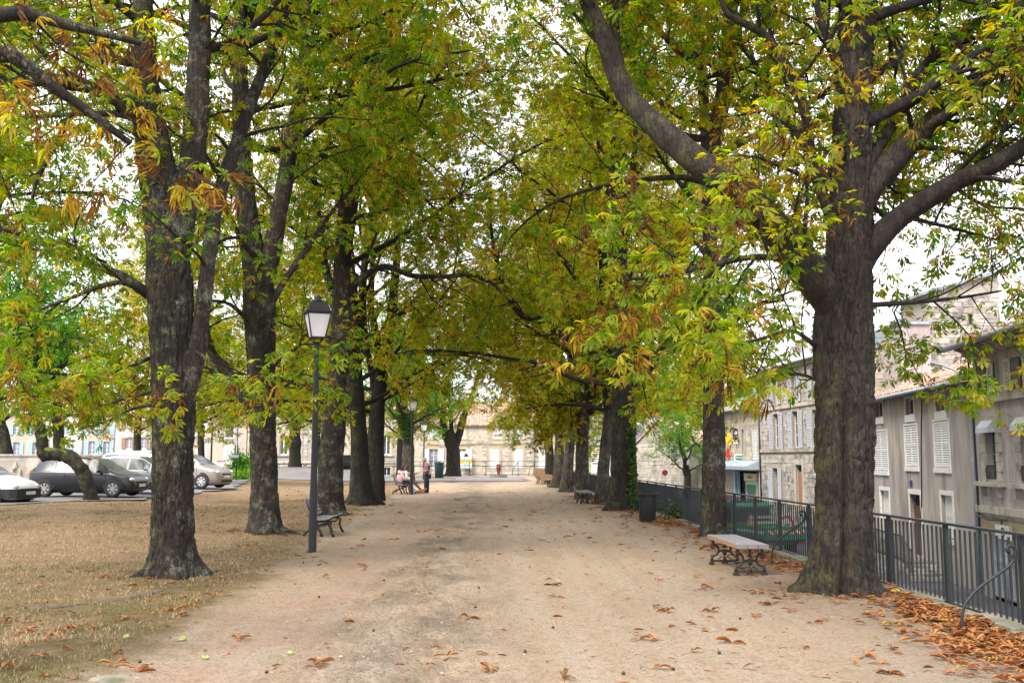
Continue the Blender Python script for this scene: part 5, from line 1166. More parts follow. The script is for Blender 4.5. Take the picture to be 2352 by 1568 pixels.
# signs that stick out from the cafe front (each a thing)
def hang(h, label, r, out, build, cat='sign', name='hanging_sign'):
    if not out: t = thing(name, label, cat, h.A, h.rz); build(t, h.rect(*r), out); return t
    u, _ = h.uv((r[0] + r[2]) / 2, (r[1] + r[3]) / 2); w = h.A + h.e * u; Y = w.y - .5; c = atY((r[0] + r[2]) / 2, (r[1] + r[3]) / 2, Y); k = Y / FPX
    t = thing(name, label, cat, (c.x, c.y, h.z0), R(-8)); z = c.z - h.z0; hw, hh_ = (r[2] - r[0]) / 2 * k, (r[3] - r[1]) / 2 * k; build(t, (-hw, hw, z - hh_, z + hh_), -.0); return t
def s_clover(t, q, o):
    w = q[1] - q[0]; hh = q[3] - q[2]
    MB().box(q[0], q[1], o - .08, o, q[2] + hh * .27, q[3]).build('panel', 'navy', t); MB().box(q[0] + .02, q[1] - .02, o - .08, o, q[2], q[2] + hh * .26).build('panel', 'white_paint', t)
    pt = MB(); cx, cz = (q[0] + q[1]) / 2, q[2] + hh * .72
    for a in (45, 135, 225, 315):
        for k in (-.25, .25):
            aa = R(a) + k; pt.ball((cx + w * .2 * math.cos(aa), o - .085, cz + w * .2 * math.sin(aa)), w * .12, 0, 10, 6, (1, .12, 1))
    pt.build('clover', 'white_paint', t); MB().ball((cx + w * .03, o - .1, cz), w * .08, 0, 8, 5, (1, .2, 1)).build('ladybird', 'red', t)
    text(t, 'FRANCAISE', w * .17, (cx, o - .09, q[2] + hh * .43), (R(90), 0, 0), 'white_paint'); text(t, 'DES JEUX', w * .17, (cx, o - .09, q[2] + hh * .34), (R(90), 0, 0), 'white_paint')
    text(t, 'LOTO', w * .3, (cx, o - .09, q[2] + hh * .13), (R(90), 0, 0), 'navy')
    br = MB()
    for z in (.85, .45): br.tube([(q[1], o - .04, q[2] + hh * z), (q[1] + .7, o - .04, q[2] + hh * z), (q[1] + .7, .5, q[2] + hh * z)], .02, 6)
    br.build('bracket', 'zinc', t)
hang(hc, 'dark blue hanging sign with a white four leaf clover', (1683, 984, 1696, 1018), -1.2, s_clover)
def s_presse(t, q, o):
    cx, cz, r = (q[0] + q[1]) / 2, (q[2] + q[3]) / 2, (q[3] - q[2]) / 2
    MB().prism([(cx, cz - r), (cx + r * .95, cz), (cx, cz + r), (cx - r * .95, cz)], o - .1, o).build('panel', 'yellow', t)
    text(t, 'PRESSE', r * .42, (cx + r * .22, o - .105, cz - r * .22), (R(90), R(-47), 0), 'black'); MB().tube([(cx, o, cz), (cx + .5, o, cz), (cx + .6, .5, cz)], .03, 6).build('bracket', 'zinc', t)
hang(hc, 'yellow diamond shaped PRESSE sign half hidden by the slim trunk', (1667, 993, 1683, 1023), -1.5, s_presse)
def s_pmu(t, q, o):
    w, hh = q[1] - q[0], q[3] - q[2]; cx, cz = (q[0] + q[1]) / 2, (q[2] + q[3]) / 2
    def rr(k, kz): return [(cx + w * .5 * k * math.copysign(abs(math.cos(a)) ** .5, math.cos(a)), cz + hh * .5 * kz * math.copysign(abs(math.sin(a)) ** .5, math.sin(a))) for a in [2 * math.pi * i / 28 for i in range(28)]]
    MB().prism(rr(1, 1), o - .14, o).build('panel', 'white_paint', t); MB().prism([(cx + (p[0] - cx), cz + (p[1] - cz)) for p in rr(.8, .62)], o - .15, o - .141).build('oval', 'sign_green', t)
    text(t, 'PMU', hh * .42, (cx - w * .04, o - .156, cz), (R(90), 0, 0), 'white_paint'); MB().box(q[1] + .05, q[1] + .3, o - .1, o, q[2] + .1, q[3] - .1).build('end_plate', 'red', t)
    MB().tube([(cx, o, cz), (cx + .5, o, cz), (cx + .6, .5, cz)], .03, 6).build('bracket', 'zinc', t)
hang(hc, 'white rounded sign with a green PMU oval above the canopy', (1686, 1042, 1709, 1060), -1.1, s_pmu)
def s_tabac(t, q, o): MB().box(q[0], q[1], -.06, -.03, q[2], q[3]).build('panel', 'stone_warm', t); text(t, 'Tabac', (q[3] - q[2]) * .8, ((q[0] + q[1]) / 2, -.07, (q[2] + q[3]) / 2), (R(90), 0, 0), 'orange_lens')
hang(hc, 'small Tabac lettering on the cafe wall under the blue sign', (1674, 1035, 1690, 1045), 0, s_tabac, 'lettering', 'wall_sign')
def s_red(t, q, o):
    cx, cz, r = (q[0] + q[1]) / 2, (q[2] + q[3]) / 2, (q[3] - q[2]) / 2; MB().prism([(cx, cz - r), (cx + .22, cz - r * .3), (cx, cz + r), (cx - .22, cz - r * .3)], o - .16, o).build('panel', 'red', t); MB().tube([(cx, o, cz), (cx + .5, o, cz), (cx + .6, .5, cz)], .03, 6).build('bracket', 'zinc', t)
hang(hc, 'red lozenge tobacconist sign beside the slim trunk', (1667, 1027, 1676, 1053), -1.0, s_red)

# --- gable house seen over the railings, sign boards, no parking sign
a, b = atY(1462, 1052, 84), atY(1583, 1052, 80)
h = House('gabled_stone_house', 'grey stone gabled cottage with orange chimney pots, beyond the railings', (a.x, a.y), (b.x, b.y), -1.4, 0, 9, 'mortar'); h.h = h.uv(1465, 1020)[1]
q = h.rect(1542, 1031, 1556, 1060); h.window((q[0], q[1], q[2], q[3]), 'shutter_grey', cols=1, rows=6); h.surround(q, 'stone_dressed', .3); h.sill(q, 'stone_dressed'); h.boxes.append((q[0] - .4, q[1] + .4, q[2] - .2, q[3] + .4))
h.wall(gable=(.45, 1.9)); h.masonry('stone_dressed', .45, .28, single=120, seed=12, proud=.03)
g2 = MB(); gx = .45 * h.L
for sgn, e in ((0, 0), (1, h.L)):
    a0 = (-.2 if sgn == 0 else h.L + .2, h.h - .1); g2.add([(a0[0], -.15, a0[1]), (gx, -.15, h.h + 1.95), (gx, 9, h.h + 1.95), (a0[0], 9, a0[1]), (a0[0], -.15, a0[1] + .12), (gx, -.15, h.h + 2.07), (gx, 9, h.h + 2.07), (a0[0], 9, a0[1] + .12)], [(0, 3, 2, 1), (4, 5, 6, 7), (0, 1, 5, 4), (1, 2, 6, 5), (2, 3, 7, 6), (3, 0, 4, 7)])
g2.build('roof', 'roof_tile', h.root); ch = MB().box(.6, 2.0, .3, 1.2, h.h, h.h + 2.3).build('chimney', 'stone_grey', h.root)
for k in range(3): MB().lathe([(.13, 0), (.11, .5)], 10, 0, (.85 + .42 * k, .75, h.h + 2.3)).build('chimney_pot', 'orange_lens', ch)
for k in range(7):
    r = random.Random(k); z = r.uniform(1, 4)
# stone above eaves of the gable: joined relief
MB().box(h.L + .0, h.L + 2.8, 1.2, 6, 0, 2.6).build('side_wall', 'stone_grey', h.root)
ns = thing('no_parking_sign', 'round blue and red no parking sign on a grey post beyond the railings', 'road sign', (0, 0, 0)); p = atY(1527, 1085, 74); ns.location = (p.x, p.y, float(zstreet(74)))
zz = p.z - ns.location[2]; MB().tube([(0, 0, 0), (0, 0, zz + .2)], .03, 8, up=(1, 0, 0)).build('post', 'zinc', ns)
dk = MB(); dk.prism([(.235 * math.cos(2 * math.pi * i / 28), zz + .235 * math.sin(2 * math.pi * i / 28)) for i in range(28)], -.06, -.04); dk.build('plate', 'white_paint', ns)
mb = MB(); ringpoly(mb, 0, zz, .155, .222, -.065); mb.prism([(-.13, zz + .09), (-.09, zz + .13), (.13, zz - .09), (.09, zz - .13)], -.069, -.064); mb.build('ring', 'red', ns)
mb = MB(); ringpoly(mb, 0, zz, 0, .155, -.0625); mb.build('disc', 'navy', ns)
a, b = atY(1358, 1052, 100), atY(1425, 1052, 98)
h = House('signboard_house', 'blue grey gabled shop behind the trunks with white lettered sign boards', (a.x, a.y), (b.x, b.y), -1.4, 0, 8, 'render_white', 'building'); h.h = h.uv(1385, 1020)[1]
q = h.rect(1374, 1083, 1387, 1105); h.hole(q); h.wall(); h.surround(q, 'stone_dressed', .2); h.roof(2.2, 4, 'slate', tiles=False)
for (y0, y1, tx) in ((1022, 1031, 'PECHEURS'), (1034, 1041, 'LA CHATAIGNE'), (1046, 1053, 'CRECHE FORT'), (1055, 1062, 'ECOLE DES ARTS')):
    q = h.rect(1361, y0, 1400, y1); sb = MB().box(q[0], q[1], -.12, -.04, q[2], q[3]).build('sign_board', 'cream' if y0 < 1040 else 'white_paint', h.root); text(sb, tx, (q[3] - q[2]) * .7, ((q[0] + q[1]) / 2, -.125, (q[2] + q[3]) / 2), (R(90), 0, 0), 'dark_cloth', sx=.9)

# --- the long stone building closing the view, and its neighbours
YF = 113.0
def front(name, label, px0, px1, pye, wall, depth=10, z0=-1.5, cat='building'):
    a, b = atY(px0, 1052, YF), atY(px1, 1052, YF); h = House(name, label, (a.x, a.y), (b.x, b.y), z0, 0, depth, wall); h.h = h.uv((px0 + px1) / 2, pye)[1]; h.reveal = .2; return h
hl = front('long_stone_house', 'long honey coloured stone house with white shutters behind the far railing', 925, 1352, 976, 'mortar')
for cx in (992, 1060, 1143, 1195, 1245, 1300):
    q = hl.rect(cx - 9, 983, cx + 9, 1007); hl.hole(q); m_ = (q[0] + q[1]) / 2; hl.surround(q, 'stone_yellow', .2); hl.sill(q, 'stone_yellow', .12, .08, .25); MB().box(q[0] - .2, q[1] + .2, -.03, .01, q[2] - .9, q[2] - .13).build('apron', 'stone_yellow', hl.root); hl.boxes.append((q[0] - .25, q[1] + .25, q[2] - .9, q[3] + .3))
    for a_, b_ in ((q[0] + .01, m_ - .01), (m_ + .01, q[1] - .01)): hl.shutter(a_, b_, q[2], q[3], y=.02, gap=.14)
for i, cx in enumerate((996, 1060, 1136, 1190, 1247, 1300)):
    q = hl.rect(cx - 10, 1031, cx + 10, 1074); hl.boxes.append((q[0] - .3, q[1] + .3, q[2] - .2, q[3] + .3)); hl.surround(q, 'stone_yellow', .22)
    if i < 2:
        hl.window(q, 'white_paint', 'curtain_glass', 2, 3); w = (q[1] - q[0]) * .6
        for a_, b_ in ((q[0] - w - .05, q[0] - .03), (q[1] + .03, q[1] + w + .05)): hl.shutter(a_, b_, q[2] - .2, q[3], gap=.14); hl.boxes.append((a_, b_, q[2], q[3]))
    else:
        hl.hole(q); m_ = (q[0] + q[1]) / 2
        for a_, b_ in ((q[0] + .01, m_ - .01), (m_ + .01, q[1] - .01)): hl.shutter(a_, b_, q[2], q[3], y=.02, gap=.14)
hl.wall(); hl.masonry('stone_warm', .55, .24, single=60, seed=20, proud=.02); hl.course(hl.h - .25, hl.h, .14, 'stone_yellow', 'cornice'); hl.roof(3.0, 5.0, single=0, course=.5, pitch_u=.3)
dp = hl.uv(1226, 1000)[0]; MB().tube([(dp, -.1, hl.h - .2), (dp, -.1, .3)], .06, 6).build('downpipe', 'zinc', hl.root)
cpts = [(hl.uv(980 + 30 * k, 1018 - 8 * k / 9)[0], -.12, hl.uv(980 + 30 * k, 1020 - 4 * k / 9 + 3 * math.sin(math.pi * (k % 4) / 4))[1]) for k in range(10)]; MB().tube(cpts, .03, 4).build('cable', 'black', hl.root)
ban = thing('banner', 'white and yellow green poster boards standing at the window behind the forked tree', 'banner', hl.A, hl.rz); q = hl.rect(1058, 1036, 1084, 1054)
MB().box(q[0], q[1], -.7, -.62, q[2], q[3]).build('panel', 'white_paint', ban); MB().prism([((q[0] + q[1]) / 2 - .3, q[2] + .3), ((q[0] + q[1]) / 2 + .3, q[2] + .3), ((q[0] + q[1]) / 2, q[3] - .15)], -.72, -.705).build('emblem', 'black', ban)
q = hl.rect(1058, 1056, 1084, 1074); MB().box(q[0], q[1], -.7, -.62, q[2], q[3]).build('panel', 'white_paint', ban); MB().box(q[0], q[1], -.71, -.702, q[3] - .4, q[3]).build('band', 'yellow', ban); MB().ball(((q[0] + q[1]) / 2, -.71, (q[2] + q[3]) / 2), .35, 0, 12, 6, (1, .05, .7)).build('emblem', 'shutter_blue', ban)
for x_ in (q[0] + .05, q[1] - .05): MB().tube([(x_, -.6, -.0), (x_, -.6, q[3] + .8)], .03, 6).build('post', 'zinc', ban)
hn = front('ashlar_house', 'pale ashlar house with tall white windows and quoins, left of the long stone house', 567, 921, 940, 'mortar')
for cx in (652, 760, 888):
    q = hn.rect(cx - 10, 1000, cx + 9, 1044); hn.window(q, 'white_paint', cols=2, rows=1, fw=.09); hn.surround(q, 'stone_yellow', .2); hn.sill(q, 'stone_dressed', .15, .15, .35); hn.boxes.append((q[0] - .3, q[1] + .3, q[2] - .2, q[3] + .3))
    q = hn.rect(cx - 9, 1073, cx + 9, 1092); hn.window(q, 'white_paint', cols=2, rows=1); hn.surround(q, 'stone_yellow', .15); hn.boxes.append((q[0] - .2, q[1] + .2, q[2], q[3] + .2))
for px in (690, 702, 818): u = hn.uv(px, 1052)[0]; hn.boxes.append((u - .25, u + .25, 0, 20)); [MB().box(u - .2, u + .2, -.05, .01, k * .42 + .02, k * .42 + .4).build('quoin', 'stone_dressed', hn.root) for k in range(20)]
v = hn.uv(740, 1061)[1]; hn.course(v - .1, v + .1, .12, 'stone_dressed'); hn.course(v - .45, v - .3, .05, 'stone_dressed'); hn.boxes.append((0, hn.L, v - .45, v + .12)); hn.wall(); hn.masonry('stone_warm', .6, .3, single=60, seed=23, proud=.015); hn.course(hn.h - .25, hn.h, .2, name='cornice'); hn.roof(2.5, 5, tiles=False)
dp = hn.uv(677, 1000)[0]; MB().tube([(dp, -.1, hn.h - .3), (dp, -.1, .3)], .07, 6).build('downpipe', 'zinc', hn.root)
hbz = front('beige_house', 'plain beige rendered house with closed white shutters above the bush', 345, 565, 945, 'render_beige', z0=-.2)
for (cx, cy0, cy1, cl) in ((463, 976, 1005, 0), (463, 1024, 1058, 1), (528, 976, 1005, 0), (525, 1024, 1064, 1), (400, 976, 1005, 0), (400, 1024, 1058, 1)):
    q = hbz.rect(cx - 9, cy0, cx + 9, cy1); hbz.surround(q, 'white_paint', .12); hbz.sill(q, 'white_paint', .12, .08, .15); m_ = (q[0] + q[1]) / 2
    if cl: hbz.hole(q); [hbz.shutter(a_, b_, q[2], q[3], y=.02, gap=.14) for a_, b_ in ((q[0] + .01, m_ - .01), (m_ + .01, q[1] - .01))]
    else: hbz.window(q, 'white_paint'); hbz.shutter(q[0] - .6, q[0] - .02, q[2], q[3], gap=.14)
hbz.wall(); hbz.roof(2.4, 5, tiles=False); hbz.course(hbz.h - .2, hbz.h, .15, name='cornice')
for (nm, lb, x0, x1, mt, sm, wins) in (
    ('terraced_house', 'terraced house with brown shutters behind the roofs of the silver cars', 262, 345, 'render_white', 'shutter_brown', ((296, 1005, 1030), (330, 1005, 1030), (296, 965, 985), (330, 965, 985))),
    ('terraced_house', 'grey brown terraced house with pale blue shutters over the black car', 190, 262, 'render_beige', 'shutter_blue', ((211, 1013, 1043), (245, 1013, 1043), (211, 975, 998), (245, 975, 998))),
    ('terraced_house', 'narrow terraced house between two downpipes, left of the bent tree', 112, 190, 'render_white', 'shutter_blue', ((150, 1013, 1043), (150, 975, 998))),
    ('terraced_house', 'cream terraced house at the left edge with pale blue shutters', -60, 112, 'render_beige', 'shutter_blue', ((38, 1015, 1046), (82, 1015, 1046), (38, 975, 998), (82, 975, 998), (-20, 1015, 1046)))):
    h = front(nm, lb, x0, x1, 948, mt, z0=-.2)
    for (cx, y0, y1) in wins:
        q = h.rect(cx - 7, y0, cx + 7, y1); h.window(q, 'white_paint', 'curtain_glass', 2, 3); h.surround(q, 'stone_dressed', .1); w = (q[1] - q[0]) * .6; h.shutter(q[0] - w - .04, q[0] - .02, q[2], q[3], sm, slats=False); h.shutter(q[1] + .02, q[1] + w + .04, q[2], q[3], sm, slats=False)
    h.wall(); h.roof(2.4, 5, tiles=False); h.course(h.h - .2, h.h, .15, name='cornice'); MB().tube([(h.L - .1, -.08, h.h - .2), (h.L - .1, -.08, .2)], .06, 6).build('downpipe', 'zinc', h.root)
# wall with an old fountain behind the cars
a, b = atY(-60, 1052, 61), atY(352, 1052, 63)
hw = House('stone_wall', 'long pale ashlar wall with an old wall fountain, behind the parked cars', (a.x, a.y), (b.x, b.y), .1, 0, .5, 'mortar', 'wall'); hw.h = hw.uv(150, 1047)[1]
fq = hw.rect(20, 1062, 48, 1106); hw.boxes.append((fq[0], fq[1], 0, fq[3])); hw.wall(); hw.masonry('stone_dressed', .9, .36, single=80, seed=31, proud=.012)
for i in range(int(hw.L / 1.1)): MB().box(i * 1.1 + .01, i * 1.1 + 1.09, -.08, .56, hw.h, hw.h + .12).build('coping_stone', 'stone_dressed', hw.root)
fo = thing('wall_fountain', 'carved niche fountain with a small spout set in the pale wall', 'fountain', hw.A, hw.rz)
cx = (fq[0] + fq[1]) / 2; W_ = fq[1] - fq[0]
MB().prism([(fq[0], 0), (fq[1], 0), (fq[1], fq[3] * .7), (cx + W_ * .2, fq[3] * .78), (cx + W_ * .1, fq[3]), (cx - W_ * .1, fq[3]), (cx - W_ * .2, fq[3] * .78), (fq[0], fq[3] * .7)], -.14, .0).build('niche', 'stone_dressed', fo)
MB().ball((cx, -.2, fq[3] * .75), .13).build('mask', 'stone_grey', fo); MB().tube([(cx, -.14, fq[3] * .6), (cx, -.4, fq[3] * .58)], .03, 6).build('spout', 'iron', fo); MB().prism([(-.142, 0), (-.6, 0), (-.65, .45), (-.142, .45)], fq[0] + .1, fq[1] - .1, 'x').build('basin', 'stone_grey', fo)
# hill and greenery far beyond the street
xs = np.linspace(-60, 420, 60); ys = np.linspace(170, 700, 40); GX, GY = np.meshgrid(xs, ys)
GZ = -3 + 34 * np.exp(-((GY - 420) / 150.0) ** 2) * np.clip((GX + 60) / 120, 0, 1) * (0.8 + .4 * vnoise(np.stack([GX / 60, GY / 60, GX * 0], -1), 4))
nx, ny = len(xs), len(ys); ii = (np.arange(ny - 1)[:, None] * nx + np.arange(nx - 1)[None, :]).ravel()
link('hill', npmesh('hill', np.stack([GX.ravel(), GY.ravel(), GZ.ravel()], -1), 4, np.stack([ii, ii + 1, ii + nx + 1, ii + nx], -1).ravel(), 'hill_green', smooth=True), None, 'structure')
def bg_tree(label, px, Y, s, tint, dz=0, mesh=None, rz=0, group='trees beyond the lower street'):
    p = atY(px, 1052, Y); t = thing('broadleaf_tree', label, 'tree', (p.x, p.y, float(zstreet(min(Y, 100)))), rz, group)
    w = Wood(); w.tube([(0, 0, 0), (.1, 0, 2), (0, .1, 3.3 * s + dz)], [.3, .25, .2], 8); link('trunk', w.mesh('trunk', 'bark_dark'), t)
    for nm, m_ in zip(('bough', 'crown'), mesh or CROWN_MAPLE):
        o = link(nm, m_, t, 'stuff' if nm == 'crown' else None); o.location = (0, 0, 2.2 * s + dz); o.scale = (s,) * 3; o.color = (tint, .5, .5, 1)
bg_tree('bushy green tree overlapping the right side of the gabled cottage', 1576, 74, .8, .5, .1)
bg_tree('pale green willow like tree left of the slim upright trunk', 1622, 77, 1.1, .8, .3, rz=1)
bg_tree('green tree behind the chimney of the gabled cottage', 1478, 130, 1.7, .45, 0, rz=2)
bg_tree('distant tree filling the gap above the railings by the dark ivied trunk', 1412, 108, .9, .3, -.6, rz=3)
bg_tree('distant tree on the slope above the cafe roof', 1640, 140, 2.2, .6, 2, rz=4)
bg_tree('distant pale tree on the slope beyond the cottage', 1545, 170, 2.4, .7, 2, rz=5)
# ------------------------------------------------------------------ railings along the walk
FX = 5.22
fn = thing('railing', 'long dark green iron railing with close upright bars along the right edge of the walk', 'railing', (FX, 0, 0))
m_bar = MB().box(-.009, .009, -.009, .009, .09, .90).build('bar', 'iron', fn); m_post = MB().box(-.02, .02, -.035, .035, -.1, .93).build('post', 'iron', fn)
posts = [9.72 + 1.6 * (i - 2) for i in range(35)]
m_post.location = (0, posts[0], 0)
for y in posts[1:]: c_ = m_post.copy(); col.objects.link(c_); c_.location = (0, y, 0)
for a_, b_ in zip(posts[:-1], posts[1:]):
    rl = MB(); rl.box(-.035, .035, a_ - .0, b_, .932, .958); rl.build('top_rail', 'iron', fn); MB().box(-.02, .02, a_ + .036, b_ - .036, .06, .085).build('bottom_rail', 'iron', fn)
n = 0; rest = MB(); first = True
for a_, b_ in zip(posts[:-1], posts[1:]):
    for k in range(1, 14):
        y = a_ + (b_ - a_) * k / 14
        if n < 300:
            if first: m_bar.location = (0, y, 0); first = False
            else: c_ = m_bar.copy(); col.objects.link(c_); c_.location = (0, y, 0)
        else: rest.box(-.009, .009, y - .009, y + .009, .09, .90)
        n += 1
rest.build('bar', 'iron', fn, 'stuff')
def strut(label, y, h=.55, dx=-.62):
    t = thing('railing_strut', label, 'strut', (FX, y, 0), 0, 'curved iron struts propping the railing')
    pts = [(dx, 0, -.1), (dx, 0, .12), (dx + .03, 0, .26), (dx + .14, 0, .40), (dx + .32, 0, h - .02), (-.12, 0, h + .10), (-.06, 0, h + .2), (-.07, 0, h + .27), (-.12, 0, h + .29), (-.15, 0, h + .25), (-.12, 0, h + .21)]
    P_, r_ = resample(pts, [.017] * 11, .03); MB().tube([tuple(p) for p in P_], .016, 8).build('rod', 'iron', t); MB().box(-.09, -.03, -.02, .02, h + .14, h + .2).build('clamp', 'iron', t)
strut('curved iron strut standing in the heap of brown leaves, nearest of the three', 9.72)
strut('curved iron strut rising behind the ornate backless bench', posts[6] - .01)
strut('curved iron strut between the slatted bin and the slim trunk', posts[12])

# ------------------------------------------------------------------ lamp posts
def lamp(label, px, py, zb=0.0, hgt=4.52, s=1.0, Y=None, glass='frosted'):
    p = at(px, py, zb) if Y is None else atY(px, py, Y)
    t = thing('street_lamp', label, 'street lamp', (p.x, p.y, hz(p.x, p.y) if not zb else zb), R(20), 'four sided lanterns on slim posts'); H_ = hgt
    MB().lathe([(.075, 0), (.072, .9), (.06, 1.4), (.055, 2.4), (.048, H_ - .75), (.06, H_ - .72), (.03, H_ - .68)], 10, smooth=False).build('post', 'iron', t)
    fr = MB(); z0, z1 = H_ - .60, H_ - .16
    for a in range(4):
        ca, sa = math.cos(R(45 + 90 * a)), math.sin(R(45 + 90 * a))
        fr.tube([(.04 * ca, .04 * sa, H_ - .72), (.16 * ca, .16 * sa, z0 - .01)], .010, 5); fr.tube([(.185 * ca, .185 * sa, z0), (.30 * ca, .30 * sa, z1)], .014, 5, up=(0, 0, 1))
    for z, w in ((z0, .131), (z1, .212)):
        fr.box(-w, w, -w, -w + .02, z - .012, z + .012); fr.box(-w, w, w - .02, w, z - .012, z + .012); fr.box(-w, -w + .02, -w + .02, w - .02, z - .012, z + .012); fr.box(w - .02, w, -w + .02, w - .02, z - .012, z + .012)
    fr.build('frame', 'black', t)
    gl = MB(); q = [(.12, z0 + .01), (.2, z1 - .01)]
    gl.add([(sx * w, sy * w, z) for w, z in q for sx, sy in ((-1, -1), (1, -1), (1, 1), (-1, 1))], [(0, 1, 5, 4), (1, 2, 6, 5), (2, 3, 7, 6), (3, 0, 4, 7), (3, 2, 1, 0)]).build('glass', glass, t)
    MB().lathe([(.34, z1 + .013), (.345, z1 + .04), (.29, z1 + .06), (.22, z1 + .20), (.21, z1 + .21), (.12, z1 + .23)], 4, smooth=False, ang0=R(45)).build('roof', 'black', t)
    MB().lathe([(.10, z1 + .23), (.11, z1 + .25), (.06, z1 + .28), (.085, z1 + .31), (.05, z1 + .34), (.012, z1 + .37)], 12).build('finial', 'black', t)
    return t
lamp('tall lamp post with a white lantern between the slatted bench and the dark trunk', 717, 1266)
lamp('lamp post standing in front of the people on the bench', 944.5, 1135)
lamp('lamp post rising behind the man in the striped shirt', 973, 1102, hgt=4.45)
lamp('thin blue grey lamp post beside the beige car', 483, 1113, hgt=4.5)

# ------------------------------------------------------------------ benches
def slat_bench(label, x, y, rz=0.0, L=1.85):
    """back to -x, facing +x, length along y from y to y+L"""
    t = thing('slatted_bench', label, 'bench', (x, y, hz(x, y)), rz, 'slatted benches with iron ends')
    for yy in (.12, L - .12):
        f = MB()
        f.tube([(-.32, yy, 0), (-.27, yy, .10), (-.15, yy, .19), (-.08, yy, .21)], [.035, .03, .03, .03], 8, flat=.7); f.tube([(.12, yy, 0), (.10, yy, .10), (.03, yy, .20), (-.02, yy, .37), (-.06, yy, .44)], [.038, .035, .032, .032, .03], 8)
        f.tube([(-.08, yy, .21), (-.0, yy, .215), (.03, yy, .20)], .03, 8); f.tube([(-.12, yy, .44), (.05, yy, .36), (.25, yy, .37), (.36, yy, .44)], [.025, .025, .025, .022], 8)
        f.tube([(.36, yy, .44), (.40, yy, .45), (.40, yy, .42)], .022, 8)
        f.tube([(.30, yy, .37), (.22, yy, .28), (.05, yy, .26), (.0, yy, .3)], .02, 8)
        f.tube([(-.10, yy, .42), (-.17, yy, .50), (-.21, yy, .62), (-.25, yy, .78), (-.30, yy, .86), (-.36, yy, .87)], [.028, .026, .024, .022, .02, .02], 8)
        f.tube([(.34, yy, .36), (.32, yy, .2), (.36, yy, .08), (.42, yy, 0)], [.028, .028, .03, .036], 8)
        f.build('leg_frame', 'iron', t)
    def sl(x0, z0, x1, z1, th=.03, nm='seat_slat'):
        a = math.atan2(z1 - z0, x1 - x0); w = math.hypot(x1 - x0, z1 - z0); M = Matrix.Translation((x0, 0, z0)) @ Matrix.Rotation(-a, 4, 'Y'); MB().box(0, w, 0, L, 0, th, 0, M).build(nm, 'bench_wood', t)
    sl(-.10, .405, .02, .39); sl(.035, .39, .15, .395); sl(.165, .397, .28, .415); sl(.295, .42, .39, .462)
    for k in range(5):
        z = .485 + k * .085; x_ = -.145 - (z - .48) * .36; sl(x_, z, x_ - .025, z + .065, .025, 'back_slat')
    return t
slat_bench('empty slatted bench with iron ends just behind the tall lamp post', -3.60, 21.7, 0).scale = (.88, .88, .9)
slat_bench('slatted bench that two people are sitting on', -4.04, 47.5, 0, 1.9)
def scroll(c, r, a0, a1, n=14, shrink=.45):
    return [(c[0] + r * (1 - shrink * i / n) * math.cos(a0 + (a1 - a0) * i / n), c[1] + r * (1 - shrink * i / n) * math.sin(a0 + (a1 - a0) * i / n)) for i in range(n + 1)]
def plank_bench(label, x, y, L=1.95, rz=0.0):
    t = thing('backless_bench', label, 'bench', (x, y, hz(x, y)), rz, 'backless plank benches on scrolled iron legs')
    for k in range(3):
        x0 = -.235 + k * .158; b_ = MB(); z0, z1 = .395, .455
        b_.add([(x0, 0, z0), (x0 + .15, 0, z0), (x0 + .15, L, z0), (x0, L, z0), (x0, 0, z1 - .006), (x0 + .006, 0, z1), (x0 + .144, 0, z1), (x0 + .15, 0, z1 - .006), (x0 + .15, L, z1 - .006), (x0 + .144, L, z1), (x0 + .006, L, z1), (x0, L, z1 - .006)],
               [(0, 3, 2, 1), (0, 1, 7, 6, 5, 4), (3, 11, 10, 9, 8, 2), (5, 6, 9, 10), (4, 5, 10, 11), (6, 7, 8, 9)], 0)
        b_.add([(x0, 0, z0), (x0, L, z0), (x0, L, z1 - .006), (x0, 0, z1 - .006)], [(0, 3, 2, 1)] if k else [(0, 3, 2, 1)], 1); b_.add([(x0 + .15, 0, z0), (x0 + .15, L, z0), (x0 + .15, L, z1 - .006), (x0 + .15, 0, z1 - .006)], [(0, 1, 2, 3)], 1)
        b_.build('plank', ['bench_wood', 'bench_edge'], t)
    for yy in (.2, L - .2):
        f = MB()
        def T(pts, r): f.tube([(p[0], yy, p[1]) for p in pts], r, 7, up=(0, 1, 0))
        f.box(-.23, .23, yy - .018, yy + .018, .035, .07); f.box(-.25, -.17, yy - .025, yy + .025, -.02, .034); f.box(.17, .25, yy - .025, yy + .025, -.02, .034); f.box(-.05, .05, yy - .02, yy + .02, .01, .034)
        f.box(-.2, .2, yy - .02, yy + .02, .375, .394)
        for s_ in (-1, 1):
            T([(s_ * .17, .38), (s_ * .19, .33)] + [(s_ * q[0], q[1]) for q in scroll((.185, .30), .035, 2.2, -3.5, 12, .5)][:1], [.022, .02, .018])
            T([(s_ * q[0], q[1]) for q in scroll((.19, .275), .032, 3.0, -2.6, 10, .2)], .014)
            T([(s_ * q[0], q[1]) for q in [(.19, .32), (.14, .31), (.10, .26), (.095, .20), (.13, .15), (.18, .13), (.21, .11)]], [.014, .017, .019, .019, .018, .018, .018])
            T([(s_ * q[0], q[1]) for q in [(.21, .15), (.205, .10), (.21, .06)]], [.026, .024, .03]); T([(s_ * .10, .20), (s_ * .05, .215), (0, .2)], [.012, .018, .02])
            T([(s_ * q[0], q[1]) for q in [(.03, .11), (.06, .12), (.08, .09), (.11, .085)]], .009)
        T([(0, .38), (0, .34), (0, .31), (0, .28), (0, .26)], [.03, .014, .018, .035, .04]); T([(0, .24), (0, .20), (0, .16), (0, .13)], [.02, .045, .03, .012]); T([(0, .12), (0, .09), (0, .06)], [.01, .03, .035])
        f.build('leg', 'cast_iron', t)
    return t
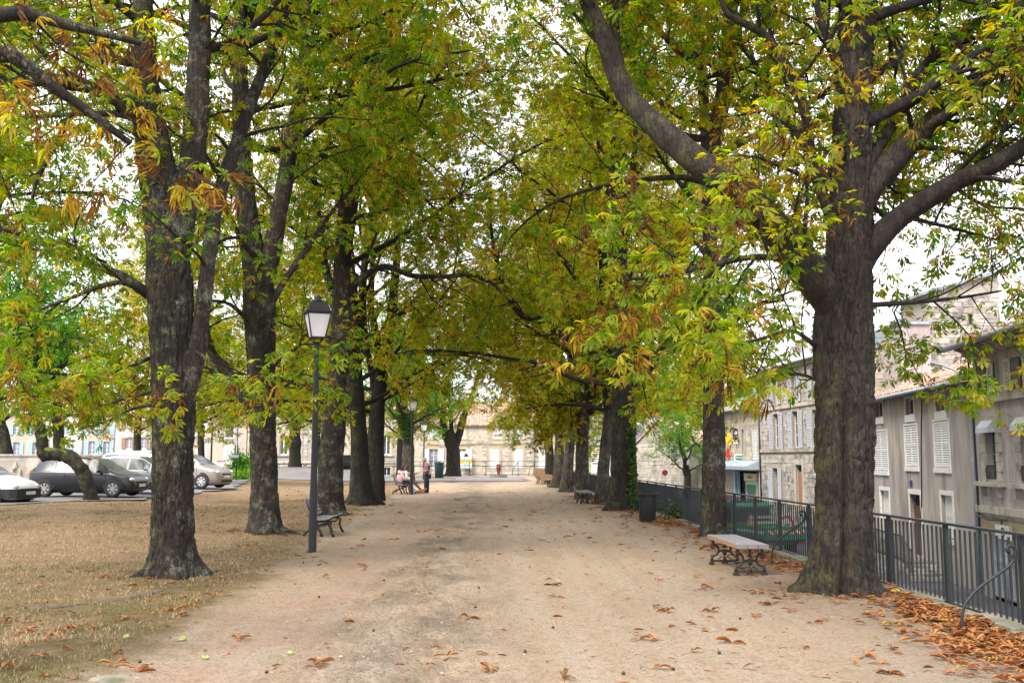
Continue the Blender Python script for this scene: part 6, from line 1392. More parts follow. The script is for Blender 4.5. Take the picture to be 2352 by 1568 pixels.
plank_bench('wide plank bench on black scrolled iron legs, nearest on the right', 3.87, 14.5)
plank_bench('second plank bench seen end on beside the thin leaning trunk', 3.75, 36.8)
plank_bench('farthest plank bench, small and grey, by the twin stemmed trunk', 3.95, 58.3, 1.7)
# the concrete bench
p = at(1253, 1112); t = thing('concrete_bench', 'chunky brown concrete bench with a back, alone near the far end', 'bench', (p.x, p.y, 0), R(8))
for yy in (-.8, .62):
    MB().prism([(-.5, 0), (-.32, 0), (-.22, .3), (.18, .3), (.25, 0), (.5, 0), (.5, .62), (.1, .66), (-.2, .62), (-.3, 1.0), (-.58, 1.02), (-.62, .6), (-.42, .3)], yy, yy + .18, 'y').build('end_slab', 'concrete_brown', t)
for x0, z0, x1, z1 in ((-.15, .38, .12, .45), (.14, .38, .42, .45)): MB().box(x0, x1, -.62, .62, z0, z1).build('seat_plank', 'concrete_brown', t)
for z0 in (.5, .76): MB().box(-.42, -.36, -.62, .62, z0, z0 + .2).build('back_plank', 'concrete_brown', t)

# ------------------------------------------------------------------ litter bins
def bin_(label, x, y, h=.72, r=.21, mat='iron'):
    t = thing('litter_bin', label, 'litter bin', (x, y, hz(x, y)), 0, 'slatted metal litter bins')
    MB().lathe([(r * .86, .02), (r * .86, h * .86), (r * .8, h * .86)], 20).build('liner', 'black', t)
    for k in range(24):
        a = 2 * math.pi * k / 24; ca, sa = math.cos(a), math.sin(a); w = .016
        MB().tube([(r * ca, r * sa, .03), (r * ca, r * sa, h * .84), (r * 1.06 * ca, r * 1.06 * sa, h * .9), (r * 1.28 * ca, r * 1.28 * sa, h * .985)], w, 4, flat=.5, smooth=False).build('slat', mat, t)
    for z, rr in ((.04, r * .97), (h, r * 1.3)): MB().tube([(rr * math.cos(2 * math.pi * k / 24), rr * math.sin(2 * math.pi * k / 24), z) for k in range(25)], .014, 6, cap=False).build('hoop', mat, t)
p = at(1487, 1197); bin_('slatted dark litter bin with a flared rim by the railing on the right', p.x, p.y, .76, .205)
p = at(512, 1112, .05); bin_('green slatted litter bin on the lawn beside the information board', p.x, p.y, .95, .33, 'green_iron')
p = at(1018.5, 1100); t = thing('wheelie_bin', 'dark green lidded bin behind the man in the striped shirt', 'litter bin', (p.x, p.y, 0))
MB().box(-.95, 1.0, -.6, .6, 0, .1).build('base', 'kerb_stone', t); MB().lathe([(.34, .1), (.36, 1.2), (.37, 1.25)], 16, c=(-.35, 0, 0)).build('body', 'green_iron', t); MB().lathe([(.40, 1.25), (.40, 1.33), (.2, 1.38)], 16, c=(-.35, 0, 0)).build('lid', 'black', t); MB().lathe([(.08, 1.38), (.08, 1.45)], 10, c=(-.35, 0, 0)).build('knob', 'black', t)
# ------------------------------------------------------------------ red urn on a slab
p = at(1145, 1097); t = thing('red_urn', 'polished dark red stone urn on a low slab at the far end', 'urn', (p.x, p.y, 0))
MB().box(-.75, .75, -.3, .3, 0, .24).build('slab', 'kerb_stone', t); MB().lathe([(.14, .24), (.15, .28), (.12, .33), (.16, .6), (.2, .85), (.19, 1.0), (.165, 1.05), (.185, 1.12), (.2, 1.17), (.14, 1.18)], 18).build('body', 'red_stone', t)
# ------------------------------------------------------------------ far railing
t = thing('far_railing', 'thin black iron railing across the far end of the walk', 'railing', (0, 96.6, 0))
xsr = [atY(px, 1090, 96.6).x for px in (850, 905, 946, 990, 1030, 1078, 1116, 1151, 1190, 1228, 1262, 1284)]
for a_, b_ in zip(xsr[:-1], xsr[1:]):
    hA = 1.38; 
    for z in (hA, .95, .12): MB().tube([(a_, 0, z), (b_, 0, z)], .028, 5, up=(0, 1, 0)).build('rail', 'iron', t)
for i, x_ in enumerate(xsr):
    MB().tube([(x_, 0, 0), (x_, 0, 1.38)], .03, 6, up=(1, 0, 0)).build('post', 'iron', t)
    if i in (8, 9, 10): MB().tube([(x_, 0, 1.3), (x_ - .12, -.2, 1.1), (x_ - .5, -.4, .7), (x_ - .6, -.5, 0)], .03, 6).build('stay', 'iron', t)
xr = xsr[-1]
for z in (0.1, .75, 1.55): MB().tube([(xr - .8, .3, z + .25), (xr + 2.6, .6, z - .8)], .03, 5).build('rail', 'iron', t)
# left far railing with two bars on the rise
t = thing('low_railing', 'low two bar railing in front of the ashlar house, left of the paired trunks', 'railing', (0, 97.0, 0))
for z in (.6, 1.15): MB().tube([(atY(640, 1090, 97).x, 0, z), (atY(848, 1090, 97).x, 0, z)], .028, 5, up=(0, 1, 0)).build('rail', 'iron', t)
for k in range(9): x_ = atY(640 + 26 * k, 1090, 97).x; MB().tube([(x_, 0, 0), (x_, 0, 1.18)], .026, 5, up=(1, 0, 0)).build('post', 'iron', t)
# ------------------------------------------------------------------ information board, sign post, bush
p = at(487, 1110, .05); t = thing('information_board', 'tilted white information board on two posts beside the green bin', 'information board', (p.x + .25, p.y - 1.0, hz(p.x, p.y)))
MB().add([(-.75, -.3, 1.0), (.75, -.3, 1.0), (.75, .3, 1.35), (-.75, .3, 1.35), (-.75, -.3, .96), (.75, -.3, .96), (.75, .3, 1.31), (-.75, .3, 1.31)], [(0, 1, 2, 3), (7, 6, 5, 4), (0, 4, 5, 1), (1, 5, 6, 2), (2, 6, 7, 3), (3, 7, 4, 0)]).build('panel', 'white_paint', t)
MB().add([(.2, .15, 1.266), (.74, .15, 1.266), (.74, .29, 1.348), (.2, .29, 1.348)], [(0, 1, 2, 3)]).build('red_band', 'red', t)
for x_ in (-.1, .25): MB().tube([(x_, 0, -.05), (x_, 0, 1.13)], .045, 6, up=(1, 0, 0)).build('post', 'slate', t)
p = at(542, 1107, .05); t = thing('sign_post', 'thin dark pole carrying small grey boxes, left of the second trunk', 'pole', (p.x, p.y, 0))
MB().tube([(0, 0, 0), (0, 0, 4.4)], .045, 8, up=(1, 0, 0)).build('post', 'green_iron', t); MB().box(-.1, .1, -.14, -.046, 1.95, 2.6).build('box', 'green_iron', t); MB().box(-.02, .05, -.2, -.141, 2.0, 2.9).build('cable', 'chrome', t); MB().box(-.38, .16, -.2, -.05, 1.72, 1.92).build('bracket', 'slate', t)
def shrub(label, px, py, r, h, n, seed, mat='maple_leaf', tint=.4, name='shrub', size=.13):
    p = at(px, py, .1); t = thing(name, label, 'shrub', (p.x, p.y, hz(p.x, p.y))); rng = np.random.default_rng(seed); lv = []; w = Wood()
    for k in range(26):
        a, q = rng.uniform(0, 6.28), rng.uniform(.2, 1); tip = np.array([math.cos(a) * r * q, math.sin(a) * r * q * .7, h * rng.uniform(.5, 1) * (1.05 - .4 * q)]); w.tube([np.zeros(3), tip * .5 + [0, 0, .1], tip], [.02, .014, .006], 4)
        for _ in range(n // 26): u = rng.uniform(.3, 1.05); pp = tip * u + rng.normal(0, .13, 3) * r; pp[2] = abs(pp[2]); lv.append((*pp, *nrm(rng.normal(0, 1, 3) + tip * .3)))
    link('stem', w.mesh('stem', 'bark_dark'), t); V, lo, tt, _h = leaf_arrays(lv, size, seed, True, 0.02, .5); o = link('foliage', npmesh('foliage', V, 4, lo, mat, tt), t, 'stuff'); o.color = (tint, .5, .5, 1)
shrub('round green shrub against the beige house, behind the thin pole', 556, 1098, 1.5, 2.1, 1900, 81)
shrub('low flowering plants spreading at the foot of the round shrub', 548, 1104, 1.7, .7, 700, 82, tint=.55, name='bedding_plants')
shrub('weeds growing up the outside of the railing near the slatted bin', 1565, 1180, .9, .9, 500, 83, 'ivy_leaf', .8, 'weeds', .08).__class__
shrub('bright green weeds under the railing behind the backless bench', 1880, 1330, .6, .5, 350, 84, 'maple_leaf', .6, 'weeds', .07)
bpy.data.objects['weeds'].location = (5.55, 27.0, -.2); bpy.data.objects['weeds.001'].location = (5.6, 15.6, -.35)

# ------------------------------------------------------------------ cars
def car(label, P, rz, paint, L=4.0, Wd=1.72, Ht=1.48, hood=.92, belt=.92, nose=.72, wh=.31, group='cars parked beside the lawn', hatch=True, trim='same', cab=(-.02, .32), wb=2.5, suv=False, cat='car', name='parked_car', plate_front=True, cap='hub', roof_rails=False):
    """x forward; ground at z=0.  cab = (roof start, windscreen foot) as fractions"""
    t = thing(name, label, cat, P, rz, group)
    hl = L / 2; hw_ = Wd / 2
    # stations: x, half width, underside, belt line, top, half width at the top
    sc = L / 4.0
    S = [(-hl, .72, .44, belt - .16, belt - .13, .60), (-hl + .05, .86, .34, belt - .05, belt - .0, .70), (-hl + .13, .94, .27, belt, belt + .07, .72), (-hl + .30, .975, .22, belt + .02, Ht - .24, .68), (-hl + .50, .99, .2, belt + .03, Ht - .09, .66), (-hl + .95, 1, .19, belt + .02, Ht - .02, .66),
         (-.35 * sc, 1, .18, belt + .005, Ht, .665), (.20 * sc, 1, .18, belt - .01, Ht - .015, .665), (.50 * sc, 1, .18, belt - .02, Ht - .09, .675), (.85 * sc, 1, .18, belt - .03, Ht - .30, .70), (1.18 * sc, 1, .19, belt - .05, hood + .045, .76), (1.30 * sc, .995, .19, belt - .07, hood + .0, .77), (hl - .42, .97, .20, hood - .20, hood - .085, .74), (hl - .20, .92, .2, nose - .05, nose + .03, .70), (hl - .07, .83, .23, nose - .16, nose - .09, .62), (hl, .68, .30, nose - .28, nose - .23, .5)]
    A0 = np.array(S); xs_ = A0[:, 0]; xx_ = np.concatenate([np.linspace(-hl, hl, 90), xs_]); xx_ = np.unique(np.round(xx_, 4))
    sl_ = np.gradient(A0, xs_, axis=0)
    def ev(x):
        i = min(max(int(np.searchsorted(xs_, x)) - 1, 0), len(xs_) - 2); h_ = xs_[i + 1] - xs_[i]; q = (x - xs_[i]) / h_
        return (2 * q**3 - 3 * q**2 + 1) * A0[i] + (q**3 - 2 * q**2 + q) * h_ * sl_[i] * .8 + (-2 * q**3 + 3 * q**2) * A0[i + 1] + (q**3 - q**2) * h_ * sl_[i + 1] * .8
    rings = []
    for x in xx_:
        _, a, zb, zl, zt, wt = ev(x); w = hw_ * a; wt = hw_ * wt; zt = max(zt, zl + .02); dz = zt - zl
        wa = w * .965; k1, k2 = (.06, .90)
        if dz < .18: wq = wa * .93
        else: wq = wt + .02
        half = [(0, zb), (w * .80, zb), (w * .965, zb + .07), (w, zb + (zl - zb) * .45), (w * .992, zb + (zl - zb) * .8), (w * .972, zl - .015), (wa, zl), (wa + (wq - wa) * .12, zl + dz * .09), (wq, zl + dz * .86), (wq * .955 if dz >= .18 else wq * .9, zt - .01), (wq * .5, zt + .014), (0, zt + .02)]
        rings.append([(x, y_, z_) for y_, z_ in half] + [(x, -y_, z_) for y_, z_ in reversed(half[1:-1])])
    nR = len(rings[0]); body, gl = MB(), MB(); vs = [v for r in rings for v in r]; bf, gf = [], []
    wins = [(-hl + .40, -.98 * sc), (-.90 * sc, -.12 * sc), (-.03 * sc, .86 * sc)]
    for i in range(len(rings) - 1):
        xm = (xx_[i] + xx_[i + 1]) / 2; dz = rings[i][11][2] - rings[i][6][2]
        for k in range(nR):
            k2 = (k + 1) % nR; f = (i * nR + k, i * nR + k2, (i + 1) * nR + k2, (i + 1) * nR + k)
            side = k in (7, 14); top = k in (9, 10, 11, 12)
            glass = (side and dz > .2 and any(p_ < xm < q_ for p_, q_ in wins)) or (top and .30 * sc < xm < 1.14 * sc) or (top and -hl + .14 < xm < -hl + .46)
            (gf if glass else bf).append(f)
    bf.append(tuple(reversed(range(nR)))); bf.append(tuple((len(rings) - 1) * nR + k for k in range(nR)))
    body.add(vs, bf, 0, True); body.build('body', paint, t)
    gl.add(vs, gf, 0, False).build('window_glass', 'car_glass', t)
    MB().box(-hl + .5, .6, -hw_ * .55, hw_ * .55, .5, belt - .02).build('seats', 'rubber', t)
    lo = MB(); lo.box(-hl + .25, hl - .25, -hw_ * .8, hw_ * .8, .16, .5); lo.build('underbody', 'rubber', t)
    if trim == 'black':
        for sx, i0 in ((1, -1), (-1, 0)):
            bp_ = MB(); xx = hl * sx; pts = [(xx - sx * .55, hw_ * .985), (xx - sx * .2, hw_ * .97), (xx + sx * .0, hw_ * .82), (xx + sx * .05, hw_ * .5), (xx + sx * .06, 0)]; pts = pts + [(a, -b_) for a, b_ in reversed(pts[:-1])]
            bp_.prism(pts if sx > 0 else list(reversed(pts)), .24, .56, 'z').build('bumper', 'rubber', t)
    zl = nose - .02
    for s_ in (-1, 1):
        hlm = MB().ball((hl - .17, s_ * hw_ * .70, nose - .10), .2, 0, 12, 6, (.75, .8, .42)); hlm.build('headlight', 'headlight', t)
        MB().ball((-hl + .1, s_ * hw_ * .80, belt - .05), .14, 0, 10, 6, (.6, .5, 1.1)).build('tail_light', 'red', t)
        mr = MB().ball((.78 * sc, s_ * (hw_ + .09), belt + .07), .1, 0, 10, 6, (.7, 1, .7)); mr.tube([(.8 * sc, s_ * hw_ * .95, belt + .02), (.78 * sc, s_ * (hw_ + .05), belt + .05)], .03, 6); mr.build('mirror', paint if trim != 'black' else 'rubber', t)
        for x_ in (-.42 * sc,): MB().box(x_ - .09, x_ + .09, s_ * hw_ * .985 - .012, s_ * hw_ * .985 + .012, belt - .14, belt - .11).build('door_handle', paint, t)
        ln = MB()
        for x_ in (-.55 * sc, .38 * sc, 1.0 * sc): ln.box(x_ - .006, x_ + .006, s_ * hw_ * .992 - .008, s_ * hw_ * .992 + .008, .32, belt - .04)
        ln.build('door_seam', 'rubber', t)
    MB().box(hl - .03, hl + .015, -.42, .42, nose - .24, nose - .17).build('grille', 'rubber', t); MB().box(hl - .06, hl + .02, -.5, .5, .3, .42).build('air_intake', 'rubber', t)
    MB().box(hl + (.062 if trim == 'black' else .012), hl + (.075 if trim == 'black' else .03), -.26, .26, nose - .38, nose - .27).build('number_plate', 'white_paint', t); MB().box(-hl - .03, -hl - .012, -.26, .26, nose - .2, nose - .08).build('number_plate', 'white_paint', t)
    if roof_rails:
        for s_ in (-1, 1): MB().tube([(-1.2, s_ * hw_ * .62, Ht + .0), (-1.1, s_ * hw_ * .62, Ht + .05), (.3, s_ * hw_ * .62, Ht + .05), (.45, s_ * hw_ * .62, Ht)], .018, 6).build('roof_rail', 'chrome', t)
    MB().tube([(-hl + .7, 0, Ht), (-hl + .45, 0, Ht + .22)], .008, 4).build('aerial', 'rubber', t)
    for x_ in (-wb / 2 - .05, wb / 2 + .05):
        for s_ in (-1, 1):
            a_ = MB(); n_ = 18; R1 = wh + .07
            vv = [(x_ + rr * math.cos(math.pi * k / n_), s_ * (hw_ * .985 + (.008 if rr > R1 - .02 else 0.012)), max(.17, wh + rr * math.sin(math.pi * k / n_))) for rr in (R1, wh * .2) for k in range(n_ + 1)]
            a_.add(vv, [(k, k + 1, k + n_ + 2, k + n_ + 1) for k in range(n_)]); a_.build('wheel_arch', 'rubber', t)
            w_ = MB(); y0, y1 = s_ * (hw_ - .17), s_ * (hw_ + .03)
            pr = [(wh * .62, y0), (wh * .97, y0), (wh, y0 + s_ * .03), (wh, y1 - s_ * .03), (wh * .95, y1), (wh * .66, y1), (wh * .62, y1 - s_ * .02)]
            seg = 28; vv = [(x_ + r_ * math.cos(2 * math.pi * k / seg), y_, wh + r_ * math.sin(2 * math.pi * k / seg)) for r_, y_ in pr for k in range(seg)]
            w_.add(vv, [(i * seg + k, i * seg + (k + 1) % seg, (i + 1) * seg + (k + 1) % seg, (i + 1) * seg + k) for i in range(len(pr) - 1) for k in range(seg)], 0, True)
            wo = w_.build('wheel', 'rubber', t)
            h_ = MB(); yc = s_ * (hw_ + .012)
            h_.prism([(x_ + wh * .64 * math.cos(2 * math.pi * k / 24), wh + wh * .64 * math.sin(2 * math.pi * k / 24)) for k in range(24)], yc - s_ * .03, yc, 'y'); h_.build('hubcap', 'chrome' if cap != 'white' else 'white_paint', wo)
            sp_ = MB()
            for k in range(7):
                a = 2 * math.pi * k / 7 + .2; p1, p2 = wh * .25, wh * .58
                sp_.prism([(x_ + p1 * math.cos(a - .16), wh + p1 * math.sin(a - .16)), (x_ + p2 * math.cos(a - .2), wh + p2 * math.sin(a - .2)), (x_ + p2 * math.cos(a + .2), wh + p2 * math.sin(a + .2)), (x_ + p1 * math.cos(a + .16), wh + p1 * math.sin(a + .16))], yc, yc + s_ * .006, 'y')
            sp_.build('hub_slots', 'rubber', wo)
    return t
def place(px, py, Y, dz=0.0): p = atY(px, py, Y); return (p.x, p.y, float(hterr(p.x, p.y)) + .05 + dz)
p = place(205, 1132, 39.6); car('black hatchback parked side on behind the bent tree', p, R(-6), 'car_black', 4.2, 1.74, 1.50, hood=.96, belt=.92, nose=.76, wh=.33, wb=2.6)
p = place(-58, 1150, 35.2, -.12); car('white hatchback with black bumpers cut off by the left edge', p, R(-9), 'car_white', 4.0, 1.66, 1.42, hood=.93, belt=.88, nose=.74, wh=.29, trim='black', wb=2.45, cap='white')
p = place(315, 1122, 43.5); car('silver hatchback half hidden behind the thick lichened trunk', p, R(-8), 'car_silver', 4.1, 1.74, 1.56, hood=.98, belt=.95, nose=.76)
p = place(335, 1110, 51); car('silver estate car with roof rails beyond the silver hatchback', p, R(-8), 'car_silver', 4.7, 1.85, 1.78, hood=1.08, belt=1.08, nose=.86, wh=.34, wb=2.75, roof_rails=True)
p = place(425, 1111, 50.5); car('beige off-roader whose nose shows right of the thick lichened trunk', p, R(-14), 'car_beige', 4.5, 1.85, 1.68, hood=1.08, belt=1.06, nose=.90, wh=.36, wb=2.7)
p = atY(812, 1087, 95); car('dark green hatchback parked far off in front of the ashlar house', (p.x - .0, p.y - 4.5, .55), R(40), 'car_green', 3.9, 1.6, 1.42, group='distant cars')
p = atY(1482, 1110, 68); car('blue grey car on the street behind the railings by the ivied trunk', (p.x, p.y, float(zstreet(68)) + .2), R(-80), 'car_blue', 4.1, 1.7, 1.5, group='distant cars')
# green works truck in the street
p = atY(1806, 1262, 46.0); T0 = (p.x, p.y, -2.75); t = thing('works_truck', 'green open backed works truck with red and white striped tailgate behind the railings', 'truck', T0, R(17))
# local: y forward (away), rear at y=0
cab = MB(); prof = [(2.7, .5), (2.7, 1.2), (2.75, 2.15), (3.0, 2.3), (3.9, 2.28), (4.55, 1.45), (5.05, 1.15), (5.2, .95), (5.2, .45)]
cab.prism(prof, -1.0, 1.0, 'x'); cab.build('cab', 'truck_green', t)
for s_ in (-1, 1):
    MB().prism([(3.1, 1.35), (3.1, 2.05), (3.85, 2.05), (4.35, 1.42)], s_ * 1.003, s_ * 1.015, 'x').build('side_window', 'car_glass', t)
    MB().prism([(2.9, 1.12), (2.9, 1.26), (4.6, 1.2), (4.9, 1.06)], s_ * 1.003, s_ * 1.01, 'x').build('yellow_band', 'yellow', t); MB().prism([(2.9, .9), (2.9, 1.0), (4.9, .92), (5.0, .84)], s_ * 1.003, s_ * 1.01, 'x').build('white_band', 'white_paint', t)
    MB().box(s_ * 1.22 - .1, s_ * 1.22 + .1, 4.2, 4.3, 1.35, 1.75).build('mirror', 'black', t)
    for y_ in (.95, 4.4):
        w_ = MB(); w_.prism([(y_ + .36 * math.cos(2 * math.pi * k / 20), .36 + .36 * math.sin(2 * math.pi * k / 20)) for k in range(20)], s_ * .78, s_ * 1.0, 'x'); wo = w_.build('wheel', 'rubber', t)
        MB().prism([(y_ + .2 * math.cos(2 * math.pi * k / 16), .36 + .2 * math.sin(2 * math.pi * k / 16)) for k in range(16)], s_ * 1.0, s_ * 1.012, 'x').build('hubcap', 'white_paint', wo)
    MB().box(s_ * 1.05 - .02, s_ * 1.05 + .02, .05, 2.6, .85, 1.3).build('side_board', 'truck_green', t); MB().box(s_ * 1.075 - .004, s_ * 1.075 + .004, .1, 2.55, 1.0, 1.12).build('white_band', 'white_paint', t)
    MB().lathe([(.09, 2.36), (.09, 2.5), (.05, 2.55)], 10, c=(s_ * .55, 3.2, 0)).build('beacon', 'orange_lens', t)
MB().box(-.9, .9, 2.71, 2.74, 1.3, 2.05).build('rear_window', 'car_glass', t); MB().box(-.8, .8, 3.0, 3.4, 2.3, 2.36).build('light_bar', 'black', t)
MB().box(-1.0, 1.0, .0, 5.0, .5, .72).build('chassis', 'black', t); MB().box(-1.05, 1.05, 0.05, 2.65, .78, .85).build('bed', 'truck_green', t)
MB().box(-1.07, 1.07, -.03, .04, .72, 1.32).build('tailgate', 'truck_green', t); MB().box(-1.0, 1.0, -.045, -.032, .98, 1.16).build('hazard_band', 'hazard', t); pl = MB().box(-.26, .26, -.06, -.046, 1.0, 1.13).build('number_plate', 'yellow', t)
for s_ in (-1, 1): MB().box(s_ * .85 - .16, s_ * .85 + .16, -.05, .02, .5, .62).build('tail_light', 'red', t)
fr_ = MB()
for x_ in (-1.0, 1.0): fr_.tube([(x_, 2.6, 1.3), (x_, 2.6, 2.1)], .03, 6, up=(1, 0, 0))
fr_.tube([(-1, 2.6, 2.1), (1, 2.6, 2.1)], .03, 6); fr_.build('headboard', 'truck_green', t)
def on_truck(name, label, cat, loc, build, rz=R(17)):
    o = thing(name, label, cat, (T0[0] + loc[0] * math.cos(R(17)) - loc[1] * math.sin(R(17)), T0[1] + loc[1] * math.cos(R(17)) + loc[0] * math.sin(R(17)), T0[2] + loc[2]), rz); build(o)
def b_round(o):
    m1 = MB(); m1.prism([(.42 * math.cos(2 * math.pi * i / 32), .5 + .42 * math.sin(2 * math.pi * i / 32)) for i in range(32)], -.02, .02); m1.build('plate', 'white_paint', o); m2 = MB(); ringpoly(m2, 0, .5, .31, .42, -.025, n=32); m2.build('ring', 'red', o); MB().tube([(-.12, -.03, .3), (0, -.03, .6), (.1, -.03, .4), (.14, -.03, .55)], .018, 5).build('arrow', 'black', o); MB().tube([(-.3, .1, 0), (-.2, .03, .5)], .02, 5).build('leg', 'zinc', o)
on_truck('round_road_sign', 'round white road sign with a thick red ring riding in the truck bed', 'road sign', (.35, .5, .86), b_round)
def b_tri(o):
    m1 = MB(); m1.prism([(-.45, .15), (.45, .15), (0, .93)], -.015, .015); m1.build('plate', 'red', o); MB().prism([(-.3, .23), (.3, .23), (0, .76)], -.03, -.016).build('centre', 'yellow', o); MB().tube([(0, .3, 0), (0, .02, .7)], .02, 5).build('leg', 'zinc', o)
on_truck('triangular_road_sign', 'red edged triangular road sign leaning behind the truck cab', 'road sign', (-.55, 2.1, .9), b_tri)
for k in range(4):
    on_truck('traffic_cone', ('lowest', 'second', 'third', 'topmost')[k] + ' red traffic cone of the stack in the truck bed', 'traffic cone', (.45, 1.1, .85 + k * .085), lambda o: (MB().box(-.2, .2, -.2, .2, 0, .04).build('base', 'red', o), MB().lathe([(.15, .041), (.05, .38), (.03, .44)], 14).build('cone', 'red', o)))
def b_barrier(o):
    for z in (.25, .5, .75): MB().box(-.7, .7, -.02, .02, z, z + .12).build('board', 'cream' if z == .5 else 'shutter_grey', o)
    for x_ in (-.6, .6): MB().box(x_ - .03, x_ + .03, .021, .06, 0, .95).build('leg', 'zinc', o)
on_truck('barrier', 'folded cream and grey barrier boards standing in the truck bed', 'barrier', (-.25, 1.5, .86), b_barrier)

# ------------------------------------------------------------------ people
def skin_body(name, joints, edges, mat, parent, root=0, sub=2):
    me = bpy.data.meshes.new(name); me.from_pydata([j[0] for j in joints], edges, []); me.materials.append(MATS[mat]); o = link(name, me, parent)
    md = o.modifiers.new('skin', 'SKIN'); md.use_smooth_shade = True
    for i, j in enumerate(joints):
        v = me.skin_vertices[0].data[i]; r = j[1]; v.radius = (r, r) if not hasattr(r, '__len__') else r
        v.use_root = (i == root)
    s_ = o.modifiers.new('smooth', 'SUBSURF'); s_.levels = sub; s_.render_levels = sub
    return o
def hand(parent, wrist, d, up, mat, s=1.0):
    """palm and five bent fingers from the wrist along d"""
    d = Vector(d).normalized(); up = Vector(up); n = (up - d * up.dot(d)).normalized(); b_ = d.cross(n); w = Vector(wrist); m_ = MB()
    m_.tube([w, w + d * .04 * s, w + d * .09 * s], [.022 * s, .036 * s, .036 * s], 8, flat=.5, up=n)
    for k, (off, L) in enumerate(((-.03, .065), (-.01, .078), (.01, .074), (.03, .058))):
        a = w + d * .085 * s + b_ * off * s; m_.tube([a, a + d * L * .5 * s - n * .006 * s, a + d * L * .85 * s - n * .03 * s, a + d * L * .9 * s - n * .045 * s], [.0095 * s, .009 * s, .008 * s, .006 * s], 6)
    a = w + d * .03 * s - b_ * .033 * s; m_.tube([a, a + d * .03 * s - b_ * .028 * s, a + d * .06 * s - b_ * .035 * s - n * .01], [.012 * s, .011 * s, .008 * s], 6)
    return m_.build('hand', mat, parent)
def head(parent, c, face, skin, hair, r=.105, cap=.5, hname='hair'):
    """head with nose, ears, eyes, mouth and a cap of hair; face = direction looked at"""
    f = Vector(face).normalized(); s_ = Vector((-f.y, f.x, 0)).normalized(); u = s_.cross(f) * -1; u = f.cross(s_) if f.cross(s_).z > 0 else -f.cross(s_); c = Vector(c)
    M = Matrix((( f.x, s_.x, u.x, c.x), (f.y, s_.y, u.y, c.y), (f.z, s_.z, u.z, c.z), (0, 0, 0, 1)))
    m_ = MB(); m_.ball((0, 0, 0), r, 0, 16, 12, (.98, .78, 1.12)); m_.ball((.035, 0, -.06), r * .62, 0, 12, 8, (1, .8, .9)); m_.ball((.105, 0, -.015), .02, 0, 8, 6, (1, .8, 1.4))
    for s2 in (-1, 1): m_.ball((-.0, s2 * .083, -.01), .028, 0, 8, 6, (.6, .35, 1.1))
    for i, v in enumerate(m_.v): m_.v[i] = tuple(M @ Vector(v))
    ho = m_.build('head', skin, parent)
    e_ = MB()
    for s2 in (-1, 1): e_.ball((.088, s2 * .035, .012), .011)
    e_.ball((.098, 0, -.062), .02, 0, 8, 4, (.4, 1, .25))
    for i, v in enumerate(e_.v): e_.v[i] = tuple(M @ Vector(v))
    e_.build('face', 'dark_hair', ho)
    h_ = MB(); seg, rg_ = 18, 8; vs = []
    for i in range(rg_ + 1):
        th = math.pi * (.62 if cap < 1 else .78) * i / rg_
        for k in range(seg):
            an = 2 * math.pi * k / seg; front = max(0, math.cos(an)); tt = min(th, math.pi * (.30 + .12 * (1 - front))) if front > .3 else th
            vs.append((r * 1.03 * math.sin(tt) * math.cos(an) - .012, r * .86 * math.sin(tt) * math.sin(an), r * 1.17 * math.cos(tt) + .006))
    h_.add(vs, [(i * seg + k, (i + 1) * seg + k, (i + 1) * seg + (k + 1) % seg, i * seg + (k + 1) % seg) for i in range(rg_) for k in range(seg)], 0, True)
    if cap >= 1: h_.ball((-.07, 0, -.08), .075, 0, 12, 8, (.8, 1, 1.5))
    for i, v in enumerate(h_.v): h_.v[i] = tuple(M @ Vector(v))
    h_.build(hname, hair, ho)
# standing man: x to the right, faces left and down
p = at(979, 1131); pm_ = thing('person', 'grey haired man standing in a dark red striped shirt and navy trousers', 'person', (p.x, p.y, hz(p.x, p.y)), 0, 'people at the bench')
J = [((0, 0, .93), .13), ((0, 0, 1.12), .125), ((-.01, 0, 1.30), .135), ((-.02, 0, 1.40), .10), ((-.05, 0, 1.47), .055), ((-.08, 0, 1.53), .05),
     ((-.03, -.16, 1.38), .06), ((.08, -.22, 1.16), .048), ((-.06, -.22, 1.05), .036), ((-.17, -.18, 1.03), .028),
     ((-.01, .16, 1.38), .06), ((.13, .24, 1.18), .048), ((.06, .22, .98), .036), ((-.02, .17, .92), .028),
     ((0, -.09, .86), .085), ((-.02, -.10, .50), .06), ((-.03, -.10, .12), .042), ((-.12, -.10, .04), .035),
     ((.0, .09, .86), .085), ((.05, .10, .50), .06), ((.06, .11, .12), .042), ((-.03, .12, .04), .035)]
E = [(0, 1), (1, 2), (2, 3), (3, 4), (4, 5), (3, 6), (6, 7), (7, 8), (8, 9), (3, 10), (10, 11), (11, 12), (12, 13), (0, 14), (14, 15), (15, 16), (16, 17), (0, 18), (18, 19), (19, 20), (20, 21)]
skin_body('body', J, E, 'skin', pm_)
skin_body('shirt', [((0, 0, .86), (.16, .20)), ((0, 0, .96), (.19, .215)), ((0, 0, 1.12), (.185, .21)), ((-.01, 0, 1.30), (.185, .22)), ((-.02, 0, 1.40), (.13, .17)), ((-.03, -.16, 1.385), .10), ((.07, -.218, 1.18), .085), ((-.01, .16, 1.385), .10), ((.12, .235, 1.19), .085)], [(0, 1), (1, 2), (2, 3), (3, 4), (4, 5), (5, 6), (4, 7), (7, 8)], 'striped_shirt', pm_)
skin_body('trousers', [((0, 0, .98), (.17, .19)), ((0, 0, .86), (.18, .20)), ((0, -.09, .80), .125), ((-.02, -.10, .50), .098), ((-.03, -.10, .06), .085), ((.0, .09, .80), .125), ((.05, .10, .50), .098), ((.06, .11, .06), .085)], [(0, 1), (1, 2), (2, 3), (3, 4), (1, 5), (5, 6), (6, 7)], 'dark_cloth', pm_)
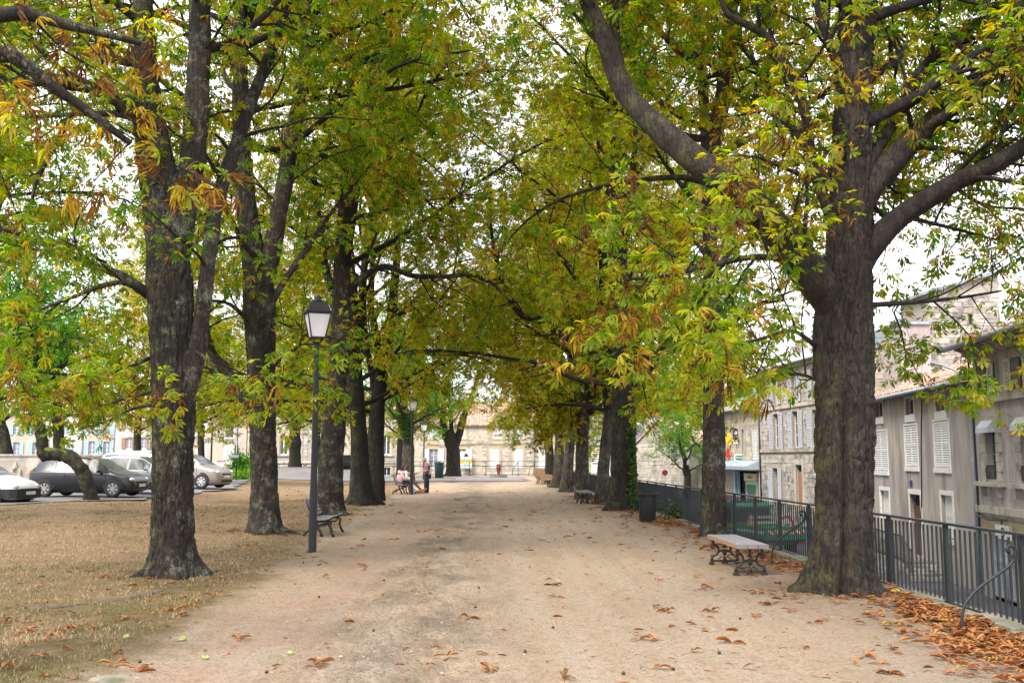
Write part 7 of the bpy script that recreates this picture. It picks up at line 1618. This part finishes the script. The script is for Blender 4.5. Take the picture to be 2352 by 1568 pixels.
for x_, y_ in ((-.05, -.10), (.04, .11)): MB().ball((x_ - .03, y_, .045), .1, 0, 12, 6, (1.35, .5, .48)).build('shoe', 'black', pm_)
head(pm_, (-.11, 0, 1.60), (-1, 0, -.45), 'skin', 'grey_hair'); hand(pm_, (-.17, -.18, 1.03), (-1, .3, .1), (0, 0, 1), 'skin'); hand(pm_, (-.02, .17, .92), (-.6, -.2, -.8), (0, -1, 0), 'skin')
t = tag(MB().ball((p.x + .02, p.y - .24, .93), .085, 0, 12, 8, (1.1, .5, .8)).build('belt_pouch', 'black'), 'small dark pouch hanging at the hip of the man in stripes', 'bag'); 
t = tag(MB().ball((p.x + .17, p.y + .22, .78), .12, 0, 12, 8, (.5, .9, 1.1)).build('shoulder_bag', 'black'), 'dark shoulder bag hanging behind the standing man', 'bag')
t = tag(MB().box(p.x - .23, p.x - .13, p.y - .2, p.y - .16, 1.02, 1.2).build('blue_packet', 'shutter_blue'), 'light blue packet held against the striped shirt', 'packet')
# seated people; bench seat height .42, facing +x
def sitter(label, x, y, top, skin, hair, legcol, lean=0.0, stretch=.0, arm=None, face=(1, .2, -.15), cap=1, top_name='jacket'):
    t = thing('person', label, 'person', (x, y, 0), 0, 'people at the bench'); z = .52
    kn = (.46, .02, z + .02); ft = (.56 + stretch, 0, .08)
    J = [((0, 0, z), .13), ((-.02, 0, z + .2), .125), ((.0 + lean, 0, z + .40), .13), ((.02 + lean, 0, z + .50), .09), ((.05 + lean, 0, z + .58), .05), ((.07 + lean, 0, z + .63), .05),
         ((.02 + lean, -.17, z + .47), .058), ((.08 + lean, -.23, z + .24), .046), ((.26 + lean, -.18, z + .14), .034), ((.34 + lean, -.14, z + .14), .028),
         ((.02 + lean, .17, z + .47), .058), (tuple(arm[0]) if arm else (.08 + lean, .23, z + .24)), ]
    J[-1] = (J[-1], .046) if not isinstance(J[-1][0], tuple) else J[-1]
    J += [((tuple(arm[1]) if arm else (.26 + lean, .18, z + .14)), .034), ((tuple(arm[2]) if arm else (.34 + lean, .14, z + .14)), .028)]
    J += [((.12, -.09, z), .085), ((kn[0], -.10, kn[2]), .062), ((ft[0] - .06, -.10, .14), .04), ((ft[0] + .08, -.10, .05), .032), ((.12, .09, z), .085), ((kn[0], .10, kn[2]), .062), ((ft[0] - .04, .10, .14), .04), ((ft[0] + .10, .10, .05), .032)]
    E = [(0, 1), (1, 2), (2, 3), (3, 4), (4, 5), (3, 6), (6, 7), (7, 8), (8, 9), (3, 10), (10, 11), (11, 12), (12, 13), (0, 14), (14, 15), (15, 16), (16, 17), (0, 18), (18, 19), (19, 20), (20, 21)]
    skin_body('body', J, E, skin, t)
    skin_body(top_name, [((0, 0, z - .06), (.19, .22)), ((-.02, 0, z + .2), (.20, .23)), ((lean, 0, z + .40), (.195, .225)), ((.02 + lean, 0, z + .50), (.14, .17)), ((.02 + lean, -.17, z + .475), .10), ((.08 + lean, -.235, z + .24), .085), ((.26 + lean, -.2, z + .15), .07), ((.02 + lean, .17, z + .475), .10), (J[11][0], .085)], [(0, 1), (1, 2), (2, 3), (3, 4), (4, 5), (5, 6), (3, 7), (7, 8)], top, t)
    if legcol: skin_body('trousers', [((.0, 0, z), (.17, .19)), ((.12, -.09, z), .125), ((kn[0], -.10, kn[2]), .10), ((ft[0] - .06, -.10, .12), .08), ((.12, .09, z), .125), ((kn[0], .10, kn[2]), .10), ((ft[0] - .04, .10, .12), .08)], [(0, 1), (1, 2), (2, 3), (0, 4), (4, 5), (5, 6)], legcol, t)
    for y_ in (-.10, .10): MB().ball((ft[0] + .03, y_, .05), .1, 0, 12, 6, (1.3, .5, .5)).build('shoe', 'brown_door', t)
    head(t, (.09 + lean, 0, z + .74), face, skin, hair, cap=cap); hand(t, J[9][0], (1, .2, 0), (0, 0, 1), skin); hand(t, J[13][0], (1, .1, .2), (0, 0, 1), skin)
    return t
sitter('dark haired woman in a pink hooded jacket sitting on the bench', -3.98, 47.95, 'pink_cloth', 'skin', 'dark_hair', 'dark_cloth', 0.03)
MB().ball((-.08, 0, 1.02), .13, 0, 12, 8, (.7, 1.1, .8)).build('hood', 'pink_cloth', bpy.data.objects['person.001'])
sitter('person on the far half of the bench reaching out an arm, bare legs stretched', -3.92, 48.9, 'white_paint', 'dark_skin', 'dark_hair', None, 0.06, .35, ((.28, .2, .9), (.48, .1, .92), (.66, .0, .97)), (1, -.1, 0), .5, 'shirt')
tag(MB().prism([(-.12, 0), (.12, 0), (.1, .12), (.13, .26), (-.12, .24), (-.1, .12)], -.08, .08).build('carrier_bag', 'blue_cloth'), 'blue bag standing on the ground at the sitting people\'s feet', 'bag'); bpy.data.objects['carrier_bag'].location = (-3.42, 47.6, .01)
# small tan dog lying in front of them
dg = thing('dog', 'small tan dog lying on the ground in front of the bench', 'dog', (-3.2, 47.7, .0), 0)
skin_body('body', [((0, 0, .12), .08), ((.14, 0, .13), .085), ((.26, 0, .14), .075), ((.34, 0, .19), .05), ((.40, 0, .24), .052), ((.48, 0, .22), .028), ((-.1, .03, .08), .03), ((-.2, .06, .05), .016), ((.02, -.09, .08), .045), ((.12, -.12, .03), .022), ((.27, -.07, .07), .03), ((.42, -.08, .03), .018), ((.27, .07, .07), .03), ((.42, .08, .03), .018), ((.02, .09, .08), .045), ((.12, .12, .03), .022)],
          [(0, 1), (1, 2), (2, 3), (3, 4), (4, 5), (0, 6), (6, 7), (0, 8), (8, 9), (2, 10), (10, 11), (2, 12), (12, 13), (0, 14), (14, 15)], 'brown_fur', dg)
for s_ in (-1, 1): MB().prism([(.37, .27), (.41, .27), (.375, .34)], s_ * .03, s_ * .045).build('ear', 'brown_fur', dg)
MB().ball((.478, 0, .222), .014).build('nose', 'black', dg)

# ------------------------------------------------------------------ fallen leaves, conkers, grass, stones
rng = np.random.default_rng(77)
def curled(seed, size=.13, nl=5):
    r = np.random.default_rng(seed); vs, fs, t = [], [], []
    A = np.sort(r.uniform(-3.1, 3.1, nl) if nl > 3 else r.uniform(-.6, .6, nl)); base = r.uniform(0, .75)
    for a in A:
        L = size * r.uniform(.55, 1.1); d = np.array([math.cos(a), math.sin(a), 0.]); s_ = np.array([-d[1], d[0], 0.]); k0 = len(vs); c1 = r.uniform(.0, .45); roll = r.uniform(.3, 1.1); h_ = r.uniform(0, .006)
        for u, w in ((0.03, .02), (.3, .13), (.62, .19), (.9, .12), (1.03, .01)):
            z = L * c1 * .42 * math.sin(u * 2.6) + h_
            for q in (-1, 0, 1): vs.append(d * L * u * (1 - .25 * c1 * u) + s_ * q * w * L * (1 - .5 * roll) + np.array([0, 0, z + abs(q) * w * L * roll])); t.append(np.clip(base + r.normal(0, .06) + .1 * u, 0, 1))
        for i in range(4):
            for q in range(2): e = k0 + i * 3 + q; fs += [e, e + 1, e + 4, e + 3]
    k0 = len(vs); vs += [np.array([0, .003, .004]), np.array([0, -.003, .004]), np.array([-.09, .01, .01]), np.array([-.09, .016, .012])]; t += [base] * 4; fs += [k0, k0 + 1, k0 + 2, k0 + 3]
    return np.array(vs), fs, t
FV = [curled(900 + i, nl=(5, 3, 4, 2, 6, 1)[i % 6]) for i in range(12)]
FM = [npmesh('fallen_leaf', v, 4, f, 'dead_leaf', t) for v, f, t in FV]
# heaps lie against the kerb; single leaves over the walk and the lawn
def spots(n, kind):
    out = []
    while len(out) < n:
        if kind == 'heap':
            y = rng.uniform(6.5, 45); x = 4.95 - abs(rng.normal(0, .42)) * (1.6 if rng.random() < .3 else .8)
            if vnoise(np.array([y * .8, x * 1.6, 3.]), 8) < .42 and rng.random() < .75: continue
            z = .02 + .07 * rng.random() * (1 if x > 4.5 else .2)
        elif kind == 'near_heap':
            y = rng.uniform(6.8, 11.3); x = 4.95 - abs(rng.normal(0, .16 + .32 * min(1, max(0, (11.3 - y) / 2.6)))); z = .0 + .07 * rng.random()
            if vnoise(np.array([y * 1.4, x * 2, 1.]), 3) < .34: continue
        elif kind == 'walk':
            y = 7.0 + 45 * rng.random() ** 1.7; x = rng.uniform(-3.4, 4.6); 
            if rng.random() > .35 + .65 * max(0, x) / 4.6: continue
            z = .004
        else:
            y = 8 + 50 * rng.random() ** 1.4; x = -3.2 - abs(rng.normal(0, 1)) * 5; z = .006
            if vnoise(np.array([y * .5, x * .5, 7.]), 6) < .40 and rng.random() < .6: continue
            if x < -14.5: continue
        if any((x - tx) ** 2 + (y - ty) ** 2 < .20 for tx, ty, _s in TREES_AT): continue
        out.append((x, y, hz(x, y) + z))
    return out
def as_mesh(name, sp_, label, smin=.75, smax=1.25, few=None):
    V, F, T, k = [], [], [], 0
    for (x, y, z) in sp_:
        v, f, t = FV[rng.integers(0, len(FV))]
        if few is not None and len(v) > 40: v, f, t = FV[(5, 3, 11)[rng.integers(0, 3)]]
        a = rng.uniform(0, 6.28); tl = rng.normal(0, .25, 2); s_ = rng.uniform(smin, smax); ca, sa = math.cos(a), math.sin(a)
        vv = v * s_ * np.array([1, 1, .75]); vv = np.stack([vv[:, 0] * ca - vv[:, 1] * sa, vv[:, 0] * sa + vv[:, 1] * ca, vv[:, 2] + vv[:, 0] * tl[0] * .6 + np.abs(vv[:, 1]) * .0], -1) + (x, y, z)
        sh = rng.normal(0, .26); V.append(vv); F += [q + k for q in f]; T += [min(1, max(0, q + sh)) for q in t]; k += len(v)
    o = link(name, npmesh(name, np.concatenate(V), 4, F, 'dead_leaf', T), None, 'stuff'); o['label'] = label; o.color = (.5, .5, .5, 1); return o
foot = []
for tx, ty, s_ in TREES_AT:
    for _ in range(90):
        a = rng.uniform(0, 6.28); r_ = rng.uniform(.42, .42 + .8 * rng.random()); x, y = tx + r_ * math.cos(a), ty + r_ * math.sin(a)
        if x < 4.95: foot.append((x, y, hz(x, y) + .008))
as_mesh('leaf_litter', spots(950, 'near_heap') + spots(1500, 'heap'), 'brown fallen leaves heaped along the foot of the railing')
as_mesh('scattered_leaves', spots(1700, 'lawn') + spots(420, 'walk') + foot, 'dry fallen leaves strewn thinly over lawn and walk', .6, 1.1, True)
sg_ = sorted(spots(170, 'walk') + spots(130, 'lawn'), key=lambda q: q[1])
for i, (x, y, z) in enumerate(sg_):
    o = bpy.data.objects.new('fallen_leaf', FM[int(rng.integers(0, 12))]); col.objects.link(o); s_ = rng.uniform(.8, 1.35); o.location = (x, y, z); o.scale = (s_,) * 3; o.rotation_euler = (rng.normal(0, .12), rng.normal(0, .12), rng.uniform(0, 6.28)); o.color = (float(np.clip(.5 + rng.normal(0, .15), .3, .8)), .5, .5, 1)
    q_ = o.color[0]; tone = 'yellowish' if q_ < .38 else ('rusty' if q_ < .5 else ('brown' if q_ < .62 else 'dark')); shp = ('five fingered', 'three fingered', 'four fingered', 'two lobed', 'many fingered', 'single bladed')[FM.index(o.data) % 6]; sz = 'large' if s_ > 1.18 else ('small' if s_ < .95 else 'middling')
    where = ('railing side' if x > 3 else ('right part of walk' if x > 1 else ('middle of walk' if x > -1 else 'left part of walk'))) if x > -3.3 else ('lawn edge' if x > -6 else ('mid lawn' if x > -10 else 'lawn near the cars'))
    row = 'close to the camera' if y < 9 else ('beside the cleft trunk' if y < 13 else ('beside the lichened trunk' if y < 18 else ('near the lamp post' if y < 25 else ('near the slatted bin' if y < 34 else 'far down'))))
    tag(o, f'{sz} {tone} {shp} leaf, {where}, {row}', 'leaf', 'single fallen leaves on the walk' if x > -3.3 else 'single fallen leaves on the lawn')
cm = MB().ball((0, 0, .013), .016, 0, 10, 7, (1, .95, .85)); c0 = None
for (px, py) in ((612, 1548), (1432, 1554), (858, 1447), (1803, 1385), (1270, 1440), (697, 1290), (733, 1365), (1092, 1396), (980, 1304), (1206, 1505), (1652, 1498), (321, 1517), (1100, 1352), (1500, 1290), (903, 1204), (1296, 1233), (882, 1336), (1700, 1420), (1546, 1540)):
    p = at(px, py); z = hz(p.x, p.y)
    if c0 is None: c0 = cm.build('conker', 'conker'); o = c0
    else: o = c0.copy(); col.objects.link(o)
    o.location = (p.x, p.y, z); o.rotation_euler = (0, 0, px); tag(o, 'shiny dark conker, ' + ('left' if px < 800 else 'centre' if px < 1350 else 'right') + ' of the walk, ' + ('at the picture bottom' if py > 1510 else 'a little above the bottom' if py > 1400 else 'before the ornate bench' if py > 1330 else 'beyond the ornate bench'), 'conker', 'conkers on the walk')
hm = None
for i, ((px, py), lb) in enumerate((((420, 1467), 'split pale green conker husk on the grey gravel patch at lower left'), ((470, 1500), 'open green husk half right of the lower left gravel patch'), ((666, 1496), 'green husk leaning on a curled brown leaf near the bottom'), ((292, 1470), 'small yellowish husk on the mossy seam of lawn and walk'))):
    p = at(px, py); m_ = MB(); m_.lathe([(.006, .0), (.024, .006), (.032, .022), (.028, .036), (.024, .034), (.02, .016), (.004, .010)], 12); o = m_.build('conker_husk', 'husk'); o.location = (p.x, p.y, hz(p.x, p.y)); o.rotation_euler = (.4, .2 * i, i); tag(o, lb, 'husk')
# pebbles pressed into the walk
def scatter_lumps(name, n, fx, mat, smin, smax, label, flat=.45):
    V, F, k = [], [], 0
    oc = np.array([(1, 0, 0), (0, 1, 0), (-1, 0, 0), (0, -1, 0), (.7, .7, 0), (-.7, .7, 0), (-.7, -.7, 0), (.7, -.7, 0), (0, 0, 1)]) ; order = [0, 4, 1, 5, 2, 6, 3, 7]
    for _ in range(n):
        x, y = fx(); s_ = rng.uniform(smin, smax) * (1 + rng.random() ** 4 * 1.5); v = oc * (rng.uniform(.6, 1.2, (9, 1))) * np.array([s_, s_ * rng.uniform(.6, 1), s_ * flat]); a = rng.uniform(0, 6.28); v = np.stack([v[:, 0] * math.cos(a) - v[:, 1] * math.sin(a), v[:, 0] * math.sin(a) + v[:, 1] * math.cos(a), v[:, 2]], -1)
        top = v * np.array([.6, .6, 0]) + np.array([0, 0, s_ * flat]); v = np.concatenate([v[order], top[order]]) + (x, y, hz0(x, y) - s_ * .12)
        for i in range(8): F += [k + i, k + (i + 1) % 8, k + 8 + (i + 1) % 8, k + 8 + i]
        F += [k + 8, k + 10, k + 12, k + 14]; F += [k + 8, k + 9, k + 10, k + 10]; k += 16; V.append(v)
        F = F[:-4]
    o = link(name, npmesh(name, np.concatenate(V), 4, F, mat, None, True), None, 'stuff'); o['label'] = label; return o
gxx = np.arange(-16, 5.2, .1); gyy = np.arange(5, 46, .1); HX, HY = np.meshgrid(gxx, gyy); HZ = hterr(HX, HY) + hrelief(HX, HY)
def hz0(x, y): return float(HZ[min(max(int((y - 5) / .1), 0), len(gyy) - 1), min(max(int((x + 16) / .1), 0), len(gxx) - 1)])
scatter_lumps('gravel', 1500, lambda: (rng.normal(-.75, .55) if rng.random() < .7 else rng.uniform(-3.2, 4.6), 6.5 + 22 * rng.random() ** 1.4), 'pebble', .004, .013, 'loose stones pressed into the middle of the dirt walk', .32)
scatter_lumps('bark_crumbs', 1800, lambda: (rng.uniform(-3.6, 4.9), 6.5 + 30 * rng.random() ** 1.3), 'root_bark', .004, .011, 'dark crumbs and twig bits scattered on the walk', .6)
# dry grass blades
n = 90000; y = 7.5 + 30 * rng.random(n) ** 1.3; x = -3.1 - (y - 7) * .02 - rng.random(n) ** .9 * (4 + (y - 7) * .52)
keep = vnoise(np.stack([x * 1.3, y * 1.3, x * 0], -1), 12) + .25 * np.clip((-x - 3.2), 0, 1) > .42; x, y = x[keep], y[keep]; n = len(x)
z = HZ[np.clip(((y - 5) / .1).astype(int), 0, len(gyy) - 1), np.clip(((x + 16) / .1).astype(int), 0, len(gxx) - 1)]
a = rng.uniform(0, 6.283, n); h_ = rng.uniform(.015, .045, n); w_ = rng.uniform(.003, .006, n) * (1 + (y - 8) / 14); ln = rng.uniform(.3, 1.6, n) * h_
b1 = np.stack([x - np.sin(a) * w_, y + np.cos(a) * w_, z - .004], -1); b2 = np.stack([x + np.sin(a) * w_, y - np.cos(a) * w_, z - .004], -1); tp = np.stack([x + np.cos(a) * ln, y + np.sin(a) * ln, z + h_], -1)
tt = np.clip(.36 + .25 * rng.normal(0, 1, n) + .35 * np.clip((15 - y) / 6, 0, 1) * (x < -3) + 1.2 * (vnoise(np.stack([x * .7, y * .7, x * 0], -1), 15) - .45), 0, 1)
me = npmesh('grass', np.stack([b1, b2, tp], 1).reshape(-1, 3), 3, np.arange(3 * n), 'dry_grass', np.repeat(tt, 3)); o = link('grass', me, None, 'stuff'); o['label'] = 'short straw coloured dry grass covering the lawn'; o.color = (.5, .5, .5, 1)
# mossy stones and surfacing roots at lower left
for i, (px, py, r_, lb) in enumerate(((262, 1556, .2, 'flat mossy stone at the bottom left of the walk edge'),)):
    p = at(px, py); m_ = MB().ball((0, 0, 0), r_, 0, 40, 22, (1, .6, .24)); V_ = np.array(m_.v); nn = vnoise(V_ * 9, i) * .7 + vnoise(V_ * 26, i) * .3; m_.v = [tuple(v * (.6 + .8 * q)) for v, q in zip(V_, nn)]; o = m_.build('mossy_stone', 'kerb_stone'); o.location = (p.x, p.y, hz(p.x, p.y) - .015); tag(o, lb, 'stone')
for i, (pts, lb) in enumerate(((((215, 1375), (300, 1372), (400, 1352), (470, 1345)), 'long exposed root running left from the thick lichened trunk'), (((60, 1400), (150, 1392), (250, 1375)), 'exposed root in the leaves at the far left'), (((460, 1322), (520, 1330), (590, 1322), (620, 1335)), 'exposed root creeping right from the thick lichened trunk'), (((640, 1228), (680, 1240), (705, 1255)), 'exposed root running from the dark trunk to the lamp post'), (((525, 1222), (545, 1216), (575, 1222)), 'small arched root left of the dark second trunk'), (((2020, 1372), (2080, 1375), (2130, 1380)), 'exposed root between the cleft trunk and the railing'))):
    P_ = [at(a, b_) for a, b_ in pts]; P_ = [(q.x, q.y, hz(q.x, q.y) - .018 + .015 * math.sin(k * 2)) for k, q in enumerate(P_)]; A, B_ = resample(P_, np.linspace(.05, .02, len(P_)), .06); w = Wood(); w.tube(A, B_, 9, .3, i, 9); o = link('exposed_root', w.mesh('exposed_root', 'root_bark')); tag(o, lb, 'root')
